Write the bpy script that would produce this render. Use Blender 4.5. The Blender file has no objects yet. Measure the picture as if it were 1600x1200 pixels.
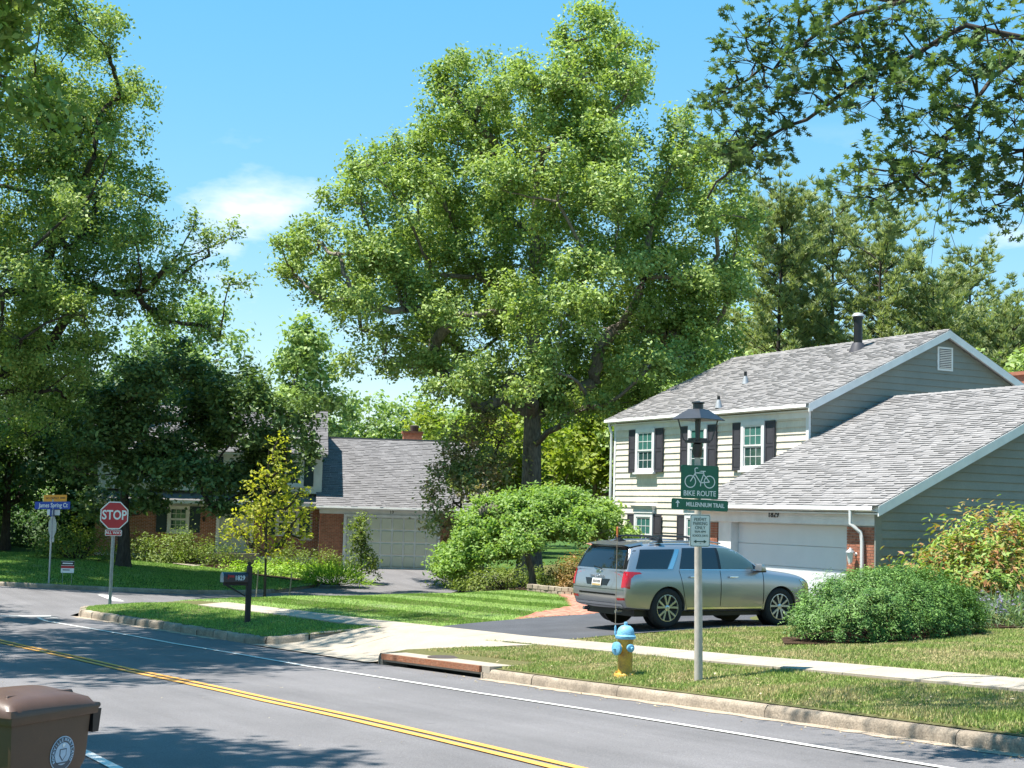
import bpy, bmesh, math, random
import numpy as np
from mathutils import Matrix, Vector

scene = bpy.context.scene
COL = scene.collection

# ------------------------------------------------------------------ camera
CAM_Z = 3.1
pitch, roll, yaw = math.radians(4.87), math.radians(1.515), math.radians(-62.67)
_f = Vector((math.sin(yaw) * math.cos(pitch), math.cos(yaw) * math.cos(pitch), math.sin(pitch)))
_r = Vector((math.cos(yaw), -math.sin(yaw), 0))
_u = _r.cross(_f)
_r2 = math.cos(roll) * _r + math.sin(roll) * _u
_u2 = -math.sin(roll) * _r + math.cos(roll) * _u
cam_data = bpy.data.cameras.new('camera')
cam_data.sensor_width = 36.0
cam_data.lens = 53.0
cam_data.clip_start = 0.1
cam_data.clip_end = 3000
cam = bpy.data.objects.new('camera', cam_data)
COL.objects.link(cam)
cam.matrix_world = Matrix(((_r2.x, _u2.x, -_f.x, 0), (_r2.y, _u2.y, -_f.y, 0), (_r2.z, _u2.z, -_f.z, CAM_Z), (0, 0, 0, 1)))
scene.camera = cam

# ------------------------------------------------------------------ sky and sun
SUN_EL = math.radians(68.5)
SUN_DIR = Vector((-0.33, -0.945, 0)).normalized()            # horizontal direction towards the sun
world = bpy.data.worlds.new('World')
scene.world = world
world.use_nodes = True
wn, wl = world.node_tree.nodes, world.node_tree.links
bg = wn['Background']
sky = wn.new('ShaderNodeTexSky')
sky.sky_type = 'NISHITA'
sky.sun_disc = False
sky.sun_elevation = SUN_EL
sky.sun_rotation = math.atan2(SUN_DIR.x, SUN_DIR.y)
sky.air_density = 1.0
sky.dust_density = 0.0
sky.ozone_density = 3.0
bg.inputs['Strength'].default_value = 0.10
# deep, even blue of a clear early summer noon
gam = wn.new('ShaderNodeGamma'); gam.inputs['Gamma'].default_value = 0.36
hsv = wn.new('ShaderNodeHueSaturation'); hsv.inputs['Saturation'].default_value = 2.5; hsv.inputs['Value'].default_value = 2.45; hsv.inputs['Hue'].default_value = 0.49
wl.new(sky.outputs['Color'], gam.inputs['Color']); wl.new(gam.outputs['Color'], hsv.inputs['Color'])
# thin fair weather clouds low in the sky
tc = wn.new('ShaderNodeTexCoord')
mp = wn.new('ShaderNodeMapping'); mp.inputs['Scale'].default_value = (1.0, 1.0, 2.6)
nz = wn.new('ShaderNodeTexNoise'); nz.inputs['Scale'].default_value = 5.5; nz.inputs['Detail'].default_value = 7; nz.inputs['Roughness'].default_value = 0.58
rmp = wn.new('ShaderNodeValToRGB')
rmp.color_ramp.elements[0].position = 0.575; rmp.color_ramp.elements[1].position = 0.76
sep = wn.new('ShaderNodeSeparateXYZ')
low = wn.new('ShaderNodeMapRange'); low.inputs['From Min'].default_value = 0.255; low.inputs['From Max'].default_value = 0.19
mul = wn.new('ShaderNodeMath'); mul.operation = 'MULTIPLY'
mix = wn.new('ShaderNodeMixRGB'); mix.inputs['Color2'].default_value = (5.2, 5.5, 5.9, 1)
wl.new(tc.outputs['Generated'], mp.inputs['Vector']); wl.new(mp.outputs['Vector'], nz.inputs['Vector'])
mp.inputs['Location'].default_value = (4.228, 4.563, -4.256)
wl.new(nz.outputs['Fac'], rmp.inputs['Fac'])
wl.new(tc.outputs['Generated'], sep.inputs['Vector']); wl.new(sep.outputs['Z'], low.inputs['Value'])
wl.new(rmp.outputs['Color'], mul.inputs[0]); wl.new(low.outputs['Result'], mul.inputs[1])
wl.new(mul.outputs[0], mix.inputs['Fac']); wl.new(hsv.outputs['Color'], mix.inputs['Color1'])
wl.new(mix.outputs['Color'], bg.inputs['Color'])

sun_data = bpy.data.lights.new('sun', 'SUN')
sun_data.energy = 4.8
sun_data.angle = math.radians(0.53)
sun_data.color = (1.0, 0.955, 0.88)
sun = bpy.data.objects.new('sun', sun_data)
COL.objects.link(sun)
_to = Vector((SUN_DIR.x * math.cos(SUN_EL), SUN_DIR.y * math.cos(SUN_EL), math.sin(SUN_EL)))
sun.rotation_euler = _to.to_track_quat('Z', 'Y').to_euler()
sun.location = _to * 60

scene.view_settings.view_transform = 'Standard'
scene.view_settings.look = 'None'
scene.view_settings.gamma = 1.0
scene.view_settings.exposure = 1.27
scene.view_settings.use_curve_mapping = False
try:
    scene.cycles.max_bounces = 4
    scene.cycles.diffuse_bounces = 2
    scene.cycles.glossy_bounces = 2
    scene.cycles.transmission_bounces = 2
    scene.cycles.transparent_max_bounces = 4
except Exception:
    pass

# ------------------------------------------------------------------ helpers
RND = random.Random(7)


def tag(o, label=None, cat=None, group=None, kind=None):
    if label: o['label'] = label
    if cat: o['category'] = cat
    if group: o['group'] = group
    if kind: o['kind'] = kind
    return o


def thing(name, loc, rotz=0.0, label=None, cat=None, group=None, kind=None):
    o = bpy.data.objects.new(name, None)
    COL.objects.link(o)
    o.empty_display_size = 0.2
    o.location = loc
    o.rotation_euler = (0, 0, rotz)
    return tag(o, label, cat, group, kind)


def link(name, me, mat=None, parent=None, smooth=False):
    o = bpy.data.objects.new(name, me)
    COL.objects.link(o)
    if mat is not None and not me.materials:
        me.materials.append(mat)
    if parent is not None:
        o.parent = parent
    if smooth:
        me.polygons.foreach_set('use_smooth', np.ones(len(me.polygons), dtype=bool))
    return o


def fastmesh(name, verts, faces_n, loops, tint=None):
    """verts (N,3); faces_n = corner count per face (array); loops = vertex indices."""
    me = bpy.data.meshes.new(name)
    verts = np.asarray(verts, dtype=np.float32)
    loops = np.asarray(loops, dtype=np.int32)
    faces_n = np.asarray(faces_n, dtype=np.int32)
    me.vertices.add(len(verts)); me.vertices.foreach_set('co', verts.ravel())
    me.loops.add(len(loops)); me.loops.foreach_set('vertex_index', loops)
    me.polygons.add(len(faces_n))
    starts = np.concatenate(([0], np.cumsum(faces_n)[:-1])).astype(np.int32)
    me.polygons.foreach_set('loop_start', starts)
    me.polygons.foreach_set('loop_total', faces_n)
    if tint is not None:
        a = me.attributes.new('tint', 'FLOAT', 'FACE')
        a.data.foreach_set('value', np.asarray(tint, dtype=np.float32))
    me.update(calc_edges=True)
    me.validate()
    return me


class MB:
    """collects simple solids and links them as one mesh object"""

    def __init__(self):
        self.v = []; self.f = []; self.t = []

    def add(self, vs, fs, tint=0.5):
        n = len(self.v)
        self.v += [tuple(p) for p in vs]
        self.f += [tuple(i + n for i in f) for f in fs]
        self.t += [tint] * len(fs)
        return self

    def box(self, x0, x1, y0, y1, z0, z1, tint=0.5):
        return self.add([(x0, y0, z0), (x1, y0, z0), (x1, y1, z0), (x0, y1, z0), (x0, y0, z1), (x1, y0, z1), (x1, y1, z1), (x0, y1, z1)],
                        [(0, 3, 2, 1), (4, 5, 6, 7), (0, 1, 5, 4), (1, 2, 6, 5), (2, 3, 7, 6), (3, 0, 4, 7)], tint)

    def hexa(self, lo, hi, tint=0.5):
        """two quads lo/hi in the same winding"""
        return self.add(list(lo) + list(hi), [(0, 3, 2, 1), (4, 5, 6, 7), (0, 1, 5, 4), (1, 2, 6, 5), (2, 3, 7, 6), (3, 0, 4, 7)], tint)

    def prism(self, poly, axis, a, b, tint=0.5):
        """extrude 2-D polygon along axis ('x','y','z') from a to b"""
        def P(p, t):
            return (t, p[0], p[1]) if axis == 'x' else ((p[0], t, p[1]) if axis == 'y' else (p[0], p[1], t))
        n = len(poly)
        vs = [P(p, a) for p in poly] + [P(p, b) for p in poly]
        fs = [tuple(range(n - 1, -1, -1)), tuple(range(n, 2 * n))] + [(i, (i + 1) % n, n + (i + 1) % n, n + i) for i in range(n)]
        return self.add(vs, fs, tint)

    def tube(self, path, rad, sides=8, cap=True, tint=0.5):
        path = [Vector(p) for p in path]
        if not hasattr(rad, '__len__'): rad = [rad] * len(path)
        vs = []; fs = []
        up = Vector((0, 0, 1))
        for i, p in enumerate(path):
            d = (path[min(i + 1, len(path) - 1)] - path[max(i - 1, 0)]).normalized()
            ref = up if abs(d.z) < 0.9 else Vector((1, 0, 0))
            a = d.cross(ref).normalized(); b = a.cross(d)
            for k in range(sides):
                t = 2 * math.pi * k / sides
                vs.append(p + (a * math.cos(t) + b * math.sin(t)) * rad[i])
        for i in range(len(path) - 1):
            for k in range(sides):
                k2 = (k + 1) % sides
                fs.append((i * sides + k, i * sides + k2, (i + 1) * sides + k2, (i + 1) * sides + k))
        if cap:
            fs.append(tuple(range(sides))); m = (len(path) - 1) * sides
            fs.append(tuple(m + k for k in range(sides - 1, -1, -1)))
        return self.add(vs, fs, tint)

    def lathe(self, prof, c=(0, 0, 0), axis='z', sides=24, tint=0.5):
        """prof: list of (radius, height)"""
        vs = []; fs = []
        for r, h in prof:
            for k in range(sides):
                t = 2 * math.pi * k / sides
                a, b = r * math.cos(t), r * math.sin(t)
                p = (a, b, h) if axis == 'z' else ((h, a, b) if axis == 'x' else (b, h, a))
                vs.append((p[0] + c[0], p[1] + c[1], p[2] + c[2]))
        for i in range(len(prof) - 1):
            for k in range(sides):
                k2 = (k + 1) % sides
                fs.append((i * sides + k, i * sides + k2, (i + 1) * sides + k2, (i + 1) * sides + k))
        fs.append(tuple(range(sides - 1, -1, -1))); m = (len(prof) - 1) * sides
        fs.append(tuple(m + k for k in range(sides)))
        return self.add(vs, fs, tint)

    def xf(self, M):
        self.v = [tuple(M @ Vector(p)) for p in self.v]
        return self

    def build(self, name, mat, parent=None, smooth=False, bevel=0.0, angle=40, loc=None):
        me = bpy.data.meshes.new(name)
        me.from_pydata(self.v, [], self.f)
        a = me.attributes.new('tint', 'FLOAT', 'FACE')
        if bevel <= 0:
            a.data.foreach_set('value', np.array(self.t, dtype=np.float32))
        bm = bmesh.new(); bm.from_mesh(me)
        bmesh.ops.recalc_face_normals(bm, faces=bm.faces)
        if bevel > 0:
            ed = [e for e in bm.edges if len(e.link_faces) == 2 and e.calc_face_angle(0) > 0.5]
            bmesh.ops.bevel(bm, geom=ed, offset=bevel, segments=2, affect='EDGES', profile=0.6)
        if smooth:
            for f in bm.faces: f.smooth = True
            for e in bm.edges:
                if len(e.link_faces) == 2 and e.calc_face_angle(0) > math.radians(angle): e.smooth = False
        bm.to_mesh(me); bm.free()
        o = link(name, me, mat, parent)
        if loc is not None: o.location = loc
        return o


def text_mesh(s, size, extrude=0.003, font_bold=0.0, sx=1.0, align='CENTER'):
    cu = bpy.data.curves.new('lettering', 'FONT')
    cu.body = s; cu.size = size; cu.extrude = extrude; cu.align_x = align; cu.align_y = 'CENTER'
    cu.offset = font_bold; cu.resolution_u = 3
    ob = bpy.data.objects.new('lettering_source', cu)
    me = bpy.data.meshes.new_from_object(ob)
    bpy.data.objects.remove(ob)
    bpy.data.curves.remove(cu)
    if sx != 1.0: me.transform(Matrix.Diagonal((sx, 1, 1, 1)))
    me.name = 'lettering'
    return me


def lettering(s, size, M, mat, parent, name='lettering', bold=0.0, sx=1.0, extrude=0.002):
    """flat text in the XY plane carried by matrix M into the parent's frame"""
    me = text_mesh(s, size, extrude, bold, sx)
    me.transform(M)
    me.materials.clear()
    return link(name, me, mat, parent)


def frame(o, x, y):
    """matrix with local x, y axes and origin o"""
    x = Vector(x).normalized(); y = Vector(y).normalized(); z = x.cross(y)
    return Matrix(((x.x, y.x, z.x, o[0]), (x.y, y.y, z.y, o[1]), (x.z, y.z, z.z, o[2]), (0, 0, 0, 1)))


# ------------------------------------------------------------------ materials
def new_mat(name):
    m = bpy.data.materials.new(name); m.use_nodes = True
    return m, m.node_tree.nodes, m.node_tree.links, m.node_tree.nodes['Principled BSDF']


def mat(name, c, rough=0.6, metal=0.0, var=0.0, scale=6.0, var2=0.0, scale2=80.0, bump=0.0, bscale=60.0, spec=0.5, coat=0.0, c2=None, tint=0.0, detail=5.0, stretch=None):
    """plain procedural surface: two noises modulate the colour, a third gives relief; 'tint' is per-piece variation"""
    m, N, Lk, b = new_mat(name)
    b.inputs['Roughness'].default_value = rough
    b.inputs['Metallic'].default_value = metal
    b.inputs['Specular IOR Level'].default_value = spec
    if coat: b.inputs['Coat Weight'].default_value = coat; b.inputs['Coat Roughness'].default_value = 0.05
    c = tuple(c) + (1,)
    geo = N.new('ShaderNodeNewGeometry')
    vec = geo.outputs['Position']
    if stretch:
        mpn = N.new('ShaderNodeMapping'); mpn.inputs['Scale'].default_value = stretch
        Lk.new(vec, mpn.inputs['Vector']); vec = mpn.outputs['Vector']
    col = N.new('ShaderNodeRGB'); col.outputs[0].default_value = c
    out = col.outputs[0]
    def modulate(out, fac_socket, amt, other=None):
        if other is None:
            mr = N.new('ShaderNodeMapRange'); mr.inputs['From Min'].default_value = 0.3; mr.inputs['From Max'].default_value = 0.7
            mr.inputs['To Min'].default_value = 1 - amt; mr.inputs['To Max'].default_value = 1 + amt
            Lk.new(fac_socket, mr.inputs['Value'])
            vm = N.new('ShaderNodeVectorMath'); vm.operation = 'SCALE'
            Lk.new(out, vm.inputs[0]); Lk.new(mr.outputs['Result'], vm.inputs['Scale'])
            return vm.outputs['Vector']
        mr = N.new('ShaderNodeMapRange'); mr.inputs['From Min'].default_value = 0.42; mr.inputs['From Max'].default_value = 0.66
        mr.inputs['To Max'].default_value = amt
        Lk.new(fac_socket, mr.inputs['Value'])
        mx = N.new('ShaderNodeMixRGB'); mx.inputs['Color2'].default_value = tuple(other) + (1,)
        Lk.new(mr.outputs['Result'], mx.inputs['Fac']); Lk.new(out, mx.inputs['Color1'])
        return mx.outputs['Color']
    if var or c2:
        n1 = N.new('ShaderNodeTexNoise'); n1.inputs['Scale'].default_value = scale; n1.inputs['Detail'].default_value = detail; n1.inputs['Roughness'].default_value = 0.6
        Lk.new(vec, n1.inputs['Vector'])
        out = modulate(out, n1.outputs['Fac'], var, c2)
    if var2:
        n2 = N.new('ShaderNodeTexNoise'); n2.inputs['Scale'].default_value = scale2; n2.inputs['Detail'].default_value = 2
        Lk.new(vec, n2.inputs['Vector'])
        out = modulate(out, n2.outputs['Fac'], var2)
    if tint:
        at = N.new('ShaderNodeAttribute'); at.attribute_name = 'tint'
        oi = N.new('ShaderNodeObjectInfo')
        ad = N.new('ShaderNodeMath'); ad.operation = 'ADD'
        Lk.new(at.outputs['Fac'], ad.inputs[0]); Lk.new(oi.outputs['Random'], ad.inputs[1])
        mr = N.new('ShaderNodeMapRange'); mr.inputs['From Max'].default_value = 2
        mr.inputs['To Min'].default_value = 1 - tint; mr.inputs['To Max'].default_value = 1 + tint
        Lk.new(ad.outputs[0], mr.inputs['Value'])
        vm = N.new('ShaderNodeVectorMath'); vm.operation = 'SCALE'
        Lk.new(out, vm.inputs[0]); Lk.new(mr.outputs['Result'], vm.inputs['Scale'])
        out = vm.outputs['Vector']
    Lk.new(out, b.inputs['Base Color'])
    if bump:
        n3 = N.new('ShaderNodeTexNoise'); n3.inputs['Scale'].default_value = bscale; n3.inputs['Detail'].default_value = 4
        Lk.new(vec, n3.inputs['Vector'])
        bp = N.new('ShaderNodeBump'); bp.inputs['Strength'].default_value = bump; bp.inputs['Distance'].default_value = 0.02
        Lk.new(n3.outputs['Fac'], bp.inputs['Height']); Lk.new(bp.outputs['Normal'], b.inputs['Normal'])
    return m


def leaf_mat(name, lo, hi, trans=0.35, rough=0.55, patch=None, pscale=0.25):
    """foliage: colour runs from lo to hi with the leaf's own tint; thin leaves let light through"""
    m, N, Lk, b = new_mat(name)
    at = N.new('ShaderNodeAttribute'); at.attribute_name = 'tint'
    mx = N.new('ShaderNodeMixRGB'); mx.inputs['Color1'].default_value = tuple(lo) + (1,); mx.inputs['Color2'].default_value = tuple(hi) + (1,)
    Lk.new(at.outputs['Fac'], mx.inputs['Fac'])
    out = mx.outputs['Color']
    if patch is not None:
        geo = N.new('ShaderNodeNewGeometry')
        n1 = N.new('ShaderNodeTexNoise'); n1.inputs['Scale'].default_value = pscale; n1.inputs['Detail'].default_value = 4
        Lk.new(geo.outputs['Position'], n1.inputs['Vector'])
        mr = N.new('ShaderNodeMapRange'); mr.inputs['From Min'].default_value = 0.45; mr.inputs['From Max'].default_value = 0.62
        Lk.new(n1.outputs['Fac'], mr.inputs['Value'])
        m2 = N.new('ShaderNodeMixRGB'); m2.inputs['Color2'].default_value = tuple(patch) + (1,)
        Lk.new(mr.outputs['Result'], m2.inputs['Fac']); Lk.new(out, m2.inputs['Color1'])
        out = m2.outputs['Color']
    Lk.new(out, b.inputs['Base Color'])
    b.inputs['Roughness'].default_value = rough
    b.inputs['Specular IOR Level'].default_value = 0.35
    tr = N.new('ShaderNodeBsdfTranslucent')
    br = N.new('ShaderNodeVectorMath'); br.operation = 'MULTIPLY'; br.inputs[1].default_value = (1.25, 1.3, 0.6)
    Lk.new(out, br.inputs[0]); Lk.new(br.outputs['Vector'], tr.inputs['Color'])
    sh = N.new('ShaderNodeMixShader'); sh.inputs['Fac'].default_value = trans
    Lk.new(b.outputs['BSDF'], sh.inputs[1]); Lk.new(tr.outputs['BSDF'], sh.inputs[2])
    Lk.new(sh.outputs['Shader'], N['Material Output'].inputs['Surface'])
    return m


def glass_mat(name, c=(0.02, 0.03, 0.035), rough=0.03, spec=0.9):
    m, N, Lk, b = new_mat(name)
    b.inputs['Base Color'].default_value = tuple(c) + (1,)
    b.inputs['Roughness'].default_value = rough
    b.inputs['Specular IOR Level'].default_value = spec
    b.inputs['IOR'].default_value = 1.6
    return m


M = {}
M['asphalt'] = mat('asphalt', (0.168, 0.160, 0.163), 0.9, var=0.16, scale=0.5, var2=0.32, scale2=55, bump=0.25, bscale=120, spec=0.3)
def road_mat():
    m, N, Lk, b = new_mat('worn road asphalt')
    geo = N.new('ShaderNodeNewGeometry')
    def noise(scale, det, vec, rough=0.6):
        n = N.new('ShaderNodeTexNoise'); n.inputs['Scale'].default_value = scale; n.inputs['Detail'].default_value = det; n.inputs['Roughness'].default_value = rough
        Lk.new(vec, n.inputs['Vector']); return n.outputs['Fac']
    def rng(s, a, b_, c, d):
        r = N.new('ShaderNodeMapRange'); r.inputs['From Min'].default_value = a; r.inputs['From Max'].default_value = b_; r.inputs['To Min'].default_value = c; r.inputs['To Max'].default_value = d
        Lk.new(s, r.inputs['Value']); return r.outputs['Result']
    def mulf(x, y):
        k = N.new('ShaderNodeMath'); k.operation = 'MULTIPLY'; Lk.new(x, k.inputs[0]); Lk.new(y, k.inputs[1]); return k.outputs[0]
    pos = geo.outputs['Position']
    mpn = N.new('ShaderNodeMapping'); mpn.inputs['Scale'].default_value = (0.10, 1.5, 1); mpn.inputs['Rotation'].default_value = (0, 0, -0.04)
    Lk.new(pos, mpn.inputs['Vector'])
    f = mulf(rng(noise(1.0, 4, mpn.outputs['Vector']), 0.3, 0.7, 0.86, 1.12), rng(noise(0.55, 5, pos), 0.3, 0.7, 0.88, 1.10))
    f = mulf(f, rng(noise(70, 2, pos), 0.3, 0.7, 0.70, 1.32))
    f = mulf(f, rng(noise(260, 1, pos), 0.62, 0.74, 1.0, 1.7))
    f = mulf(f, rng(noise(2.2, 6, pos, 0.7), 0.60, 0.72, 1.0, 0.80))
    c = N.new('ShaderNodeVectorMath'); c.operation = 'SCALE'; c.inputs[0].default_value = (0.145, 0.138, 0.140); Lk.new(f, c.inputs['Scale'])
    Lk.new(c.outputs['Vector'], b.inputs['Base Color']); b.inputs['Roughness'].default_value = 0.88; b.inputs['Specular IOR Level'].default_value = 0.3
    bp = N.new('ShaderNodeBump'); bp.inputs['Strength'].default_value = 0.3; bp.inputs['Distance'].default_value = 0.02
    Lk.new(noise(140, 3, pos), bp.inputs['Height']); Lk.new(bp.outputs['Normal'], b.inputs['Normal'])
    return m


M['asphalt'] = road_mat()
M['asphalt_new'] = mat('driveway asphalt', (0.066, 0.068, 0.076), 0.9, var=0.2, scale=0.9, var2=0.25, scale2=70, bump=0.25, bscale=120, spec=0.3)
M['concrete'] = mat('pavement concrete', (0.36, 0.31, 0.245), 0.9, var=0.12, scale=1.3, var2=0.12, scale2=45, bump=0.15, bscale=90, tint=0.08, spec=0.3)
M['kerb'] = mat('kerb concrete', (0.31, 0.255, 0.195), 0.95, var=0.28, scale=2.4, var2=0.22, scale2=35, bump=0.5, bscale=40, tint=0.22, spec=0.25)
M['dirt'] = mat('gutter grit', (0.36, 0.29, 0.22), 1.0, var=0.2, scale=5, var2=0.3, scale2=60, bump=0.3, spec=0.2)
M['line_white'] = mat('white road paint', (0.62, 0.61, 0.57), 0.7, var=0.1, scale=3, var2=0.16, scale2=40, spec=0.3)
M['line_yellow'] = mat('yellow road paint', (0.62, 0.315, 0.075), 0.7, var=0.1, scale=3, var2=0.16, scale2=40, spec=0.3)
M['soil'] = mat('lawn soil', (0.11, 0.105, 0.045), 1.0, var=0.25, scale=0.6, var2=0.3, scale2=30, bump=0.4, bscale=30, spec=0.1, c2=(0.06, 0.11, 0.022))
M['soil_far'] = mat('far lawn soil', (0.055, 0.105, 0.022), 1.0, var=0.25, scale=0.5, var2=0.3, scale2=25, bump=0.4, bscale=30, spec=0.1)
M['mulch'] = mat('bark mulch', (0.055, 0.035, 0.022), 1.0, var=0.3, scale=8, var2=0.4, scale2=40, bump=0.8, bscale=40, spec=0.1)
M['bark'] = mat('grey bark', (0.19, 0.165, 0.14), 0.95, var=0.35, scale=3, var2=0.35, scale2=16, bump=0.9, bscale=14, spec=0.15, stretch=(1, 1, 0.3))
M['bark_dark'] = mat('dark bark', (0.06, 0.05, 0.042), 0.95, var=0.3, scale=3, var2=0.3, scale2=16, bump=0.8, bscale=16, spec=0.15, stretch=(1, 1, 0.3))
M['siding'] = mat('cream siding paint', (0.69, 0.62, 0.515), 0.6, var=0.09, scale=1.4, var2=0.07, scale2=14, stretch=(1, 1, 0.35), tint=0.05, spec=0.3)
M['siding_side'] = M['siding']
M['trim'] = mat('white trim paint', (0.74, 0.735, 0.72), 0.5, var=0.09, scale=2.5, spec=0.4)
M['shutter'] = mat('charcoal shutter paint', (0.052, 0.05, 0.06), 0.55, var=0.12, scale=8, spec=0.4)
M['shutter_teal'] = mat('dark teal shutter paint', (0.025, 0.05, 0.06), 0.55, var=0.12, scale=8, spec=0.4)
M['glass'] = glass_mat('window glass', (0.03, 0.075, 0.07))
M['curtain'] = mat('teal curtain', (0.06, 0.2, 0.17), 0.8, var=0.3, scale=20, stretch=(4, 4, 0.3))
M['shingle'] = mat('weathered roof shingle', (0.235, 0.224, 0.22), 0.95, var=0.1, scale=1.0, var2=0.16, scale2=60, tint=0.18, spec=0.2)
M['shingle_dark'] = mat('grey roof shingle', (0.175, 0.168, 0.17), 0.95, var=0.1, scale=1.0, var2=0.16, scale2=40, tint=0.24, spec=0.2)
M['brick'] = mat('red brick', (0.36, 0.15, 0.095), 0.9, var=0.25, scale=7, var2=0.2, scale2=60, tint=0.4, bump=0.3, bscale=60, spec=0.2)
M['mortar'] = mat('pale mortar', (0.42, 0.36, 0.30), 0.95, var=0.15, scale=20, spec=0.2)
M['paver'] = mat('clay paver', (0.46, 0.20, 0.14), 0.9, var=0.2, scale=6, tint=0.35, spec=0.2)
M['garage_door'] = mat('garage door enamel', (0.72, 0.735, 0.74), 0.35, var=0.03, scale=2, spec=0.5)
M['black'] = mat('black enamel', (0.012, 0.012, 0.014), 0.4, var=0.2, scale=20, spec=0.5)
M['lantern'] = mat('satin black lantern metal', (0.02, 0.021, 0.027), 0.35, var=0.2, scale=10, spec=0.6)
M['rubber'] = mat('tyre rubber', (0.018, 0.018, 0.019), 0.85, var=0.2, scale=30)
M['galv'] = mat('galvanised steel', (0.38, 0.39, 0.40), 0.5, metal=0.35, var=0.15, scale=9, var2=0.1, scale2=60)
M['pole'] = mat('grey fibre pole', (0.44, 0.395, 0.335), 0.75, var=0.12, scale=4, var2=0.1, scale2=30, stretch=(1, 1, 0.4))
M['sign_green'] = mat('green sign sheeting', (0.004, 0.115, 0.068), 0.4, var=0.08, scale=6)
M['sign_white'] = mat('white sign sheeting', (0.62, 0.69, 0.66), 0.45, var=0.06, scale=5)
M['sign_red'] = mat('red sign sheeting', (0.43, 0.02, 0.028), 0.4, var=0.06, scale=6)
M['sign_blue'] = mat('blue sign sheeting', (0.012, 0.055, 0.33), 0.4, var=0.06, scale=6)
M['sign_yellow'] = mat('amber sign sheeting', (0.72, 0.31, 0.03), 0.45, var=0.06, scale=6)
M['ink_green'] = mat('green sign ink', (0.012, 0.06, 0.045), 0.6)
M['ink_white'] = mat('white sign ink', (0.72, 0.75, 0.74), 0.5)
M['ink_dark'] = mat('dark ink', (0.02, 0.02, 0.025), 0.6)
M['hyd_yellow'] = mat('yellow hydrant paint', (0.58, 0.34, 0.04), 0.55, var=0.75, scale=9, var2=0.16, scale2=45, bump=0.25, bscale=40, c2=(0.30, 0.15, 0.04))
M['hyd_blue'] = mat('light blue hydrant paint', (0.17, 0.43, 0.62), 0.55, var=0.5, scale=11, var2=0.15, scale2=50, bump=0.25, bscale=40, c2=(0.13, 0.29, 0.42))
M['bin'] = mat('brown moulded plastic', (0.085, 0.046, 0.026), 0.5, var=0.12, scale=5, var2=0.05, scale2=90, bump=0.06, bscale=150)
M['bin_lid'] = mat('brown lid plastic', (0.085, 0.046, 0.03), 0.42, var=0.12, scale=5, bump=0.05, bscale=150)
M['emblem_blue'] = mat('pale blue print', (0.36, 0.48, 0.60), 0.5, var=0.1, scale=30)
M['emblem_dark'] = mat('dark print', (0.055, 0.075, 0.10), 0.5)
M['rust'] = mat('rusted steel', (0.27, 0.10, 0.045), 0.9, var=0.4, scale=9, var2=0.4, scale2=50, bump=0.5, bscale=50, c2=(0.33, 0.20, 0.13))
M['iron'] = mat('cast iron', (0.06, 0.045, 0.038), 0.8, var=0.3, scale=20)
M['wood_post'] = mat('dark stained post', (0.04, 0.026, 0.022), 0.75, var=0.25, scale=8, stretch=(1, 1, 0.15))
M['stake'] = mat('weathered stake', (0.30, 0.24, 0.17), 0.85, var=0.25, scale=10, stretch=(1, 1, 0.2))
M['stone'] = mat('tan wall stone', (0.34, 0.28, 0.205), 0.95, var=0.25, scale=5, tint=0.3, bump=0.5, bscale=25, spec=0.2)
M['flag_orange'] = mat('orange marker', (0.6, 0.17, 0.05), 0.6)

# ------------------------------------------------------------------ shape of the land
RX = [-400, -200, -60, -45, -38, -32, -26, -20, -10, 0, 20, 200]
RZ = [-0.6, -0.2, 0.0, 0.05, 0.08, 0.13, 0.25, 0.46, 0.90, 1.35, 2.25, 5.0]


def road_z(X):
    return np.interp(X, RX, RZ)


def bend(X):
    X = np.asarray(X, dtype=float)
    a = np.clip(-14 - X, 0, 31); e = np.clip(-45 - X, 0, None)
    return 0.0043 * a * a + e * 0.2666


def sstep(t):
    t = np.clip(t, 0, 1); return t * t * (3 - 2 * t)


COURT_NEAR = np.array([(-41.2, 8.28), (-42.3, 8.75), (-43.3, 9.7), (-44.1, 11.1), (-44.9, 13.3), (-46.1, 17.0), (-49.0, 21.2), (-53.0, 24.6), (-56.8, 27.0), (-61.0, 30.6), (-66.6, 34.3)])
COURT_FAR = np.array([(-66.5, 2.2), (-60.5, 4.4), (-57.2, 7.4), (-55.2, 11.0), (-55.0, 15.0), (-56.6, 19.2), (-60.6, 22.2), (-69.6, 25.4)])


def seg_dist(P, A):
    """distance of points P (N,2) to polyline A"""
    best = np.full(len(P), 1e9)
    for a, b in zip(A[:-1], A[1:]):
        ab = b - a; t = np.clip(((P - a) @ ab) / (ab @ ab), 0, 1)
        best = np.minimum(best, np.linalg.norm(P - (a + t[:, None] * ab), axis=1))
    return best


def court_z(X, Y):
    X = np.asarray(X, float); Y = np.asarray(Y, float)
    return road_z(X) - 0.28 * sstep((Y - 8) / 10) + 0.50 * sstep((-X - 59) / 9) * sstep((Y - 16) / 8)


def lawn_z(X, Y):
    X = np.atleast_1d(np.asarray(X, float)); Y = np.atleast_1d(np.asarray(Y, float))
    d = np.clip(Y + bend(X) - 11.5, 0, None)
    a = road_z(X) + 0.15 + 0.55 * np.tanh(0.2 * d)
    dc = seg_dist(np.stack([X, Y], 1), COURT_NEAR)
    c = court_z(X, Y) + 0.13 + 0.125 * dc
    k = 0.12
    h = np.clip(0.5 + 0.5 * (c - a) / k, 0, 1)
    return c * (1 - h) + a * h - k * h * (1 - h)


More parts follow.
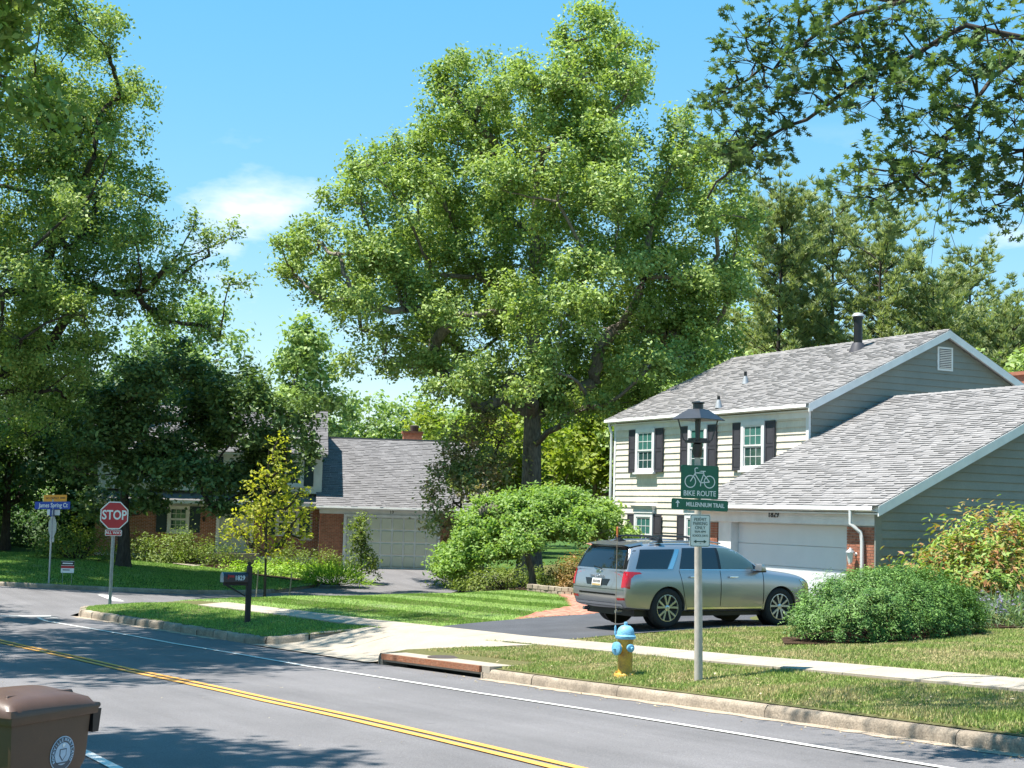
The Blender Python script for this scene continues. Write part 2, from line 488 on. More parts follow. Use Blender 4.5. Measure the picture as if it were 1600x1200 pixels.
def left_z(X, Y):
    X = np.atleast_1d(np.asarray(X, float)); Y = np.atleast_1d(np.asarray(Y, float))
    dc = seg_dist(np.stack([X, Y], 1), COURT_FAR)
    return court_z(np.maximum(X, -60), np.minimum(Y, 18)) + 0.13 + 0.85 * np.tanh(dc * 0.1)


def verge_z(X, Y):
    X = np.asarray(X, float)
    return road_z(X) + 0.15 + 0.02 * np.clip(1.6 - bend(X) - Y, 0, 6)


def L1(x, y): return float(lawn_z(x, y)[0])


def LL1(x, y): return float(left_z(x, y)[0])


def drape(name, poly, zf, off=0.0, res=0.7, mat=None, parent=None):
    """flat polygon cut into a grid and laid on a height function"""
    bm = bmesh.new()
    bm.faces.new([bm.verts.new((p[0], p[1], 0)) for p in poly])
    xs = [p[0] for p in poly]; ys = [p[1] for p in poly]
    for ax, lo, hi in ((0, min(xs), max(xs)), (1, min(ys), max(ys))):
        n = int((hi - lo) / res)
        for i in range(1, n + 1):
            co = [0, 0, 0]; no = [0, 0, 0]
            co[ax] = lo + i * res; no[ax] = 1
            if co[ax] >= hi: break
            bmesh.ops.bisect_plane(bm, geom=bm.verts[:] + bm.edges[:] + bm.faces[:], plane_co=co, plane_no=no, dist=1e-5)
    bmesh.ops.triangulate(bm, faces=[f for f in bm.faces if len(f.verts) > 4])
    co = np.array([v.co for v in bm.verts])
    z = zf(co[:, 0], co[:, 1])
    for v, zz in zip(bm.verts, z): v.co.z = float(zz) + off
    bmesh.ops.recalc_face_normals(bm, faces=bm.faces)
    me = bpy.data.meshes.new(name); bm.to_mesh(me); bm.free()
    if me.polygons and me.polygons[0].normal.z < 0: me.flip_normals()
    return link(name, me, mat, parent, smooth=True)


def kerb_line(yoff, x0, x1, step=1.0):
    xs = np.arange(x0, x1, -step if x1 < x0 else step)
    xs = np.append(xs, x1)
    return [(float(x), float(yoff - bend(x))) for x in xs]


# base sheet to the horizon
gx = np.concatenate(([-900, -400, -200], np.arange(-140, 61, 10), [120, 300, 900]))
gy = np.concatenate(([-900, -300, -100], np.arange(-60, 141, 10), [220, 400, 900]))
vv = []; ff = []
for y in gy:
    for x in gx:
        vv.append((x, y, float(road_z(np.clip(x, -190, 60))) - 0.75 + (0.012 * max(0, y - 60) if y < 300 else 3)))
nx = len(gx)
for j in range(len(gy) - 1):
    for i in range(nx - 1):
        ff.append((j * nx + i, j * nx + i + 1, (j + 1) * nx + i + 1, (j + 1) * nx + i))
me = bpy.data.meshes.new('ground'); me.from_pydata(vv, [], ff)
tag(link('ground', me, M['soil_far']), 'green ground sheet reaching to the horizon', kind='structure')

# road with its far kerb bending away, and the side street
road_poly = kerb_line(1.65, 22, -110, 2.0) + kerb_line(11.5, -110, 22, 2.0)
road = drape('road', road_poly, lambda X, Y: road_z(X), 0.0, 1.5, M['asphalt'])
tag(road, 'grey asphalt road with double yellow centre lines', kind='structure')
cpoly = [tuple(p) for p in COURT_NEAR] + [tuple(p) for p in COURT_FAR[::-1]]
cpoly = [(-39.6, 7.0), (-39.6, 8.66)] + cpoly + [(-66.5, -3.2)]
court = drape('side_street', cpoly, court_z, 0.006, 1.2, M['asphalt'])
tag(court, 'asphalt side street and drive beyond the stop sign', kind='structure')


def stripe(name, pts, w, zf, off, mat, parent, seg=0.8, jitter=0.0):
    P = [Vector((p[0], p[1], 0)) for p in pts]
    out = [P[0]]
    for a, b in zip(P[:-1], P[1:]):
        n = max(1, int((b - a).length / seg))
        for i in range(1, n + 1): out.append(a.lerp(b, i / n))
    vs = []; fs = []
    for i, p in enumerate(out):
        d = (out[min(i + 1, len(out) - 1)] - out[max(i - 1, 0)]).normalized()
        nrm = Vector((-d.y, d.x, 0))
        for s in (-1, 1):
            q = p + nrm * s * (w / 2 + RND.uniform(-jitter, jitter))
            vs.append((q.x, q.y, float(np.atleast_1d(zf(q.x, q.y))[0]) + off))
        if i: fs.append((2 * i - 2, 2 * i - 1, 2 * i + 1, 2 * i))
    me = bpy.data.meshes.new(name); me.from_pydata(vs, [], fs)
    if me.polygons[0].normal.z < 0: me.flip_normals()
    return link(name, me, mat, parent)


rz2 = lambda X, Y: road_z(X)
stripe('yellow_line', kerb_line(6.98, 20, -39.8), 0.11, rz2, 0.012, M['line_yellow'], road, jitter=0.006)
stripe('yellow_line', kerb_line(6.78, 20, -39.8), 0.11, rz2, 0.012, M['line_yellow'], road, jitter=0.006)
stripe('edge_line', kerb_line(10.03, 20, -39.2) + [(-39.9, 7.30), (-40.4, 7.32), (-40.55, 7.55), (-40.2, 7.78)], 0.10, rz2, 0.012, M['line_white'], road, jitter=0.006)
stripe('edge_line', kerb_line(3.22, 20, -39.5), 0.11, rz2, 0.012, M['line_white'], road, jitter=0.006)
stripe('stop_line', [(-41.3, 4.4), (-41.0, 7.75)], 0.32, rz2, 0.012, M['line_white'], road)
stripe('stop_line', [(-52.0, 11.5), (-48.3, 11.2)], 0.35, court_z, 0.012, M['line_white'], court)
stripe('gutter_grit', kerb_line(11.40, -9, -22.3), 0.22, rz2, 0.006, M['dirt'], road, 0.25, 0.05)
stripe('gutter_grit', kerb_line(11.40, -33, -40.8), 0.22, rz2, 0.006, M['dirt'], road, 0.25, 0.05)

# lawns (soil sheets; the grass itself stands on them)
APR = [(-24.4, 13.5), (-25.5, 13.15), (-26.45, 12.25), (-26.35, 11.62), (-31.2, 11.62), (-30.7, 12.3), (-30.4, 13.5)]      # mouth of the drive, in the straightened road frame
APX = [(x, y - float(bend(x))) for x, y in APR]
lawn_poly = kerb_line(11.62, 22, -26.3, 1.5) + APX[2::-1] + [(-24.4, 14.0 - float(bend(-24.4))), (-30.2, 14.0 - float(bend(-30.2)))] + APX[5:][::-1] + kerb_line(11.62, -31.25, -41.0, 1.5) + [(-42.2, 8.98), (-43.15, 9.85), (-43.95, 11.2), (-44.75, 13.35), (-45.95, 17.05), (-48.85, 21.3), (-52.9, 24.75), (-56.7, 27.2), (-60.9, 30.8), (-66, 34.6), (-66, 70), (22, 70)]
tag(drape('lawn', lawn_poly, lawn_z, 0.0, 0.8, M['soil']), 'mown lawn in front of the cream house', kind='structure')
left_poly = [(-66.6, 2.1), (-60.6, 4.3), (-57.35, 7.3), (-55.35, 11.0), (-55.15, 15.0), (-56.75, 19.3), (-60.7, 22.35), (-69.7, 25.55), (-74, 46), (-130, 46), (-130, -6), (-110, -16.5)]
left_poly = [(-56.9, 8.0)] + left_poly[3:] + kerb_line(11.7, -108, -62, 4.0)
tag(drape('lawn', left_poly, left_z, 0.0, 1.2, M['soil_far']), 'shaded lawn of the corner house across the side street', kind='structure')
near_poly = kerb_line(1.5, 22, -100, 3.0) + [(-100, -60), (22, -60)]
tag(drape('verge', near_poly, verge_z, 0.0, 2.5, M['soil_far']), 'grass verge on the near side of the road', kind='structure')

# kerbs: every length of kerb is a piece
def kerb_piece(path, zf, zroad, parent, side, h=0.15, w=0.19, rough=0.0, zdrop=None):
    """one length of kerb along path; side=+1 puts the back to the left of the travel direction"""
    vs = []; fs = []
    prof = [(0.0, -0.4), (0.012, h * 0.55), (0.025, h - 0.03), (0.055, h), (w, h + 0.004), (w, -0.4)]
    n = len(path)
    for i, p in enumerate(path):
        a = Vector(path[max(i - 1, 0)] + (0,)); b = Vector(path[min(i + 1, n - 1)] + (0,))
        d = (b - a).normalized(); nr = Vector((-d.y, d.x, 0)) * side
        z0 = float(np.atleast_1d(zroad(p[0], p[1]))[0])
        k = 1.0 if zdrop is None else zdrop[i]
        for q, hh in prof:
            j = RND.uniform(-rough, rough)
            vs.append((p[0] + nr.x * (q + j), p[1] + nr.y * (q + j), z0 + (hh * k if hh > 0 else hh) + (RND.uniform(-rough, rough) * 0.6 if hh > 0 else 0)))
    m = len(prof)
    for i in range(n - 1):
        for k in range(m - 1):
            fs.append((i * m + k, i * m + k + 1, (i + 1) * m + k + 1, (i + 1) * m + k))
    fs.append(tuple(range(m))); fs.append(tuple((n - 1) * m + k for k in range(m - 1, -1, -1)))
    me = bpy.data.meshes.new('kerb_stone'); me.from_pydata(vs, [], fs)
    bm = bmesh.new(); bm.from_mesh(me); bmesh.ops.recalc_face_normals(bm, faces=bm.faces)
    for f in bm.faces: f.smooth = len(f.verts) == 4
    for e in bm.edges:
        if len(e.link_faces) == 2 and e.calc_face_angle(0) > 0.9: e.smooth = False
    bm.to_mesh(me); bm.free()
    return link('kerb_stone', me, M['kerb'], parent)


def resample(path, step):
    P = [Vector(p) for p in path]; out = []; 
    L = [0.0]
    for a, b in zip(P[:-1], P[1:]): L.append(L[-1] + (b - a).length)
    t = 0.0; i = 0
    while t < L[-1]:
        while L[i + 1] < t: i += 1
        f = (t - L[i]) / (L[i + 1] - L[i]); out.append(tuple(P[i].lerp(P[i + 1], f))); t += step
    out.append(tuple(P[-1])); return out


kerb = thing('kerb', (0, 0, 0), kind='structure', label='concrete kerb along the far side of the road')
M_inv = Matrix()
xs = 12.0
joints = [12, 9, 6, 3, 0, -3, -6, -9, -12.0, -15.25, -18.6, -20.95, -22.45]
for a, b in zip(joints[:-1], joints[1:]):
    pth = [(float(x), float(11.5 - bend(x))) for x in np.linspace(a - 0.008, b + 0.008, 7)]
    kerb_piece(pth, None, rz2, kerb, -1, rough=0.006)
# old stone-like kerb left of the drive, ending in a return at the drive and a sweep into the side street
lk = [(-30.5, 13.3 - float(bend(-30.5))), (-30.65, 12.4 - float(bend(-30.6))), (-30.85, 11.75 - float(bend(-30.8)))] + [(float(x), float(11.5 - bend(x))) for x in np.arange(-31.3, -41.2, -0.5)] + [tuple(p) for p in COURT_NEAR[1:8]]
lk = resample(lk, 0.14)
i = 0; sizes = [7, 7, 6, 6, 5, 6, 6, 7, 5, 6, 7, 6, 5, 5, 6, 7]
k = 0
while i < len(lk) - 2:
    n = sizes[k % len(sizes)]
    seg = lk[i:i + n + 1]
    if len(seg) >= 2:
        a = Vector(seg[0]); b = Vector(seg[1]); seg[0] = tuple(a.lerp(b, 0.12))
        a = Vector(seg[-1]); b = Vector(seg[-2]); seg[-1] = tuple(a.lerp(b, 0.12))
        zd = None; base_z = (lambda X, Y: np.maximum(road_z(X), lawn_z(X, Y) - 0.15)) if i < 14 else (court_z if seg[0][0] < -43 else rz2)
        kerb_piece(seg, None, base_z, kerb, -1, h=0.17, w=0.2, rough=0.016, zdrop=zd)
    i += n; k += 1
fk = thing('kerb', (0, 0, 0), kind='structure', label='kerb on the far side of the side street')
fl = resample([tuple(p) for p in COURT_FAR[1:]], 0.6)
for i in range(0, len(fl) - 4, 4):
    kerb_piece(fl[i:i + 5], None, court_z, fk, +1, rough=0.006)
nk = thing('kerb', (0, 0, 0), kind='structure', label='kerb on the near side of the road')
for a in np.arange(10, -60, -3.05):
    pth = [(float(x), float(1.65 - bend(x))) for x in np.linspace(a - 0.008, a - 3.042, 5)]
    kerb_piece(pth, None, rz2, nk, +1, rough=0.006)

# pavement in slabs
def lawn_shift(X, Y): return lawn_z(X, Y)
pave = thing('sidewalk', (0, 0, 0), kind='structure', label='narrow concrete sidewalk between verge and lawn')


def slab(x0, x1, y0, y1, zf, th=0.10, off=0.03, name='paving_slab', parent=None, mt=None, bevel=True, n=4, m=2):
    """y0,y1 measured in the straightened road frame"""
    top = []
    for i in range(n + 1):
        x = x0 + (x1 - x0) * i / n
        for j in range(m + 1):
            y = y0 + (y1 - y0) * j / m - float(bend(x))
            top.append((x, y, float(np.atleast_1d(zf(x, y))[0]) + off))
    vs = top + [(p[0], p[1], p[2] - th) for p in top]
    K = (n + 1) * (m + 1); fs = []
    for i in range(n):
        for j in range(m):
            a = i * (m + 1) + j
            fs.append((a, a + 1, a + m + 2, a + m + 1))
    rim = [i * (m + 1) for i in range(n + 1)] + [n * (m + 1) + j for j in range(1, m + 1)] + [i * (m + 1) + m for i in range(n - 1, -1, -1)] + [j for j in range(m - 1, 0, -1)]
    for a, b in zip(rim, rim[1:] + rim[:1]): fs.append((a, b, b + K, a + K))
    me = bpy.data.meshes.new(name); me.from_pydata(vs, [], fs)
    bm = bmesh.new(); bm.from_mesh(me); bmesh.ops.recalc_face_normals(bm, faces=bm.faces)
    for f in bm.faces:
        if f.normal.z < -0.2: f.normal_flip()
    bm.to_mesh(me); bm.free()
    return link(name, me, mt or M['concrete'], parent)


x = 12.0
while x > -38.5:
    x1 = x - 1.5
    slab(x - 0.008, x1 + 0.008, 13.62 if -30.6 < x1 and x < -24.0 else 13.78, 14.55, lawn_z, parent=pave)
    x = x1

# concrete apron of the drive, ramping up from the road
def apron_z(X, Y):
    X = np.atleast_1d(np.asarray(X, float)); Y = np.atleast_1d(np.asarray(Y, float))
    d = Y + bend(X) - 11.36
    return road_z(X) + 0.012 + (lawn_z(X, Y) + 0.02 - road_z(X)) * sstep(d / 2.3)


apron = thing('driveway_apron', (0, 0, 0), kind='structure', label='pale concrete apron where the drive meets the road')
def ax(*q): return [(x, y - float(bend(x))) for x, y in q]
ap = [ax((-26.3, 11.36), (-28.75, 11.36), (-28.75, 13.6), (-24.3, 13.6), (-25.4, 13.1), (-26.4, 12.2)), ax((-28.77, 11.36), (-31.25, 11.36), (-30.7, 12.3), (-30.45, 13.6), (-28.77, 13.6))]
for p in ap:
    drape('paving_slab', p, apron_z, 0.012, 0.5, M['concrete'], apron)

drive_poly = [(-24.7, 14.06), (-27.0, 13.85), (-29.3, 13.55), (-29.55, 15.6), (-30.0, 17.6), (-31.4, 19.9), (-33.7, 21.8), (-33.7, 23.9), (-27.7, 23.9), (-26.4, 22.0), (-24.75, 20.3)]
def drive_z(X, Y): return lawn_z(X, Y) * (1 - sstep((Y - 17.5) / 5)) + 0.86 * sstep((Y - 17.5) / 5)
drv = drape('driveway', drive_poly, drive_z, 0.022, 0.6, M['asphalt_new'])
tag(drv, 'black asphalt driveway under the grey car', kind='structure')

# clay paver path: bricks laid in running bond, joined because each is only a few pixels
path_poly = [(-29.65, 15.6), (-31.2, 17.0), (-33.0, 18.9), (-36.2, 20.6), (-39.0, 21.8), (-39.0, 23.2), (-36.0, 22.4), (-33.9, 21.7), (-31.45, 19.9), (-30.05, 17.6)]
bp = drape('brick_path', path_poly, lawn_z, 0.012, 0.6, M['mortar'])
tag(bp, 'salmon brick path curving off the driveway', kind='structure')


def inside(p, poly):
    c = False; n = len(poly)
    for i in range(n):
        a, b = poly[i], poly[i - 1]
        if (a[1] > p[1]) != (b[1] > p[1]) and p[0] < (b[0] - a[0]) * (p[1] - a[1]) / (b[1] - a[1]) + a[0]: c = not c
    return c


mb = MB()
ca, sa = math.cos(0.9), math.sin(0.9)
for i in range(-60, 60):
    for j in range(-70, 70):
        u_, v_ = i * 0.205 + (0.1 if j % 2 else 0), j * 0.105
        cx, cy = -34 + u_ * ca - v_ * sa, 19.5 + u_ * sa + v_ * ca
        if not inside((cx, cy), path_poly): continue
        z = L1(cx, cy) + 0.012; q = RND.uniform(0.008, 0.016)
        pts = [(cx + du * ca - dv * sa, cy + du * sa + dv * ca) for du, dv in ((-.098, -.048), (.098, -.048), (.098, .048), (-.098, .048))]
        mb.hexa([(p[0], p[1], z - 0.01) for p in pts], [(p[0], p[1], z + q) for p in pts], RND.random())
tag(mb.build('paving_brick', M['paver'], bp), kind='stuff')

# planting beds
bed1 = [(-36.9, 21.9), (-39.5, 21.55), (-42.5, 21.4), (-45.6, 22.0), (-48.8, 23.4), (-52.6, 26.6), (-56.6, 29.4), (-56, 32), (-46, 32), (-46, 27.9), (-37, 27.9), (-35.2, 27.8), (-35, 24.3)]
tag(drape('planting_bed', bed1, lawn_z, 0.035, 0.8, M['mulch']), 'mulched bed under the big oak', kind='structure')
bed2 = [(-26.6, 22.4), (-23.4, 20.0), (-22.0, 21.6), (-22.2, 26), (-22.4, 34), (-27.2, 34), (-27.2, 23.8)]
tag(drape('planting_bed', bed2, lawn_z, 0.035, 0.8, M['mulch']), 'mulched bed along the garage side wall', kind='structure')
jb = [(-20.15, 16.35), (-20.7, 16.0), (-21.7, 16.7), (-22.6, 18.5), (-22.9, 20.3), (-21.8, 21.2), (-20.5, 20.4), (-19.8, 18.0)]
tag(drape('planting_bed', jb, lawn_z, 0.03, 0.5, M['mulch']), 'bare soil patch beneath the juniper', kind='structure')
bed3 = [(-60.9, 22.55), (-66.5, 24.6), (-69.6, 25.8), (-71.5, 22.5), (-73.5, 15.5), (-71.5, 14.9), (-70.0, 18.2), (-66.5, 20.6), (-63, 20.8)]
tag(drape('planting_bed', bed3, left_z, 0.04, 0.8, M['mulch']), 'bed of ground cover before the corner house', kind='structure')
wk = [(-67.2, 18.9), (-68.4, 18.2), (-72.6, 19.9), (-72.2, 21.2), (-69.5, 20.2)]
tag(drape('garden_walk', wk, left_z, 0.06, 0.6, M['concrete']), 'sunlit concrete walk to the corner house door', kind='structure')

# ------------------------------------------------------------------ the cream house
def shingles(O, E, U, le, lu, mt, parent, course=0.145, name='shingle', seed=1, clip=None):
    """laminated shingles on a roof plane: O corner at the eave, E along the eave, U up the slope"""
    rg = random.Random(seed)
    O = Vector(O); E = Vector(E).normalized(); U = Vector(U).normalized(); Nn = E.cross(U).normalized()
    if Nn.z < 0: Nn = -Nn
    mb = MB(); v = 0.0
    while v < lu - 0.02:
        x = -rg.uniform(0, 0.3); v1 = min(v + course + 0.03, lu)
        while x < le:
            w = rg.uniform(0.14, 0.42); a, b = max(x, 0), min(x + w, le)
            if b - a > 0.01 and not (clip and clip(a, b, v)):
                t = rg.choice((0.012, 0.014, 0.026, 0.03))
                lo = v - rg.uniform(0, 0.012)
                p = [O + E * a + U * lo, O + E * (b - 0.004) + U * lo, O + E * (b - 0.004) + U * v1, O + E * a + U * v1]
                top = [p[0] + Nn * (t + 0.012), p[1] + Nn * (t + 0.012), p[2] + Nn * 0.008, p[3] + Nn * 0.008]
                vs = p[:2] + top
                mb.add(vs, [(2, 3, 4, 5), (0, 1, 3, 2), (0, 2, 5), (1, 4, 3)], rg.random() ** 1.3)
            x += w
        v += course
    o = mb.build(name, mt, parent)
    return tag(o, kind='stuff')


def shift(mb, o): return mb.xf(Matrix.Translation((-o[0], -o[1], -o[2])))


HO = (-36.0, 27.8, 0.75)
house = thing('house', HO, label='two storey cream clapboard house with attached garage and grey shingle roof', cat='house')


def hb(mb, name, mt, parent=None, **k):
    return shift(mb, HO).build(name, mt, parent or house, **k)


SL = 0.462
# wall bodies
wall = hb(MB().box(-45.7, -34.9, 27.8, 38.2, 0.3, 6.35).prism([(27.8, 6.35), (38.2, 6.35), (33.0, 8.75)], 'x', -45.7, -34.9), 'wall', M['siding'])
gwall = hb(MB().box(-34.4, -27.3, 24.1, 37.6, 0.3, 3.4).prism([(24.1, 3.4), (37.6, 3.4), (37.6, 3.6), (30.7, 6.62), (24.1, 3.65)], 'x', -34.4, -27.3), 'garage_wall', M['siding'])
# front boards
E_ = 0.203
z = 0.95
while z < 6.2:
    hb(MB().prism([(27.8, z), (27.764, z), (27.79, z + 0.205), (27.8, z + 0.205)], 'x', -45.62, -34.98, RND.random()), 'siding_board', M['siding'], wall)
    z += E_
hb(MB().box(-45.72, -45.6, 27.755, 27.9, 0.5, 6.3), 'corner_board', M['trim'], wall)
hb(MB().box(-35.0, -34.87, 27.755, 27.83, 4.9, 6.34), 'corner_board', M['trim'], wall)


def gable_boards(X, z0, ztop, yl, yr, eave_z, eave_y, ridge_y, sl, parent, mt, ystart=None):
    z = z0
    while z < ztop:
        def ext(zz):
            if zz <= eave_z: a = yl
            else: a = max(yl, eave_y + (zz - eave_z) / sl)
            return a, min(yr, 2 * ridge_y - a)
        a0, b0 = ext(z); z1 = min(z + 0.205, ztop); a1, b1 = ext(z1)
        if b0 - a0 > 0.1:
            b1 = max(b1, a1 + 0.02)
            mb = MB().hexa([(X, a0, z), (X + 0.036, a0, z), (X + 0.036, b0, z), (X, b0, z)], [(X, a1, z1), (X + 0.008, a1, z1), (X + 0.008, b1, z1), (X, b1, z1)], RND.random())
            hb(mb, 'siding_board', mt, parent)
        z += E_


M['siding_gable'] = mat('shade darkened siding paint', (0.225, 0.235, 0.205), 0.6, var=0.09, scale=1.2, var2=0.05, scale2=30, tint=0.06, spec=0.3)  # siding colour darkened to hold the shade on the gable walls
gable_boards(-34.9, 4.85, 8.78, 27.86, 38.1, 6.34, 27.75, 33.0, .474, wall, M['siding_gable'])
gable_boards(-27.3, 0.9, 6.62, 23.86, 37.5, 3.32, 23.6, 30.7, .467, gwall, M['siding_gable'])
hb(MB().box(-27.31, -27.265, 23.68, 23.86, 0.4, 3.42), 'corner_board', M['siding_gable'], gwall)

# gable vent with slats
v = hb(MB().box(-34.9, -34.85, 32.68, 33.30, 7.79, 8.52), 'gable_vent', M['trim'])
for i in range(11):
    zz = 7.87 + i * 0.054
    hb(MB().hexa([(-34.85, 32.76, zz), (-34.835, 32.76, zz - 0.012), (-34.835, 33.22, zz - 0.012), (-34.85, 33.22, zz)], [(-34.85, 32.76, zz + 0.02), (-34.82, 32.76, zz + 0.014), (-34.82, 33.22, zz + 0.014), (-34.85, 33.22, zz + 0.02)]), 'slat', M['shutter'] if i % 1 else M['trim'], v)
hb(MB().box(-34.853, -34.845, 32.75, 33.23, 7.85, 8.46), 'louvre_backing', M['shutter'], v)


def roof_pair(name, x0, x1, ey, ez, ry, sl, mt, seed, back=True):
    rz_ = ez + sl * (ry - ey); by = 2 * ry - ey; t = 0.14
    rf = hb(MB().prism([(ey, ez), (ry, rz_), (by, ez), (by, ez - t), (ry, rz_ - t), (ey, ez - t)], 'x', x0, x1), name, M['trim'])
    lu = math.hypot(ry - ey, rz_ - ez)
    O = (x0 - 0.03 - HO[0], ey - 0.04 - HO[1], ez - 0.018 - HO[2])
    shingles(O, (1, 0, 0), (0, ry - ey, rz_ - ez), x1 - x0 + 0.06, lu + 0.04, mt, rf, seed=seed)
    if back:
        hb(MB().add([(x0 - 0.03, ry, rz_ + 0.012), (x1 + 0.03, ry, rz_ + 0.012), (x1 + 0.03, by, ez + 0.012), (x0 - 0.03, by, ez + 0.012)], [(0, 1, 2, 3)]), 'back_slope', mt, rf)
    # ridge caps
    x = x0
    while x < x1:
        hb(MB().hexa([(x, ry - 0.14, rz_ - 0.05), (min(x + 0.3, x1 + .03), ry - 0.14, rz_ - 0.05), (min(x + 0.3, x1 + .03), ry + 0.14, rz_ - 0.05), (x, ry + 0.14, rz_ - 0.05)],
                     [(x, ry - 0.02, rz_ + 0.05), (min(x + 0.3, x1 + .03), ry - 0.02, rz_ + 0.035), (min(x + 0.3, x1 + .03), ry + 0.02, rz_ + 0.035), (x, ry + 0.02, rz_ + 0.05)], RND.random()), 'ridge_cap', mt, rf)
        x += 0.27
    return rf


def rake(x, ey, ez, ry, sl, parent, d=0.2, th=0.04, mt=None):
    rz_ = ez + sl * (ry - ey); by = 2 * ry - ey
    for a, b in (((ey, ez), (ry, rz_)), ((ry, rz_), (by, ez))):
        hb(MB().hexa([(x, a[0], a[1] - d), (x + th, a[0], a[1] - d), (x + th, b[0], b[1] - d), (x, b[0], b[1] - d)],
                     [(x, a[0], a[1] - 0.005), (x + th, a[0], a[1] - 0.005), (x + th, b[0], b[1] - 0.005), (x, b[0], b[1] - 0.005)]), 'rake_board', mt or M['trim'], parent)


roof = roof_pair('roof', -46.0, -34.70, 27.6, 6.47, 33.0, 0.474, M['shingle'], 3)
rake(-34.698, 27.6, 6.47, 33.0, 0.474, roof, 0.24)
groof = roof_pair('garage_roof', -34.72, -27.02, 23.52, 3.47, 30.7, 0.467, M['shingle'], 5)
rake(-27.018, 23.52, 3.47, 30.7, 0.467, groof, 0.24)
hb(MB().hexa([(-34.76, 23.52, 3.27), (-34.722, 23.52, 3.27), (-34.722, 27.75, 3.27 + .467 * 4.23), (-34.76, 27.75, 3.27 + .467 * 4.23)], [(-34.76, 23.52, 3.465), (-34.722, 23.52, 3.465), (-34.722, 27.75, 3.465 + .467 * 4.23), (-34.76, 27.75, 3.465 + .467 * 4.23)]), 'rake_board', M['trim'], groof)
# soffit, frieze, gutter
hb(MB().box(-45.95, -34.74, 27.68, 27.8, 6.26, 6.30), 'soffit', M['trim'])
hb(MB().box(-45.6, -34.99, 27.757, 27.79, 6.08, 6.26), 'frieze_board', M['trim'])
hb(MB().box(-34.66, -27.06, 23.54, 23.7, 3.27, 3.31), 'soffit', M['trim'])


def gutter(x0, x1, y, z, parent, nm='gutter'):
    return hb(MB().prism([(y, z), (y - 0.02, z - 0.09), (y + 0.02, z - 0.11), (y + 0.10, z - 0.11), (y + 0.10, z - 0.10), (y + 0.03, z - 0.10), (y - 0.005, z - 0.085), (y + 0.012, z)], 'x', x0, x1), nm, M['trim'], parent)


gutter(-46.05, -34.72, 27.53, 6.46, roof)
gutter(-34.78, -27.12, 23.44, 3.46, groof)


def downspout(pts, parent=None):
    return hb(MB().tube(pts, 0.048, 6), 'downspout', M['trim'], parent, smooth=True, angle=50)


downspout([(-45.85, 27.62, 6.4), (-45.85, 27.62, 6.25), (-45.8, 27.69, 6.0), (-45.8, 27.69, 5.6), (-45.8, 27.69, 1.0)])
downspout([(-27.9, 23.46, 3.38), (-27.9, 23.46, 3.05), (-27.72, 23.62, 2.85), (-27.69, 23.64, 2.65), (-27.69, 23.64, 0.9)])


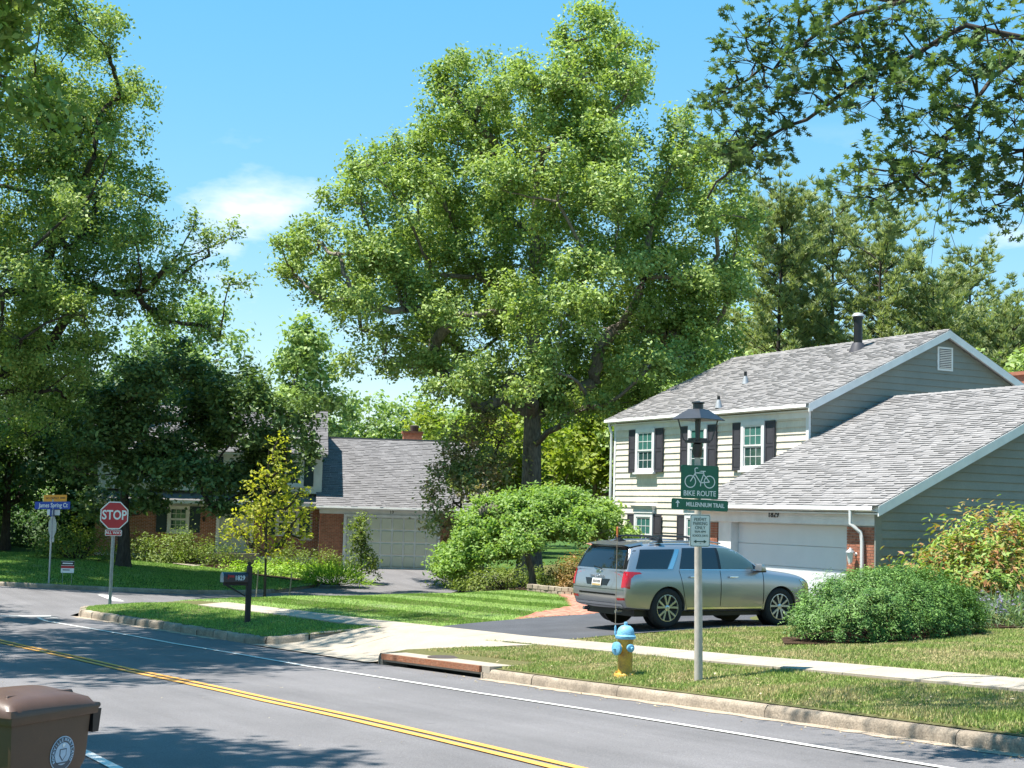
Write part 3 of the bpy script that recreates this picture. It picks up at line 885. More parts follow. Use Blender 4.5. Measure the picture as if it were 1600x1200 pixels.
def window(xl, xr, zb, zt, Yf, parent, B, crown=False, trim=M['trim'], shutter=M['shutter'], sw=0.46, curtain=True, cols=3, proud=0.09, shut=True, tag_panes=True):
    """double hung window facing -Y with casing, two sashes, muntins, panes and shutters"""
    c = 0.13
    w = MB()
    w.box(xl, xl + c, Yf - proud, Yf, zb, zt).box(xr - c, xr, Yf - proud, Yf, zb, zt)
    w.box(xl + c, xr - c, Yf - proud, Yf, zt - c, zt).box(xl + c, xr - c, Yf - proud, Yf, zb, zb + 0.1)
    win = B(w, 'window', trim, parent)
    B(MB().box(xl - 0.05, xr + 0.05, Yf - proud - 0.06, Yf - 0.002, zb - 0.06, zb - 0.002), 'sill', trim, win)
    if crown:
        B(MB().box(xl - 0.03, xr + 0.03, Yf - proud - 0.02, Yf - 0.002, zt + 0.002, zt + 0.13), 'head_board', trim, win)
        B(MB().hexa([(xl - 0.04, Yf - proud - 0.03, zt + 0.132), (xr + 0.04, Yf - proud - 0.03, zt + 0.132), (xr + 0.04, Yf - 0.002, zt + 0.132), (xl - 0.04, Yf - 0.002, zt + 0.132)],
                    [(xl - 0.10, Yf - proud - 0.1, zt + 0.25), (xr + 0.10, Yf - proud - 0.1, zt + 0.25), (xr + 0.10, Yf - 0.002, zt + 0.25), (xl - 0.10, Yf - 0.002, zt + 0.25)]), 'head_crown', trim, win)
    gx0, gx1, gz0, gz1 = xl + c, xr - c, zb + 0.1, zt - c
    mid = (gz0 + gz1) / 2
    for k, (a, b, yy) in enumerate(((gz0, mid, Yf - 0.035), (mid, gz1, Yf - 0.055))):
        s = 0.045
        B(MB().box(gx0, gx0 + s, yy - 0.02, yy + 0.01, a, b).box(gx1 - s, gx1, yy - 0.02, yy + 0.01, a, b).box(gx0 + s, gx1 - s, yy - 0.02, yy + 0.01, a, a + s).box(gx0 + s, gx1 - s, yy - 0.02, yy + 0.01, b - s, b), 'sash', trim, win)
        px0, px1, pz0, pz1 = gx0 + s, gx1 - s, a + s, b - s
        rows = 2; mw = 0.018
        mm = MB()
        for i in range(1, cols): xx = px0 + (px1 - px0) * i / cols; mm.box(xx - mw / 2, xx + mw / 2, yy - 0.012, yy + 0.004, pz0, pz1)
        for j in range(1, rows): zz = pz0 + (pz1 - pz0) * j / rows; mm.box(px0, px1, yy - 0.010, yy + 0.004, zz - mw / 2, zz + mw / 2)
        B(mm, 'muntin', trim, win)
        for i in range(cols):
            for j in range(rows):
                B(MB().box(px0 + (px1 - px0) * i / cols + mw / 2, px0 + (px1 - px0) * (i + 1) / cols - mw / 2, yy - 0.004, yy + 0.001, pz0 + (pz1 - pz0) * j / rows + mw / 2, pz0 + (pz1 - pz0) * (j + 1) / rows - mw / 2), 'pane', M['glass'] if (k == 0 or not curtain) else M['glass_curtain'], win)
    if shut:
        for a, b in ((xl - sw - 0.02, xl - 0.02), (xr + 0.02, xr + sw + 0.02)):
            zl, zh = zb - 0.0, zt - 0.02
            sh = B(MB().box(a, b, Yf - 0.045, Yf - 0.027, zl, zh), 'shutter', shutter, parent)
            st = 0.055; zm = zl + (zh - zl) * 0.5
            f = MB().box(a, a + st, Yf - 0.062, Yf - 0.046, zl, zh).box(b - st, b, Yf - 0.062, Yf - 0.046, zl, zh)
            for p, q in ((zl, zl + 0.09), (zm - 0.045, zm + 0.045), (zh - 0.07, zh)): f.box(a + st, b - st, Yf - 0.062, Yf - 0.046, p, q)
            B(f, 'shutter_frame', shutter, sh)
            for p, q in ((zl + 0.09, zm - 0.045), (zm + 0.045, zh - 0.07)):
                B(MB().box(a + st + 0.02, b - st - 0.02, Yf - 0.054, Yf - 0.046, p + 0.02, q - 0.02), 'shutter_panel', shutter, sh)
    return win


M['glass_curtain'] = glass_mat('glass before a teal curtain', (0.055, 0.17, 0.145), 0.06, 0.8)
for xl, xr in ((-44.18, -43.0), (-40.98, -39.92), (-38.08, -36.9)):
    window(xl, xr, 4.58, 6.08, 27.765, house, hb)
window(-44.18, -43.02, 1.75, 3.2, 27.765, house, hb, crown=True)
window(-41.1, -39.95, 1.75, 3.2, 27.765, house, hb, crown=True)

# garage front
hb(MB().box(-34.4, -27.33, 23.72, 24.1, 3.0, 3.42), 'garage_header', M['trim'])
for i in range(2):
    hb(MB().prism([(23.72, 3.02 + i * 0.19), (23.70, 3.02 + i * 0.19), (23.714, 3.205 + i * 0.19), (23.72, 3.205 + i * 0.19)], 'x', -34.38, -27.34), 'siding_board', M['trim'], gwall)
hb(MB().box(-33.62, -33.05, 23.75, 24.1, 0.6, 3.0), 'garage_jamb', M['trim'])
door = hb(MB().box(-33.05, -28.36, 24.02, 24.09, 0.80, 3.0), 'garage_door', M['garage_door'])
for i in range(4):
    z0 = 0.84 + i * 0.54
    sec = hb(MB().box(-33.04, -28.37, 23.985, 24.018, z0 + 0.006, z0 + 0.534), 'door_section', M['garage_door'], door, bevel=0.006)
hb(MB().box(-28.44, -28.36, 23.90, 24.02, 0.8, 3.0), 'door_stop', M['trim'], door)
hb(MB().box(-33.42, -33.33, 23.73, 23.75, 1.95, 2.1), 'keypad', M['shutter'])
hn = Matrix.Translation((-31.15 - HO[0], 23.69 - HO[1], 3.22 - HO[2])) @ frame((0, 0, 0), (1, 0, 0), (0, 0, 1))
lettering('1829', 0.22, hn, M['ink_dark'], house, 'house_number', bold=0.0, sx=1.05, extrude=0.006)


def brick_pier(x0, x1, y0, y1, z0, z1, nm='brick_pier', faces=('f',)):
    p = hb(MB().box(x0 + 0.012, x1 - 0.012, y0 + 0.012, y1, z0, z1), nm, M['mortar'])
    h = 0.0677; z = z0; r = 0; cache = {}
    while z + 0.058 <= z1:
        off = (0.0 if r % 2 else -0.107); x = x0 + off
        while x < x1 - 0.02:
            a, b = max(x, x0), min(x + 0.203, x1)
            if b - a > 0.03:
                hb(MB().box(a, b, y0 + RND.uniform(-0.003, 0.002), y0 + 0.09, z, z + 0.057), 'brick', M['brick'], p)
            x += 0.213
        z += h; r += 1
    return p


brick_pier(-28.33, -27.34, 23.72, 24.09, 0.75, 2.99)
brick_pier(-34.38, -33.64, 23.72, 24.09, 0.75, 2.99)
# wall lantern on the pier
wlm = hb(MB().lathe([(0.03, 0), (0.05, 0.02), (0.05, 0.05), (0.02, 0.07)], (-28.0, 23.7, 2.33), 'y', 12), 'wall_lamp', M['galv'])
hb(MB().tube([(-28.0, 23.69, 2.36), (-28.0, 23.60, 2.46), (-28.0, 23.55, 2.42)], 0.012, 6).lathe([(0.11, 0), (0.10, 0.03), (0.03, 0.08), (0.012, 0.12)], (-28.0, 23.55, 2.37), 'z', 8).lathe([(0.05, 0), (0.03, 0.02)], (-28.0, 23.55, 2.10), 'z', 8), 'lamp_cage', M['galv'], wlm, smooth=True)
hb(MB().lathe([(0.05, 0), (0.085, 0.24)], (-28.0, 23.55, 2.13), 'z', 8), 'lamp_glass', M['sign_white'], wlm)
# roof pipes
def vent(x, y, r, h, mt, cone=True):
    zb = 6.42 + SL * (y - 27.3)
    vp = hb(MB().lathe([(r, -0.1), (r, h)], (x, y, zb), 'z', 12), 'vent_pipe', mt, roof, smooth=True)
    hb(MB().lathe([(r * 2.6, -0.03 - r * 0.8), (r * 1.9, 0.06), (r * 1.1, 0.2)], (x, y, zb), 'z', 12), 'flashing', M['shingle'] if not cone else M['galv'], roof, smooth=True)
vent(-40.98, 29.95, 0.05, 0.36, M['black']); vent(-39.42, 27.78, 0.05, 0.32, M['black'])
zb = 6.42 + SL * (32.2 - 27.3)
fl = hb(MB().lathe([(0.14, -0.1), (0.14, 0.95), (0.17, 0.95), (0.17, 1.02), (0.14, 1.02)], (-37.98, 32.2, zb), 'z', 16), 'flue_pipe', M['black'], roof, smooth=True)
hb(MB().lathe([(0.21, 0), (0.20, 0.05), (0.13, 0.11), (0.03, 0.13)], (-37.98, 32.2, zb + 1.04), 'z', 16), 'flue_cap', M['galv'], roof, smooth=True)
hb(MB().lathe([(0.30, -0.14), (0.22, 0.08), (0.17, 0.18)], (-37.98, 32.2, zb), 'z', 16), 'flashing', M['shutter'], roof, smooth=True)
# brick chimney at the back
ch = hb(MB().box(-36.7, -35.7, 37.6, 38.3, 5.5, 8.05), 'chimney', M['brick'])
hb(MB().box(-36.78, -35.62, 37.52, 38.38, 8.052, 8.17), 'chimney_cap', M['brick'], ch)

# ------------------------------------------------------------------ the corner house across the side street
ang = math.atan2(0.94363, 0.33101)
FO = (-67.4, 30.99, 0.26)
far = thing('house', FO, ang, label='brick and white clapboard house with double garage behind the trees', cat='house')


def fb(mb, name, mt, parent=None, **k): return mb.build(name, mt, parent or far, **k)


SF = 0.50
fw = fb(MB().box(-5.75, 2.3, 0.1, 13.0, -0.3, 2.9).prism([(0.1, 2.9), (13.7, 2.9), (6.9, 6.05)], 'x', -5.75, 2.3), 'garage_wall', M['brick'])
# brick courses, joined (each brick is a few pixels)
def brick_face(x0, x1, y, z0, z1, parent, xaxis=True, holes=()):
    mb = MB(); z = z0; r = 0
    while z < z1:
        x = x0 - (0.1 if r % 2 else 0)
        while x < x1:
            a, b = max(x, x0), min(x + 0.2, x1)
            if b - a > 0.02 and not any(h[0] < (a + b) / 2 < h[1] and h[2] < z + 0.03 < h[3] for h in holes):
                if xaxis: mb.box(a, b, y - 0.014, y, z, min(z + 0.057, z1), RND.random())
                else: mb.box(y - 0.014, y, a, b, z, min(z + 0.057, z1), RND.random())
            x += 0.212
        z += 0.068; r += 1
    return tag(fb(mb, 'brick', M['brick'], parent), kind='stuff')


fb(MB().box(-5.75, 2.3, 0.088, 0.1, -0.3, 2.62), 'mortar_bed', M['mortar'], fw)
brick_face(-5.75, -4.62, 0.088, -0.1, 2.55, fw); brick_face(0.06, 2.3, 0.088, -0.1, 2.55, fw)
brick_face(0.1, 1.25, -5.752, -0.1, 2.9, fw, xaxis=False)
fb(MB().box(-5.8, 2.3, 0.03, 0.10, 2.56, 2.86), 'garage_header', M['trim'], fw)
gd = fb(MB().box(-4.6, 0.02, 0.07, 0.12, -0.05, 2.5), 'garage_door', M['trim'])
M['door_olive'] = mat('pale green grey enamel', (0.60, 0.60, 0.48), 0.5, var=0.05, scale=2)
fb(MB().box(-4.62, -4.5, -0.03, 0.07, -0.1, 2.555).box(0.0, 0.1, -0.03, 0.07, -0.1, 2.555).box(-4.5, 0.0, -0.025, 0.07, 2.44, 2.555), 'door_frame', M['trim'], gd)
for i in range(8):
    for j in range(4):
        a = -4.48 + i * 0.558; b = 0.0 + j * 0.61
        fb(MB().hexa([(a + .04, .04, b + .04), (a + .515, .04, b + .04), (a + .515, .04, b + .565), (a + .04, .04, b + .565)], [(a + .07, .02, b + .07), (a + .485, .02, b + .07), (a + .485, .02, b + .535), (a + .07, .02, b + .535)]).box(a + .04, a + .515, .041, .068, b + .04, b + .565), 'door_panel', M['door_olive'], gd)
hn = frame((-2.3, 0.02, 2.7), (1, 0, 0), (0, 0, 1))
lettering('13', 0.2, hn, M['ink_dark'], far, 'house_number', bold=0.004, extrude=0.006)
# garage roof
lu = math.hypot(7.25, 7.25 * SF)
gr = fb(MB().prism([(-0.35, 2.92), (6.9, 2.92 + 7.25 * SF), (14.1, 2.92), (14.1, 2.8), (6.9, 2.78 + 7.25 * SF), (-0.35, 2.78)], 'x', -5.95, 2.6), 'garage_roof', M['trim'])
shingles((-5.98, -0.4, 2.9), (1, 0, 0), (0, 1, SF), 8.6, lu, M['shingle_dark'], gr, course=0.2, seed=11)
fb(MB().box(-5.98, 2.62, 6.8, 7.0, 6.53, 6.6), 'ridge_cap', M['shingle_dark'], gr)
fb(MB().prism([(-0.42, 2.93), (-0.44, 2.84), (-0.36, 2.82), (-0.33, 2.93)], 'x', -6.0, 2.65), 'gutter', M['trim'], gr)
fch = fb(MB().box(-1.35, -0.35, 7.3, 8.0, 5.5, 6.95), 'chimney', M['brick'])
fb(MB().box(-1.42, -0.28, 7.22, 8.08, 6.952, 7.06), 'chimney_cap', M['brick'], fch)
fb(MB().lathe([(0.22, 0), (0.24, 0.3), (0.2, 0.34)], (-0.75, 7.65, 7.062), 'z', 12), 'flue_pot', M['iron'], fch)
# two storey body
mw_ = fb(MB().box(-16.5, -5.76, 1.35, 9.5, 0.0, 5.4).prism([(1.3, 5.4), (9.5, 5.4), (5.4, 7.5)], 'x', -16.5, -5.76), 'wall', M['trim'])
brick_face(-16.5, -5.78, 1.345, 0.4, 2.72, mw_, holes=((-10.75, -9.0, 0, 2.75), (-13.1, -12.0, 1.5, 2.75), (-6.75, -6.2, 1.2, 2.8)))
z = 3.5
while z < 5.2:
    fb(MB().prism([(0.95, z), (0.925, z), (0.942, z + 0.205), (0.95, z + 0.205)], 'x', -16.4, -5.72, RND.random()), 'siding_board', M['trim'], mw_)
    z += E_
fb(MB().box(-16.45, -5.74, 0.95, 1.34, 3.5, 5.35), 'upper_wall', M['trim'], mw_)
fb(MB().hexa([(-16.6, 0.4, 3.02), (-5.8, 0.4, 3.02), (-5.8, 1.34, 3.02), (-16.6, 1.34, 3.02)], [(-16.6, 0.5, 3.1), (-5.8, 0.5, 3.1), (-5.8, 1.34, 3.48), (-16.6, 1.34, 3.48)]), 'pent_roof', M['shingle_dark'], mw_)
fb(MB().box(-16.5, -5.8, 0.42, 1.32, 2.86, 3.018), 'pent_fascia', M['trim'], mw_)
mr_ = fb(MB().prism([(0.55, 5.42), (5.4, 5.42 + 4.85 * SF), (10.2, 5.42), (10.2, 5.3), (5.4, 5.3 + 4.85 * SF), (0.55, 5.3)], 'x', -16.9, -5.5), 'roof', M['trim'])
shingles((-16.93, 0.5, 5.4), (1, 0, 0), (0, 1, SF), 11.46, math.hypot(4.9, 4.9 * SF), M['shingle_dark'], mr_, course=0.2, seed=12)
M['wt'] = M['trim']
for xl, xr in ((-14.9, -13.9), (-12.0, -11.0), (-8.6, -7.6)):
    window(xl, xr, 3.85, 5.2, 0.93, far, fb, shutter=M['shutter_teal'], curtain=False)
window(-7.0 - 0.62, -6.62, 3.85, 5.2, 0.93, far, fb, shutter=M['shutter_teal'], curtain=False)
window(-13.1, -12.05, 1.45, 2.75, 1.33, far, fb, shutter=M['shutter_teal'], curtain=False, sw=0.5)
window(-7.9, -6.75, 1.45, 2.75, 1.33, far, fb, shutter=M['shutter_teal'], curtain=False, sw=0.5)
# entrance
M['door_paint'] = mat('pale green grey door paint', (0.52, 0.54, 0.48), 0.5, var=0.04, scale=4)
fd = fb(MB().box(-10.6, -9.1, 1.25, 1.33, 0.55, 2.75), 'front_door', M['door_paint'])
for a in (-10.75, -9.1): fb(MB().box(a, a + .15, 1.18, 1.34, 0.5, 2.86), 'door_frame', M['trim'], fd)
for a in (-10.5, -9.82):
    for p, q in ((0.7, 1.5), (1.6, 2.55)):
        fb(MB().box(a, a + 0.58, 1.225, 1.252, p, q), 'door_panel', M['door_paint'], fd, bevel=0.01)
fb(MB().box(-11.2, -8.6, 0.2, 1.24, 0.2, 0.54), 'door_step', M['concrete'])
fb(MB().lathe([(0.05, 0), (0.09, 0.2), (0.02, 0.26)], (-11.35, 1.2, 2.0), 'z', 8), 'porch_lamp', M['black'])

# ------------------------------------------------------------------ plants
def unit(a): return a / np.maximum(np.linalg.norm(a, axis=1, keepdims=True), 1e-9)


STAR = np.array([(0, -0.5), (0.05, -0.22), (0.30, -0.26), (0.14, -0.08), (0.46, 0.06), (0.15, 0.10), (0.26, 0.36), (0.08, 0.26), (0, 0.5), (-0.08, 0.26), (-0.26, 0.36), (-0.15, 0.10), (-0.46, 0.06), (-0.14, -0.08), (-0.30, -0.26), (-0.05, -0.22)])


def leaf_mesh(name, P, N, size, rg, shape='rhomb', tint=None, asp=0.55, T=None):
    """one small face per leaf: P centres, N normals, size lengths"""
    n = len(P)
    N = unit(N)
    if T is None: T = rg.normal(size=(n, 3))
    T = unit(T - (T * N).sum(1, keepdims=True) * N)
    B = np.cross(N, T)
    s = size[:, None]
    if tint is None: tint = rg.random(n)
    if shape == 'star':
        k = len(STAR)
        V = P[:, None, :] + s[:, None] * (STAR[None, :, 1, None] * T[:, None] + STAR[None, :, 0, None] * B[:, None])
        V = V + s[:, None] * 0.12 * (np.abs(STAR[:, 0])[None, :, None] * N[:, None]) * rg.uniform(-1, 2, (n, 1, 1))
        V = V.reshape(-1, 3)
        return fastmesh(name, V, np.full(n, k), np.arange(n * k), tint)
    if shape == 'tri':
        V = np.stack([P - B * s * asp * 0.5, P + B * s * asp * 0.5, P + T * s], 1).reshape(-1, 3)
        return fastmesh(name, V, np.full(n, 3), np.arange(n * 3), tint)
    f = N * s * 0.10
    V = np.stack([P - T * s * 0.5, P + B * s * asp * 0.5 + f, P + T * s * 0.5, P - B * s * asp * 0.5 + f], 1).reshape(-1, 3)
    return fastmesh(name, V, np.full(n, 4), np.arange(n * 4), tint)


def sprays(C, R, n_spray, per, spray_r, rg, shell=0.55, up=0.7, flat=0.9, sub=7):
    """C (k,3) clump centres, R (k,3) radii -> leaf positions, normals, spray centres per clump, tints.
    Each clump breaks into uneven tufts so that the crown stays ragged; small clumps carry few leaves."""
    P = []; N = []; S = []; TI = []
    rm = float(np.mean(R))
    for c, r in zip(C, R):
        n = int(max(5, n_spray * np.clip((float(np.mean(r)) / rm) ** 2, 0.12, 1.9)))
        d0 = unit(rg.normal(size=(sub, 3))); d0[:, 2] = np.where(d0[:, 2] < -0.6, -d0[:, 2], d0[:, 2])
        sc0 = d0 * (shell + (1.15 - shell) * rg.random((sub, 1)) ** 0.7)
        w = rg.random(sub) + 0.15; k = rg.choice(sub, n, p=w / w.sum())
        sc = c + r * (sc0[k] + np.clip(rg.normal(size=(n, 3)), -1.7, 1.7) * 0.24)
        d = unit(sc - c + 1e-6)
        S.append(sc)
        off = np.clip(rg.normal(size=(n, per, 3)), -1.9, 1.9) * spray_r * np.array([1, 1, flat]) * rg.uniform(0.5, 1.3, (n, 1, 1))
        p = sc[:, None, :] + off
        nn = d[:, None, :] * 0.5 + np.array([0, 0, up]) + rg.normal(size=(n, per, 3)) * 0.7
        t = np.clip(rg.normal(0.5, 0.2, (n, 1)) + rg.normal(0, 0.2, (n, per)), 0, 1)
        P.append(p.reshape(-1, 3)); N.append(nn.reshape(-1, 3)); TI.append(t.ravel())
    return np.concatenate(P), np.concatenate(N), S, np.concatenate(TI)


class Tubes:
    """fast collector of tapered tubes for trunks, limbs and twigs"""

    def __init__(self): self.V = []; self.L = []; self.F = []; self.n = 0

    def add(self, path, r0, r1, sides=6, pw=1.0):
        path = np.asarray(path, float); m = len(path)
        d = np.gradient(path, axis=0); d = unit(d)
        ref = np.where(np.abs(d[:, 2:3]) < 0.9, np.array([[0, 0, 1.0]]), np.array([[1.0, 0, 0]]))
        a = unit(np.cross(d, ref)); b = np.cross(a, d)
        t = np.linspace(0, 1, m)
        rr = np.asarray(r0, float) if hasattr(r0, '__len__') else r0 + (r1 - r0) * t ** pw
        th = np.arange(sides) * 2 * math.pi / sides
        ring = path[:, None, :] + rr[:, None, None] * (a[:, None] * np.cos(th)[None, :, None] + b[:, None] * np.sin(th)[None, :, None])
        self.V.append(ring.reshape(-1, 3))
        i = np.arange(m - 1)[:, None]; k = np.arange(sides)[None, :]; k2 = (k + 1) % sides
        q = np.stack([i * sides + k, i * sides + k2, (i + 1) * sides + k2, (i + 1) * sides + k], -1).reshape(-1, 4) + self.n
        self.L.append(q.ravel()); self.F.append(np.full(len(q), 4)); self.n += m * sides

    def build(self, name, mt, parent):
        me = fastmesh(name, np.concatenate(self.V), np.concatenate(self.F), np.concatenate(self.L))
        return link(name, me, mt, parent, smooth=True)


def curve(a, b, rg, sag=0.17, n=7, lift=0.25):
    a = np.asarray(a, float); b = np.asarray(b, float); L = np.linalg.norm(b - a)
    t = np.linspace(0, 1, n)[:, None]
    mid = (a + b) / 2 + rg.normal(size=3) * L * sag; mid[2] -= L * lift * 0.3
    p = (1 - t) ** 2 * a + 2 * t * (1 - t) * mid + t ** 2 * b
    p[1:-1] += rg.normal(size=(n - 2, 3)) * L * 0.015
    return p


def tree(name, label, base, C, R, lm, seed, trunk_top, tr=0.4, leaf=0.16, n_spray=16, per=60, spray_r=0.42, shell=0.5, group=None, bark=None, cat='tree',
         lean=(0, 0), flare=1.5, shape='rhomb', asp=0.55, up=0.7, flat=0.9, twigs=5, fork=None, limb=0.32, leafvar=0.35, kink=0.05):
    """C, R: clumps relative to the base; the trunk climbs to trunk_top and limbs run out to every clump"""
    rg = np.random.default_rng(seed)
    C = np.asarray(C, float); R = np.asarray(R, float)
    if R.ndim == 1: R = np.stack([R, R, R * 0.9], 1) * rg.uniform(0.62, 1.38, (len(R), 3))
    root = thing(name, base, label=label, cat=cat, group=group)
    tb = Tubes()
    tt = np.linspace(0, 1, 12)
    tp = np.stack([lean[0] * tt ** 1.3 + np.sin(tt * 5) * kink, lean[1] * tt ** 1.3 + np.cos(tt * 4) * kink - kink, tt * trunk_top - 0.25 * (1 - tt)], 1)
    rr = tr * (1 - 0.75 * tt) * (1 + (flare - 1) * np.exp(-tt * trunk_top / 0.45))
    tb.add(tp, rr, rr, 12)
    fork = fork if fork is not None else 0.3
    # limbs: every clump hangs on the nearest limb nearer the trunk, so branches fork and taper
    tk = [np.array([np.interp(q, tt, tp[:, k]) for k in range(3)]) for q in np.linspace(fork, 0.97, 9)]
    nodes = list(tk); par = [-1] * len(tk); cnt = [0] * len(tk)
    ax_d = np.array([min(np.linalg.norm((c - t) * np.array([1, 1, 0.8])) for t in tk) for c in C])
    segs = []
    for ci in np.argsort(ax_d):
        c = C[ci]; A = np.array(nodes); dv = c - A
        cost = np.linalg.norm(dv, axis=1) + 0.9 * np.clip(A[:, 2] - c[2] + 0.25 * np.hypot(dv[:, 0], dv[:, 1]), 0, None)
        j = int(np.argmin(cost))
        nodes.append(c); par.append(j); cnt.append(0); k = len(nodes) - 1
        segs.append((j, k))
    for k in range(len(nodes) - 1, len(tk) - 1, -1):
        cnt[k] += 1; cnt[par[k]] += cnt[k]
    for j, k in segs:
        h_ = np.interp(nodes[j][2], tp[:, 2], rr) if j < len(tk) else 9
        w0 = min(limb * 0.16 * math.sqrt(cnt[k]), h_ * 0.75); w1 = min(w0, max(0.018, limb * 0.16 * math.sqrt(max(cnt[k] - 1, 0.15))))
        tb.add(curve(nodes[j], nodes[k], rg), w0, w1, 6, 0.8)
    P, N, S, TI = sprays(C, R, n_spray, per, spray_r, rg, shell, up, flat)
    if twigs:
        for k in range(len(C)):
            for q in S[k][:twigs]:
                tb.add(curve(C[k], q, rg, n=4), 0.022, 0.006, 3)
    tb.build('trunk', bark or M['bark'], root)
    sz = leaf * rg.uniform(1 - leafvar, 1 + leafvar, len(P))
    me = leaf_mesh('crown', P, N, sz, rg, shape, TI, asp)
    link('crown', me, lm, root)
    return root


RIGHT = np.array([0.459, 0.888]); AWAY = np.array([-0.888, 0.459])


def cl(rows):
    """rows of (across, up, toward-back, radius) to offsets in the world: across runs along the street view's width"""
    rows = np.asarray(rows, float)
    C = np.zeros((len(rows), 3))
    C[:, :2] = rows[:, :1] * RIGHT + rows[:, 2:3] * AWAY
    C[:, 2] = rows[:, 1]
    return C, rows[:, 3]


def blob(rg, n, rx, rz, zc, r, ry=None, bottom=-0.75):
    """clumps filling an ellipsoid crown"""
    out = []
    while len(out) < n:
        d = rg.normal(size=3); d /= np.linalg.norm(d); q = rg.random() ** 0.45
        if d[2] * q < bottom: continue
        out.append((d[0] * rx * q, d[1] * (ry or rx) * q, zc + d[2] * rz * q))
    return np.array(out), r * rg.uniform(0.75, 1.25, n)


M['leaf_oak'] = leaf_mat('oak leaves', (0.135, 0.215, 0.05), (0.44, 0.555, 0.18), 0.33)
M['leaf_oak2'] = leaf_mat('near oak leaves', (0.05, 0.10, 0.035), (0.17, 0.25, 0.09), 0.3, 0.6)
M['leaf_left'] = leaf_mat('left oak leaves', (0.10, 0.175, 0.04), (0.38, 0.48, 0.14), 0.32)
M['leaf_maple'] = leaf_mat('dark maple leaves', (0.05, 0.105, 0.04), (0.23, 0.33, 0.11), 0.26, 0.45)
M['leaf_bg'] = leaf_mat('woodland leaves', (0.11, 0.20, 0.05), (0.37, 0.49, 0.16), 0.32)
M['leaf_bright'] = leaf_mat('sunlit yellow green leaves', (0.15, 0.24, 0.03), (0.34, 0.40, 0.06), 0.42)
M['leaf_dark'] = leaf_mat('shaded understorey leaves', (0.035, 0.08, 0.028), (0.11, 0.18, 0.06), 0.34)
M['leaf_pine'] = leaf_mat('pine needles', (0.16, 0.22, 0.09), (0.42, 0.47, 0.22), 0.32)
M['leaf_weep'] = leaf_mat('weeping tree leaves', (0.13, 0.25, 0.05), (0.34, 0.47, 0.13), 0.42)
M['leaf_crab'] = leaf_mat('crab apple leaves', (0.16, 0.24, 0.08), (0.38, 0.42, 0.17), 0.42, patch=(0.34, 0.24, 0.15), pscale=1.6)
M['leaf_young'] = leaf_mat('fresh yellow leaves', (0.24, 0.29, 0.03), (0.50, 0.47, 0.06), 0.5)
M['leaf_juniper'] = leaf_mat('juniper needles', (0.035, 0.11, 0.022), (0.18, 0.32, 0.065), 0.12)
M['leaf_rhodo'] = leaf_mat('broad shrub leaves', (0.10, 0.22, 0.035), (0.32, 0.45, 0.085), 0.3, patch=(0.40, 0.19, 0.08), pscale=2.8)
M['leaf_orange'] = leaf_mat('bronze hedge leaves', (0.20, 0.15, 0.04), (0.40, 0.22, 0.07), 0.35, patch=(0.14, 0.17, 0.04), pscale=1.7)
M['leaf_shrub'] = leaf_mat('shrub leaves', (0.10, 0.17, 0.03), (0.26, 0.32, 0.07), 0.35)
M['leaf_cover'] = leaf_mat('lime ground cover leaves', (0.15, 0.30, 0.02), (0.36, 0.52, 0.06), 0.4)
M['leaf_bluegreen'] = leaf_mat('grey green blades', (0.17, 0.26, 0.13), (0.30, 0.40, 0.22), 0.3)
M['lavender'] = leaf_mat('lavender flowers', (0.13, 0.12, 0.22), (0.26, 0.23, 0.36), 0.3)

# --- the big oak
oak_clumps = [(2.04, 19.72, 1.15), (1.47, 18.35, 1.26), (2.73, 18.58, 1.03), (-2.89, 18.23, 1.06), (-3.21, 17.09, 1.15), (-1.93, 16.97, 1.19), (-0.6, 17.32, 1.19), (0.55, 16.97, 1.33), (1.81, 16.17, 1.51), (2.84, 16.86, 0.96), (-5.18, 15.14, 1.01), (-5.96, 14.11, 0.96), (-4.27, 14.68, 1.26), (-2.89, 15.37, 1.42), (-1.51, 15.37, 1.51), (0.09, 15.14, 1.65), (1.7, 14.45, 1.65), (3.07, 15.48, 1.06), (5.02, 16.28, 0.92), (5.64, 15.37, 1.15), (4.68, 14.45, 1.06), (6.28, 14.11, 1.15), (7.09, 13.07, 0.96), (-6.1, 12.84, 1.19), (-4.72, 12.96, 1.42), (-3.12, 13.07, 1.51), (-1.28, 13.07, 1.61), (0.55, 12.84, 1.65), (2.39, 12.73, 1.56), (3.99, 12.84, 1.33), (5.71, 12.73, 1.42), (7.09, 11.7, 1.06), (-8.85, 11.47, 0.92), (-7.71, 11.81, 1.06), (-8.51, 10.67, 0.92), (-6.79, 11.12, 1.28), (-5.41, 11.24, 1.42), (-3.81, 11.01, 1.42), (-1.97, 10.89, 1.56), (-0.14, 11.01, 1.65), (1.93, 10.89, 1.65), (3.76, 10.89, 1.56), (5.48, 10.89, 1.42), (6.74, 10.32, 1.15), (-7.48, 9.79, 0.83), (-6.1, 9.52, 1.1), (-4.5, 9.29, 1.19), (-2.89, 9.17, 1.33), (-1.06, 9.17, 1.42), (0.78, 8.94, 1.56), (2.84, 9.17, 1.65), (4.68, 9.06, 1.42), (6.17, 9.06, 1.19), (-5.18, 7.91, 0.96), (-3.81, 7.68, 1.06), (-2.43, 7.22, 0.96), (-0.94, 7.34, 1.1), (0.55, 7.11, 1.19), (2.16, 7.22, 1.33), (3.76, 7.45, 1.19), (5.14, 7.91, 1.1), (-3.12, 6.58, 0.69), (-1.86, 6.08, 0.6), (1.81, 6.08, 0.83)]
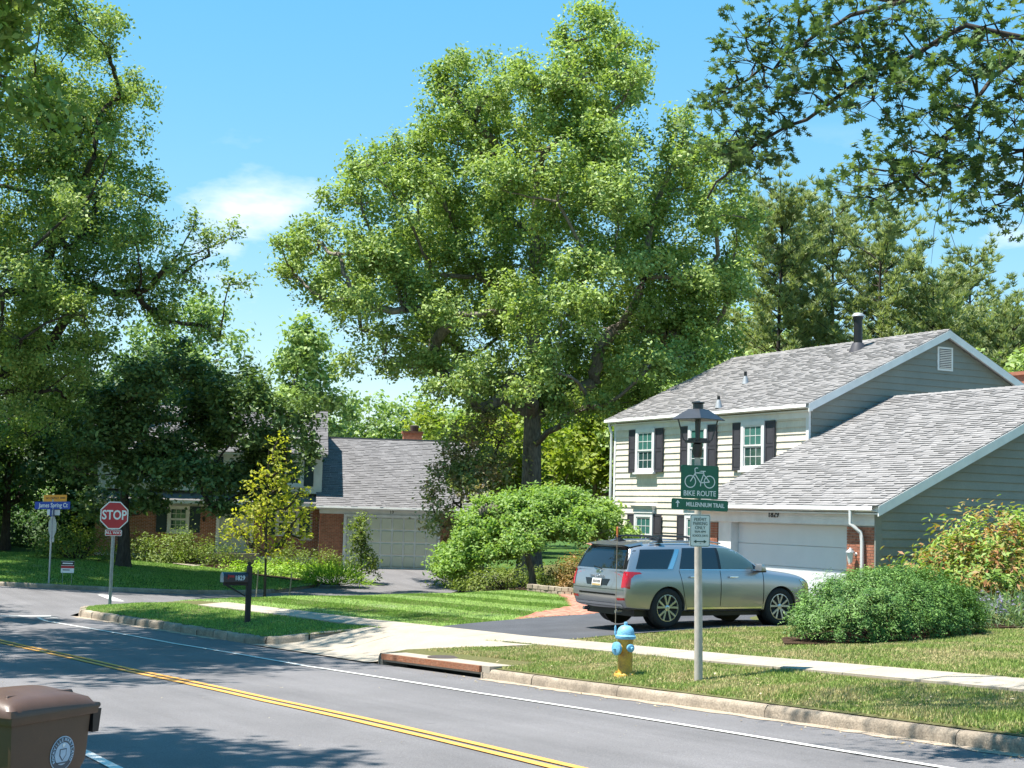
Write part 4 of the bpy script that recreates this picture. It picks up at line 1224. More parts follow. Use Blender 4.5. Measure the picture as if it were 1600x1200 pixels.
oak_clumps += [(1.0, 19.3, .85), (2.7, 19.6, .9), (3.2, 17.9, .95), (0.8, 17.7, 1.05), (-2.4, 16.2, 1.15), (-3.8, 17.7, .85), (-3.9, 16.1, 1.05), (4.9, 15.3, 1.1), (6.5, 15.3, .85), (-6.6, 14.8, .75), (-7.0, 13.2, .95), (-0.6, 17.0, 1.0), (2.0, 16.6, 1.1), (-8.6, 11.6, .9), (7.4, 12.8, .9)]
rg0 = np.random.default_rng(5)
rows = []
for a, h, r in oak_clumps:
    dm = 6.5 * math.sqrt(max(0.05, 1 - ((a + 0.8) / 9.6) ** 2)) * (0.55 + 0.45 * min(1, (20.8 - h) / 8.0))
    rows.append((a, h, -dm * rg0.uniform(0.1, 0.95), r * (0.8 if h > 14.5 or a < -5.5 or a > 5.5 else 1.0)))
    if r > 1.0: rows.append((a + rg0.uniform(-.5, .5), h + rg0.uniform(-.8, .2), dm * rg0.uniform(0.0, 0.9), r * (0.8 if h > 14 else 1.0)))
C, R = cl(rows)
tree('oak_tree', 'tall spreading oak standing between the two houses', (-55.1, 29.5, L1(-55.1, 29.5) - 0.05), C * 1.148, R * 1.148, M['leaf_oak'], 21, 17.5, tr=0.5, leaf=0.172, n_spray=58, per=32, spray_r=0.24, shell=0.25, flare=1.45, fork=0.33, limb=0.36, twigs=8)

# --- tree at the left edge
lt = [(2.46, 20.94, 1.72), (4.19, 20.2, 1.35), (1.48, 19.21, 1.85), (3.45, 17.98, 1.63), (5.05, 20.69, 0.89), (5.22, 19.21, 0.69), (5.05, 18.35, 0.84), (4.43, 17.0, 1.03), (2.46, 16.5, 2.09), (0.99, 15.52, 2.34), (3.69, 15.15, 1.85), (5.71, 15.89, 0.64), (6.11, 14.66, 0.64), (4.68, 13.79, 1.63), (2.46, 13.18, 2.34), (6.28, 12.44, 1.13), (7.14, 11.82, 0.79), (8.37, 13.05, 0.69), (9.31, 13.18, 0.54), (9.11, 11.95, 0.69), (8.13, 11.08, 0.74), (9.61, 11.08, 0.49), (5.91, 10.84, 1.38), (3.94, 11.08, 1.87), (1.72, 10.59, 2.34), (6.9, 9.85, 0.84), (8.57, 9.66, 0.49), (4.93, 9.36, 1.13), (2.71, 8.5, 1.48), (9.11, 9.06, 0.39), (0.99, 7.88, 1.85), (-0.99, 19.7, 2.22), (-1.97, 16.26, 2.71), (-1.48, 12.32, 2.71), (-1.23, 8.87, 2.22), (-3.94, 14.29, 2.71), (-3.69, 10.84, 2.46), (0.0, 21.67, 1.97), (2.22, 6.9, 1.48), (0.49, 5.91, 1.48), (3.69, 7.64, 0.99)]
rows = []
for a, h, r in lt:
    dm = 6.0 * math.sqrt(max(0.05, 1 - (a / 10.6) ** 2))
    rows.append((a, h, -dm * rg0.uniform(-0.1, 0.9), r * 0.95))
    if r > 1.23: rows.append((a + rg0.uniform(-.6, .6), h + rg0.uniform(-.6, .4), dm * rg0.uniform(0.0, 0.9), r))
C, R = cl(rows)
tree('oak_tree', 'large oak filling the upper left corner with a long low limb', (-61.31, 8.62, LL1(-61.31, 8.62) - 0.05), C, R, M['leaf_left'], 33, 16.0, tr=0.48, leaf=0.165, n_spray=66, per=34, spray_r=0.25, shell=0.2, fork=0.34, limb=0.34, bark=M['bark_dark'], twigs=8)

# --- dark maple before the corner house
mp_ = [(-0.32, 6.53, 1.32), (1.0, 7.32, 1.32), (2.58, 7.84, 1.37), (4.16, 7.32, 1.32), (5.47, 6.53, 1.11), (6.53, 5.47, 0.95), (-1.11, 5.21, 1.32), (0.47, 5.47, 1.53), (2.05, 5.74, 1.58), (3.63, 5.47, 1.58), (5.21, 4.95, 1.32), (6.53, 4.16, 0.89), (-1.37, 3.89, 1.21), (0.21, 3.89, 1.37), (1.79, 4.16, 1.47), (3.37, 3.89, 1.47), (4.95, 3.37, 1.16), (6.26, 3.11, 0.79), (-0.58, 2.58, 0.95), (1.0, 2.71, 0.89), (4.16, 2.58, 0.79), (-1.63, 2.32, 0.89), (7.32, 4.95, 0.63), (7.58, 6.26, 0.58)]
mp_ = list(mp_) + [(4.5, 6.0, 1.3), (6.0, 5.0, 1.2), (5.2, 4.0, 1.0), (2.5, 6.8, 1.3), (6.8, 6.2, 1.0), (3.4, 3.6, .9), (1.4, 4.2, 1.2), (-0.8, 5.0, 1.3)]
rows = []
for a, h, r in mp_:
    rows.append((a, h, rg0.uniform(-2.6, 2.2), r))
C, R = cl(rows)
tree('maple_tree', 'dark leafy maple hiding the corner house front', (-62.74, 14.64, LL1(-62.74, 14.64) - 0.05), C, R, M['leaf_maple'], 41, 5.4, tr=0.30, leaf=0.22, n_spray=56, per=24, spray_r=0.3, shell=0.1, flat=0.5, up=1.0, bark=M['bark_dark'], fork=0.36, limb=0.2)

# --- weeping tree by the cream house: low spreading dome of hanging foliage on crooked stems
rgw = np.random.default_rng(8)
rows = []
while len(rows) < 120:
    a, d = rgw.uniform(-3.0, 3.15), rgw.uniform(-2.4, 2.4)
    if (a / 3.1) ** 2 + (d / 2.5) ** 2 > 1: continue
    e = math.sqrt((a / 3.1) ** 2 + (d / 2.5) ** 2)
    top = 3.05 + 0.12 * a - 1.55 * e ** 2.6 - (0.5 if a < -2 else 0)
    rows.append((a, top - abs(rgw.normal()) * 0.28, d, rgw.uniform(0.34, 0.55)))
C, R = cl(rows)
R = np.stack([R * 1.15, R * 1.15, R * 0.5], 1)
tree('weeping_tree', 'low umbrella shaped weeping tree before the oak trunk', (-43.77, 23.56, L1(-43.77, 23.56)), C, R, M['leaf_weep'], 52, 2.1, tr=0.13, leaf=0.125, n_spray=26, per=26, spray_r=0.13, shell=0.2, flat=1.0, up=1.0, fork=0.2, limb=0.28, kink=0.14)

# --- crab apple between garage and weeping tree
C, R = cl([(a, h, rgw.uniform(-1.2, 1.2), r) for a, h, r in [(-0.37, 5.42, 0.74), (0.49, 5.91, 0.64), (-0.86, 4.43, 0.74), (0.12, 4.68, 0.89), (1.11, 4.93, 0.74), (-1.23, 3.57, 0.54), (-0.37, 3.45, 0.84), (0.74, 3.57, 0.84), (-0.86, 2.59, 0.64), (0.12, 2.46, 0.69), (1.11, 2.59, 0.59), (-0.37, 1.85, 0.49), (1.35, 5.91, 0.54), (0.74, 6.65, 0.44)]])
tree('crab_apple', 'small bronze tinged tree beside the far garage', (-52.74, 25.3, L1(-52.74, 25.3)), C, R, M['leaf_crab'], 61, 4.2, tr=0.12, leaf=0.17, n_spray=16, per=36, spray_r=0.3, shell=0.35, fork=0.2, bark=M['bark_dark'])

# --- young staked tree
C, R = cl([(a, h, rgw.uniform(-.35, .35), r) for a, h, r in [(0.2, 4.7, 0.18), (0.14, 4.26, 0.24), (0.4, 4.0, 0.24), (-0.1, 3.8, 0.28), (0.54, 3.6, 0.32), (-0.4, 3.4, 0.24), (0.1, 3.3, 0.36), (0.9, 3.3, 0.24), (-0.2, 2.8, 0.36), (0.5, 2.8, 0.4), (-0.7, 2.7, 0.24), (1.0, 2.6, 0.28), (-0.1, 2.2, 0.44), (0.6, 2.1, 0.36), (-0.6, 2.0, 0.32), (-0.9, 2.26, 0.2), (-0.4, 1.7, 0.28), (0.3, 1.6, 0.32), (1.0, 1.94, 0.2), (-1.2, 1.94, 0.16)]])
tree('young_tree', 'young yellow green tree tied between stakes', (-43.4, 14.35, L1(-43.4, 14.35)), C, R, M['leaf_young'], 71, 4.6, tr=0.045, leaf=0.13, n_spray=9, per=11, spray_r=0.17, shell=0.2, flare=1.2, fork=0.28, bark=M['bark_dark'], twigs=3, kink=0.02)
for k, (dx, dy, h, ln) in enumerate(((-0.06, -0.25, 1.0, 0.04), (0.33, 0.62, 0.9, 0.08))):
    st = thing('tree_stake', (-43.4 + dx, 14.35 + dy, L1(-43.4 + dx, 14.35 + dy)), label=('wooden stake close to the young tree trunk', 'leaning wooden stake to the right of the young tree')[k], cat='stake')
    MB().tube([(0, 0, -0.2), (ln * 0.4, ln, h)], [0.022, 0.02], 6).build('post', M['stake'], st)
    MB().tube([(ln * 0.4, ln, h * 0.93), (-dx * 0.9, -dy * 0.9, h * 0.96)], 0.008, 5).build('tie', M['rubber'], st)

# --- overhanging oak at the right: trunk stands out of frame
rgn = np.random.default_rng(17)
near_pts = np.array([(-12.6, 8.72, 7.32), (-12.11, 8.57, 7.35), (-12.19, 8.52, 6.81), (-12.09, 8.68, 6.94), (-12.03, 8.75, 7.16), (-12.36, 9.1, 7.76), (-11.99, 8.71, 7.86), (-11.86, 8.92, 8.06), (-11.85, 9.0, 7.74), (-11.92, 8.94, 7.39), (-11.89, 9.04, 7.14), (-12.14, 9.03, 6.9), (-11.85, 9.13, 6.98), (-12.03, 8.83, 6.75), (-12.26, 8.81, 6.8), (-11.72, 9.17, 8.13), (-11.4, 9.0, 7.69), (-11.76, 9.21, 7.52), (-11.56, 9.21, 7.28), (-11.19, 9.14, 7.97), (-11.19, 9.18, 7.72), (-11.3, 9.24, 7.48), (-11.21, 9.24, 7.17), (-10.69, 9.07, 7.75), (-10.84, 9.24, 7.54), (-10.86, 9.26, 7.27), (-10.68, 9.22, 7.01), (-10.55, 9.33, 7.76), (-10.55, 9.37, 7.46), (-10.58, 9.36, 7.19), (-10.56, 9.46, 6.96), (-10.13, 9.29, 7.63), (-10.13, 9.34, 7.34), (-10.08, 9.29, 7.03), (-10.15, 9.4, 6.8), (-10.04, 9.44, 6.54), (-9.71, 9.28, 7.39), (-9.7, 9.35, 7.06), (-9.8, 9.44, 6.78), (-9.43, 9.38, 7.39), (-9.44, 9.42, 7.06), (-9.46, 9.44, 6.73), (-9.52, 9.39, 6.43), (-9.05, 9.28, 7.16), (-9.05, 9.35, 6.78), (-9.08, 9.35, 6.46), (-9.28, 9.44, 6.24), (-10.59, 9.07, 6.33), (-10.49, 9.25, 6.43), (-10.37, 9.11, 6.13), (-10.24, 9.29, 6.45), (-10.19, 9.21, 6.19), (-10.12, 9.37, 6.11), (-10.58, 9.14, 6.05), (-9.95, 9.44, 6.29), (-9.69, 9.53, 6.17), (-9.55, 9.42, 5.96), (-9.49, 9.55, 5.85), (-9.25, 9.56, 5.98), (-9.23, 9.62, 5.76), (-8.83, 9.42, 6.36), (-8.77, 9.42, 7.0), (-8.78, 9.58, 5.95), (-8.36, 9.41, 6.52), (-10.31, 9.3, 8.04), (-11.01, 9.22, 8.24), (-9.46, 9.26, 7.72), (-8.85, 9.38, 7.5), (-11.7, 9.15, 8.44), (-8.32, 9.37, 7.18), (-8.35, 9.54, 5.97), (-12.24, 8.7, 7.69)])
T0 = np.array([-9.2, 14.2]); zT = L1(*T0)
nt = thing('oak_tree', (float(T0[0]), float(T0[1]), zT), label='oak branches with pointed leaves hanging in at the upper right', cat='tree')
tb = Tubes(); B0 = np.array([T0[0], T0[1], zT])
tp = np.array([(0, 0, -0.3), (0.02, 0, 0.5), (0.05, -0.05, 2), (0, -0.1, 4), (-0.1, -0.2, 5.6), (-0.1, -0.4, 7.5), (0, -0.5, 10), (0.1, -0.5, 13)])
tb.add(tp, [0.5, 0.36, 0.32, 0.29, 0.27, 0.22, 0.16, 0.08], 0, 12)
limbs = [[(-9.3, 13.9, 5.9), (-9.6, 12.4, 7.1), (-9.9, 11.0, 7.7), (-10.3, 10.1, 7.75), (-10.9, 9.6, 7.5), (-11.6, 9.2, 7.05), (-12.2, 8.85, 6.75), (-12.6, 8.7, 6.35)],
         [(-9.3, 13.9, 5.6), (-9.3, 12.6, 6.9), (-9.5, 11.2, 7.6), (-9.6, 10.2, 7.55), (-9.7, 9.7, 7.0), (-9.9, 9.45, 6.55), (-10.2, 9.3, 6.2)],
         [(-9.3, 13.8, 6.6), (-9.0, 12.2, 7.6), (-8.9, 10.8, 7.9), (-9.0, 9.9, 7.3), (-9.1, 9.6, 6.5), (-9.2, 9.55, 5.95)],
         [(-9.2, 13.9, 7.2), (-10.2, 12.5, 8.4), (-11.0, 11.0, 8.6), (-11.6, 9.8, 8.2), (-12.1, 9.1, 7.7), (-12.5, 8.8, 7.4)],
         [(-9.2, 13.9, 6.9), (-8.6, 12.2, 8.0), (-8.3, 10.6, 7.9), (-8.3, 9.6, 7.2)]]
LP = []
for lb in limbs:
    lb = np.array(lb) - B0
    t = np.linspace(0, len(lb) - 1, 26); pth = np.stack([np.interp(t, np.arange(len(lb)), lb[:, k]) for k in range(3)], 1)
    pth[1:-1] += rgn.normal(size=(24, 3)) * 0.03 if 'rgn' in globals() else 0
    tb.add(pth, 0.055, 0.010, 7, 0.6); LP.append(pth[6:])
LP = np.concatenate(LP)
P = []; N = []; TT = []
rgn = np.random.default_rng(17)
for a in near_pts - B0:
    j = np.argmin(np.linalg.norm(LP - a, axis=1))
    tb.add(curve(LP[j], a, rgn, n=6), 0.014, 0.005, 4)
    for k in range(9):
        c = a + rgn.normal(size=3) * np.array([0.19, 0.19, 0.13])
        tb.add(curve(a, c, rgn, n=3), 0.006, 0.002, 3)
        for q in range(8):
            d = rgn.normal(size=3); d[2] = d[2] * 0.5 - 0.3; d /= np.linalg.norm(d)
            P.append(c + d * 0.075); TT.append(d); N.append(np.array([0, 0, 0.8]) + rgn.normal(size=3) * 0.5)
for k in range(10):   # bare hanging twigs
    a = near_pts[rgn.choice([3, 11, 13, 14, 47, 52])] - B0 + rgn.normal(size=3) * 0.15
    tb.add(curve(a, a + np.array([rgn.normal() * .2, rgn.normal() * .2, -rgn.uniform(.3, .7)]), rgn, n=5), 0.005, 0.0015, 3)
# the crown above the frame
C2, R2 = blob(rgn, 34, 4.2, 2.6, 11.2, 1.0)
C2 = C2 + np.array([-2.4, -2.6, 0])
C3, R3 = blob(rgn, 16, 2.6, 1.2, 11.2, 0.9)
C2 = np.concatenate([C2, C3 + np.array([-5.2, -6.0, 0])]); R2 = np.concatenate([R2, R3])
p2, n2, s2, t2 = sprays(C2, R2, 12, 12, 0.3, rgn, 0.4)
for c in C2: tb.add(curve(np.array([0, -0.45, 8.0]), c, rgn), 0.07, 0.02, 5)
keep = (p2[:, 2] > 9.2)
P = np.concatenate([np.array(P), p2[keep]]); N = np.concatenate([np.array(N), n2[keep]]); TT = np.concatenate([np.array(TT), rgn.normal(size=(keep.sum(), 3))])
tb.build('trunk', M['bark_dark'], nt)
me = leaf_mesh('crown', P, N, rgn.uniform(0.075, 0.145, len(P)), rgn, 'star', T=TT)
link('crown', me, M['leaf_oak2'], nt)

# --- roadside trees on the near side; they shade the road
rgs = np.random.default_rng(3)
for k, (x, y, h, rx, zc, lab, n) in enumerate(((-35.0, -1.2, 22, 8.2, 16.6, 'tall roadside tree left of the view shading the road', 70), (-46.5, -5.0, 20, 6.5, 12.5, 'roadside tree further down the near verge', 44), (-15.4, -2.5, 14, 2.4, 11.6, 'roadside tree beside the camera on the near verge', 12))):
    C, R = blob(rgs, n, rx, h * 0.36, zc, 1.5 if k < 2 else 1.1)
    tree('street_tree', lab, (x, y, float(verge_z(x, y))), C, R, M['leaf_left'], 80 + k, h * 0.75, tr=0.36, leaf=0.25, n_spray=36, per=18, spray_r=0.3, shell=0.2, group='trees along the near verge')

# --- woodland behind the houses
bgt = [('bgA', -91.4, 24.9, -0.3, 17.0, 4.6, 'round green tree rising behind the corner house roof', 'leaf_bg'), ('bgB', -79.5, 27.6, 0.2, 14.0, 3.2, 'loose pale tree leaning over the corner house', 'leaf_bg'),
       ('bgC', -93.9, 37.4, 0.4, 9.8, 5.0, 'low green tree behind the far garage ridge', 'leaf_bg'), ('bgD', -92.3, 42.4, 0.4, 10.2, 5.0, 'green tree behind the far chimney', 'leaf_bg'), ('bgD2', -101, 33.0, 0.4, 10.6, 5.0, 'green tree glimpsed past the corner house roof edge', 'leaf_bg'),
       ('bgE', -74.2, 36.9, 0.6, 9.2, 4.0, 'bright yellow green tree left of the oak trunk', 'leaf_bright'), ('bgF', -67.6, 40.0, 0.8, 10.2, 4.2, 'bright leafy tree right of the oak trunk', 'leaf_bright'), ('bgG', -73.5, 46.0, 0.8, 13.5, 4.4, 'green tree behind the oak crown', 'leaf_bg'),
       ('bgI', -60.5, 39.9, 0.9, 9.6, 3.2, 'shaded tree against the cream house left corner', 'leaf_bg'), ('bgH', -75.3, 51.2, 0.8, 15.5, 4.6, 'tall green tree above the roof left end', 'leaf_bg'), ('bgJ', -57.2, 43.2, 1.0, 9.9, 3.0, 'leafy tree peeping over the roof ridge', 'leaf_bg'),
       ('bgJ2', -54.0, 45.6, 1.0, 9.4, 2.2, 'small yellowish tree behind the roof ridge', 'leaf_crab'), ('bgK', -51.0, 52.6, 1.2, 10.4, 3.6, 'green tree at the right edge behind the gable', 'leaf_bg'), ('bgL', -63.5, 64.5, 1.2, 15.0, 4.2, 'tall open tree at the far right', 'leaf_bg'), ('bgM', -82, 44, 0.5, 11.5, 4.6, 'green tree in the gap beyond the oak trunk', 'leaf_bg'), ('bgN', -66, 57, 1.2, 12.5, 4.4, 'broad tree below the pines', 'leaf_bg'), ('bgO', -74, 58.5, 1.2, 15.0, 4.8, 'pale tree behind the first pines', 'leaf_bg'), ('bgP', -70, 66, 1.2, 13.5, 4.8, 'pale tree behind the flue pipe', 'leaf_bg'), ('bgQ', -64, 70, 1.2, 12.5, 4.6, 'hazy tree behind the gable peak', 'leaf_bg'), ('bgR', -53.5, 60.5, 1.2, 11.5, 4.0, 'green tree right of the gable peak', 'leaf_bg'), ('bgS', -70.0, 50.0, 1.0, 14.5, 3.6, 'green tree joining the oak to the pines', 'leaf_bg')]
for k, (nm, x, y, z0, h, rx, lab, lm) in enumerate(bgt):
    n = 20 if rx < 4 else 26
    C, R = blob(rgs, n, rx * 0.82, h * 0.36, h * 0.58, rx * 0.34, bottom=-0.9)
    tree('woodland_tree', lab, (x, y, z0), C, R, M[lm], 100 + k, h * 0.72, tr=0.2, leaf=0.32, n_spray=34, per=14, spray_r=0.32, shell=0.2, group='trees behind the houses', twigs=2)
# shaded trees at the left, under the big oak
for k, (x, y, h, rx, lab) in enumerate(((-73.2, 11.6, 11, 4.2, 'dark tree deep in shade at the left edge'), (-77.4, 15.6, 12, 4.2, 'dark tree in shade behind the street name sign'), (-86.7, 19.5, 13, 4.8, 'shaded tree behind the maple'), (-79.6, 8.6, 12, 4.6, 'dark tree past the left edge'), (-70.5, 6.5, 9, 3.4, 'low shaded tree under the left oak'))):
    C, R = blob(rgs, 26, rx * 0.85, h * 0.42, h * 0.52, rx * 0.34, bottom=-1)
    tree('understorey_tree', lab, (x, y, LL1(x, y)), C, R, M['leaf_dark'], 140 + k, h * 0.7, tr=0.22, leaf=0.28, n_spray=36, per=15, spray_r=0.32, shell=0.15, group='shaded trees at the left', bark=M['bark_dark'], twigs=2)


# --- far wood closing the view on every side
rgf = np.random.default_rng(90)
Cw = []; Rw = []
for a in np.linspace(math.radians(80), math.radians(275), 330):
    rr_ = rgf.uniform(118, 150)
    for q in range(3):
        Cw.append((-20 + math.cos(a) * rr_ * 1.0, 20 + math.sin(a) * rr_, rgf.uniform(1.5, 9.5) - 0.4)); Rw.append(rgf.uniform(2.0, 3.2))
Rw = np.array(Rw)
pw_, nw_, sw_, tw_ = sprays(np.array(Cw), np.stack([Rw, Rw, Rw * .8], 1), 12, 14, 0.8, rgf, 0.4)
tag(link('woodland', leaf_mesh('woodland', pw_, nw_, rgf.uniform(.5, .9, len(pw_)), rgf, 'rhomb', tw_), M['leaf_bg']), 'distant belt of green woodland behind the houses', 'woodland', kind='stuff')


# --- pines
def pine(x, y, z0, h, lab, seed, spread=2.6, lean=(0, 0), start=0.35):
    rg = np.random.default_rng(seed)
    root = thing('pine_tree', (x, y, z0), label=lab, cat='tree', group='pines behind the roof')
    tb = Tubes(); tt = np.linspace(0, 1, 10)
    tp = np.stack([lean[0] * tt, lean[1] * tt, tt * h], 1); tb.add(tp, 0.2, 0.03, 8)
    P = []; N = []; T = []
    z = h * start
    while z < h * 0.985:
        f = (z / h - start) / (1 - start)
        for k in range(rg.integers(3, 6)):
            az = rg.uniform(0, 6.283); ln = spread * (1.15 - 0.7 * f ** 2.2) * rg.uniform(0.35, 1.35)
            if f < 0.25 and rg.random() < 0.3: continue
            b = np.array([np.interp(z / h, tt, tp[:, 0]), np.interp(z / h, tt, tp[:, 1]), z]); d = np.array([math.cos(az), math.sin(az), 0.3 + 0.55 * f])
            e = b + d * ln + np.array([0, 0, rg.uniform(-.2, .35)])
            pth = curve(b, e, rg, 0.06, 6, 0.2); tb.add(pth, 0.035, 0.008, 4)
            for t in np.linspace(0.3, 1, int(4 + ln * 3.2)):
                i = t * 5; j = min(int(i), 4); c = pth[j] + (pth[j + 1] - pth[j]) * (i - j)
                for q in range(2):
                    c2 = c + rg.normal(size=3) * np.array([0.22, 0.22, 0.10]) * (1.2 - 0.4 * t)
                    m = 16
                    dd = rg.normal(size=(m, 3)); dd[:, 2] = np.abs(dd[:, 2]) * 0.8 + 0.15; dd = unit(dd + d * 0.6)
                    P.append(c2 + dd * 0.02); T.append(dd); N.append(np.cross(dd, rg.normal(size=(m, 3))))
        z += rg.uniform(0.3, 0.85)
    tb.build('trunk', M['bark_dark'], root)
    P = np.concatenate(P); T = np.concatenate(T); N = np.concatenate(N)
    link('crown', leaf_mesh('crown', P, N, rg.uniform(0.26, 0.42, len(P)), rg, 'tri', T=T, asp=0.2), M['leaf_pine'], root)


for k, (x, y, h, lab, sp) in enumerate(((-61.8, 46.9, 18.5, 'leftmost tall pine beside the oak crown', 3.0), (-65.9, 52.0, 17.0, 'thin pine second from the oak', 2.8), (-61.9, 50.9, 18.6, 'tallest bushy pine above the roof', 3.8), (-58.0, 50.4, 16.6, 'pine with spreading limbs left of the flue', 4.0), (-57.2, 53.5, 14.6, 'pine directly behind the flue pipe', 3.4), (-61.6, 57.4, 14.4, 'short pine right of the flue', 3.5), (-63.6, 61.6, 17.3, 'slender pine at the right end of the row', 3.2), (-60.2, 60.5, 12.6, 'low pine before the slender one', 3.4), (-55.0, 56.8, 12.0, 'low dense pine above the gable', 3.4))):
    pine(x, y, 1.0, h, lab, 200 + k, sp, lean=(rgs.normal() * .4, rgs.normal() * .4), start=0.3)


# --- shrubs: dense mounds of small leaves on short stems
def shrub(name, label, base, rx, ry, h, lm, seed, leaf=0.07, n=60, per=26, spray_r=0.12, rot=0.0, shape='rhomb', asp=0.5, up=0.6, z0=0.0, group=None, cat='shrub', lumps=0.15, T_out=False, tintup=False):
    rg = np.random.default_rng(seed)
    root = thing(name, base, rot, label=label, cat=cat, group=group)
    d = unit(rg.normal(size=(n, 3))); d[:, 2] = np.abs(d[:, 2]) * 0.95 + 0.02 - 0.25 * (rg.random(n) < 0.3)
    rad = (0.72 + 0.28 * rg.random((n, 1)) ** 0.5) * (1 + rg.normal(size=(n, 1)) * lumps)
    S = d * rad * np.array([rx, ry, h]); S[:, 2] = np.maximum(S[:, 2] + z0, 0.05)
    P = (S[:, None] + rg.normal(size=(n, per, 3)) * spray_r).reshape(-1, 3); P[:, 2] = np.maximum(P[:, 2], 0.02)
    N = (d[:, None] * 0.8 + np.array([0, 0, up]) + rg.normal(size=(n, per, 3)) * 0.5).reshape(-1, 3)
    ti = np.clip(rg.normal(0.5, 0.22, (n, 1)) + rg.normal(0, 0.15, (n, per)), 0, 1).ravel()
    T = None
    if T_out:
        T = (d[:, None] + rg.normal(size=(n, per, 3)) * 0.45).reshape(-1, 3); N = np.cross(T, rg.normal(size=T.shape))
    tb = Tubes()
    for s in S[:: max(1, n // 24)]:
        tb.add(curve((s[0] * 0.15, s[1] * 0.15, -0.05), s * 0.95, rg, n=5), 0.02 + 0.01 * h, 0.006, 5)
    tb.build('stem', M['bark_dark'], root)
    link('foliage', leaf_mesh('foliage', P, N, leaf * rg.uniform(0.7, 1.3, len(P)), rg, shape, ti, asp, T=T), lm, root)
    return root


shrub('juniper', 'long mounded green juniper in front of the car nose', (-21.15, 18.75, L1(-21.2, 18.7) + 0.02), 2.55, 1.25, 1.02, M['leaf_juniper'], 301, leaf=0.06, n=1900, per=40, spray_r=0.052, rot=math.radians(108), asp=0.3, z0=0.2, lumps=0.06, up=0.9)
shrub('rhododendron', 'large shrub with russet new leaves beside the garage wall', (-25.0, 25.7, L1(-24.9, 26.0)), 1.9, 3.1, 2.38, M['leaf_rhodo'], 302, leaf=0.17, n=650, per=22, spray_r=0.16, asp=0.36, lumps=0.1)
shrub('hedge', 'clipped bronze hedge behind the car tailgate', (-40.4, 24.0, L1(-40.2, 24.0)), 1.5, 0.9, 1.32, M['leaf_orange'], 303, leaf=0.07, n=300, per=36, spray_r=0.11, rot=math.radians(60), lumps=0.05)
shrub('shrub', 'round yellow green bush beside the far front door', (-66.4, 23.3, LL1(-66.3, 23.2) - .1), 1.4, 0.9, 1.35, M['leaf_shrub'], 304, leaf=0.11, n=120, per=34, spray_r=0.16, rot=1.2)
shrub('shrub', 'dark foundation hedge under the far front window', (-69.6, 18.6, LL1(-69.6, 18.6)), 3.0, 1.0, 1.35, M['leaf_shrub'], 305, leaf=0.12, n=200, per=34, spray_r=0.18, rot=1.2)
shrub('shrub', 'shaded bush behind the street name sign', (-66.0, 13.4, LL1(-66, 13.4)), 1.8, 1.2, 1.6, M['leaf_shrub'], 306, leaf=0.12, n=110, per=30, spray_r=0.2, rot=1.2)
shrub('shrub', 'dark bush right of the far garage door', (-59.9, 29.2, L1(-59.9, 29.2) - 0.1), 1.3, 1.1, 1.35, M['leaf_shrub'], 307, leaf=0.12, n=120, per=30, spray_r=0.18, rot=1.1)
shrub('shrub', 'sprawling low shrub at the foot of the oak', (-47.3, 24.4, L1(-47.3, 24.4)), 1.9, 0.9, 0.85, M['leaf_shrub'], 308, leaf=0.1, n=130, per=30, spray_r=0.14, rot=1.1)
shrub('shrub', 'dark low shrub under the weeping tree', (-42.0, 24.6, L1(-42, 24.6)), 1.3, 0.9, 0.9, M['leaf_dark'], 309, leaf=0.1, n=90, per=30, spray_r=0.14, rot=1.1)
shrub('shrub', 'small bush against the far brick pier', (-66.4, 25.2, LL1(-66.4, 25.2) - 0.2), 0.8, 0.7, 1.2, M['leaf_shrub'], 310, leaf=0.12, n=60, per=26, spray_r=0.15)
shrub('shrub', 'yellowish shrub by the cream house front step', (-38.5, 26.6, L1(-38.5, 26.6)), 0.7, 0.6, 1.1, M['leaf_shrub'], 311, leaf=0.1, n=70, per=26, spray_r=0.12)
shrub('ground_cover', 'lime green ground cover before the far front door', (-65.4, 22.6, LL1(-65.4, 22.6)), 3.0, 1.15, 0.5, M['leaf_cover'], 312, leaf=0.13, n=230, per=26, spray_r=0.16, rot=1.25, lumps=0.2)
shrub('ground_cover', 'small lime patch at the edge of the far walk', (-70.3, 19.0, LL1(-70.3, 19.0)), 0.9, 0.5, 0.35, M['leaf_cover'], 313, leaf=0.12, n=60, per=20, spray_r=0.12, rot=1.25)
shrub('daylily_clump', 'grassy clump of blades at the end of the far bed', (-60.4, 23.0, LL1(-60.4, 23.0)), 1.3, 0.7, 0.45, M['leaf_cover'], 314, leaf=0.5, n=60, per=14, spray_r=0.16, rot=1.1, shape='tri', asp=0.07, T_out=True)
shrub('lavender', 'strip of lavender in flower beyond the juniper', (-22.9, 24.4, L1(-22.9, 24.4)), 0.7, 3.6, 0.42, M['leaf_bluegreen'], 315, leaf=0.34, n=220, per=18, spray_r=0.13, shape='tri', asp=0.06, T_out=True)
shrub('lavender', 'purple flower heads over the lavender strip', (-23.2, 24.6, L1(-23.2, 24.6) + 0.3), 0.75, 3.4, 0.36, M['lavender'], 316, leaf=0.09, n=150, per=7, spray_r=0.09, asp=0.5)
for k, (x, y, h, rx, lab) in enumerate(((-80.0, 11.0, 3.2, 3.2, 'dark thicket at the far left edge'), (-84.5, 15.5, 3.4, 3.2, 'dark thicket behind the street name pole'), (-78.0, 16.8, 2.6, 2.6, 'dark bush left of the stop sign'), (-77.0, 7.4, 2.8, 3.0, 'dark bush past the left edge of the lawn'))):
    shrub('thicket', lab, (x, y, LL1(x, y) - .1), rx, rx * .8, h, M['leaf_dark'], 350 + k, leaf=0.24, n=150, per=26, spray_r=0.4, group='dark thickets at the left')
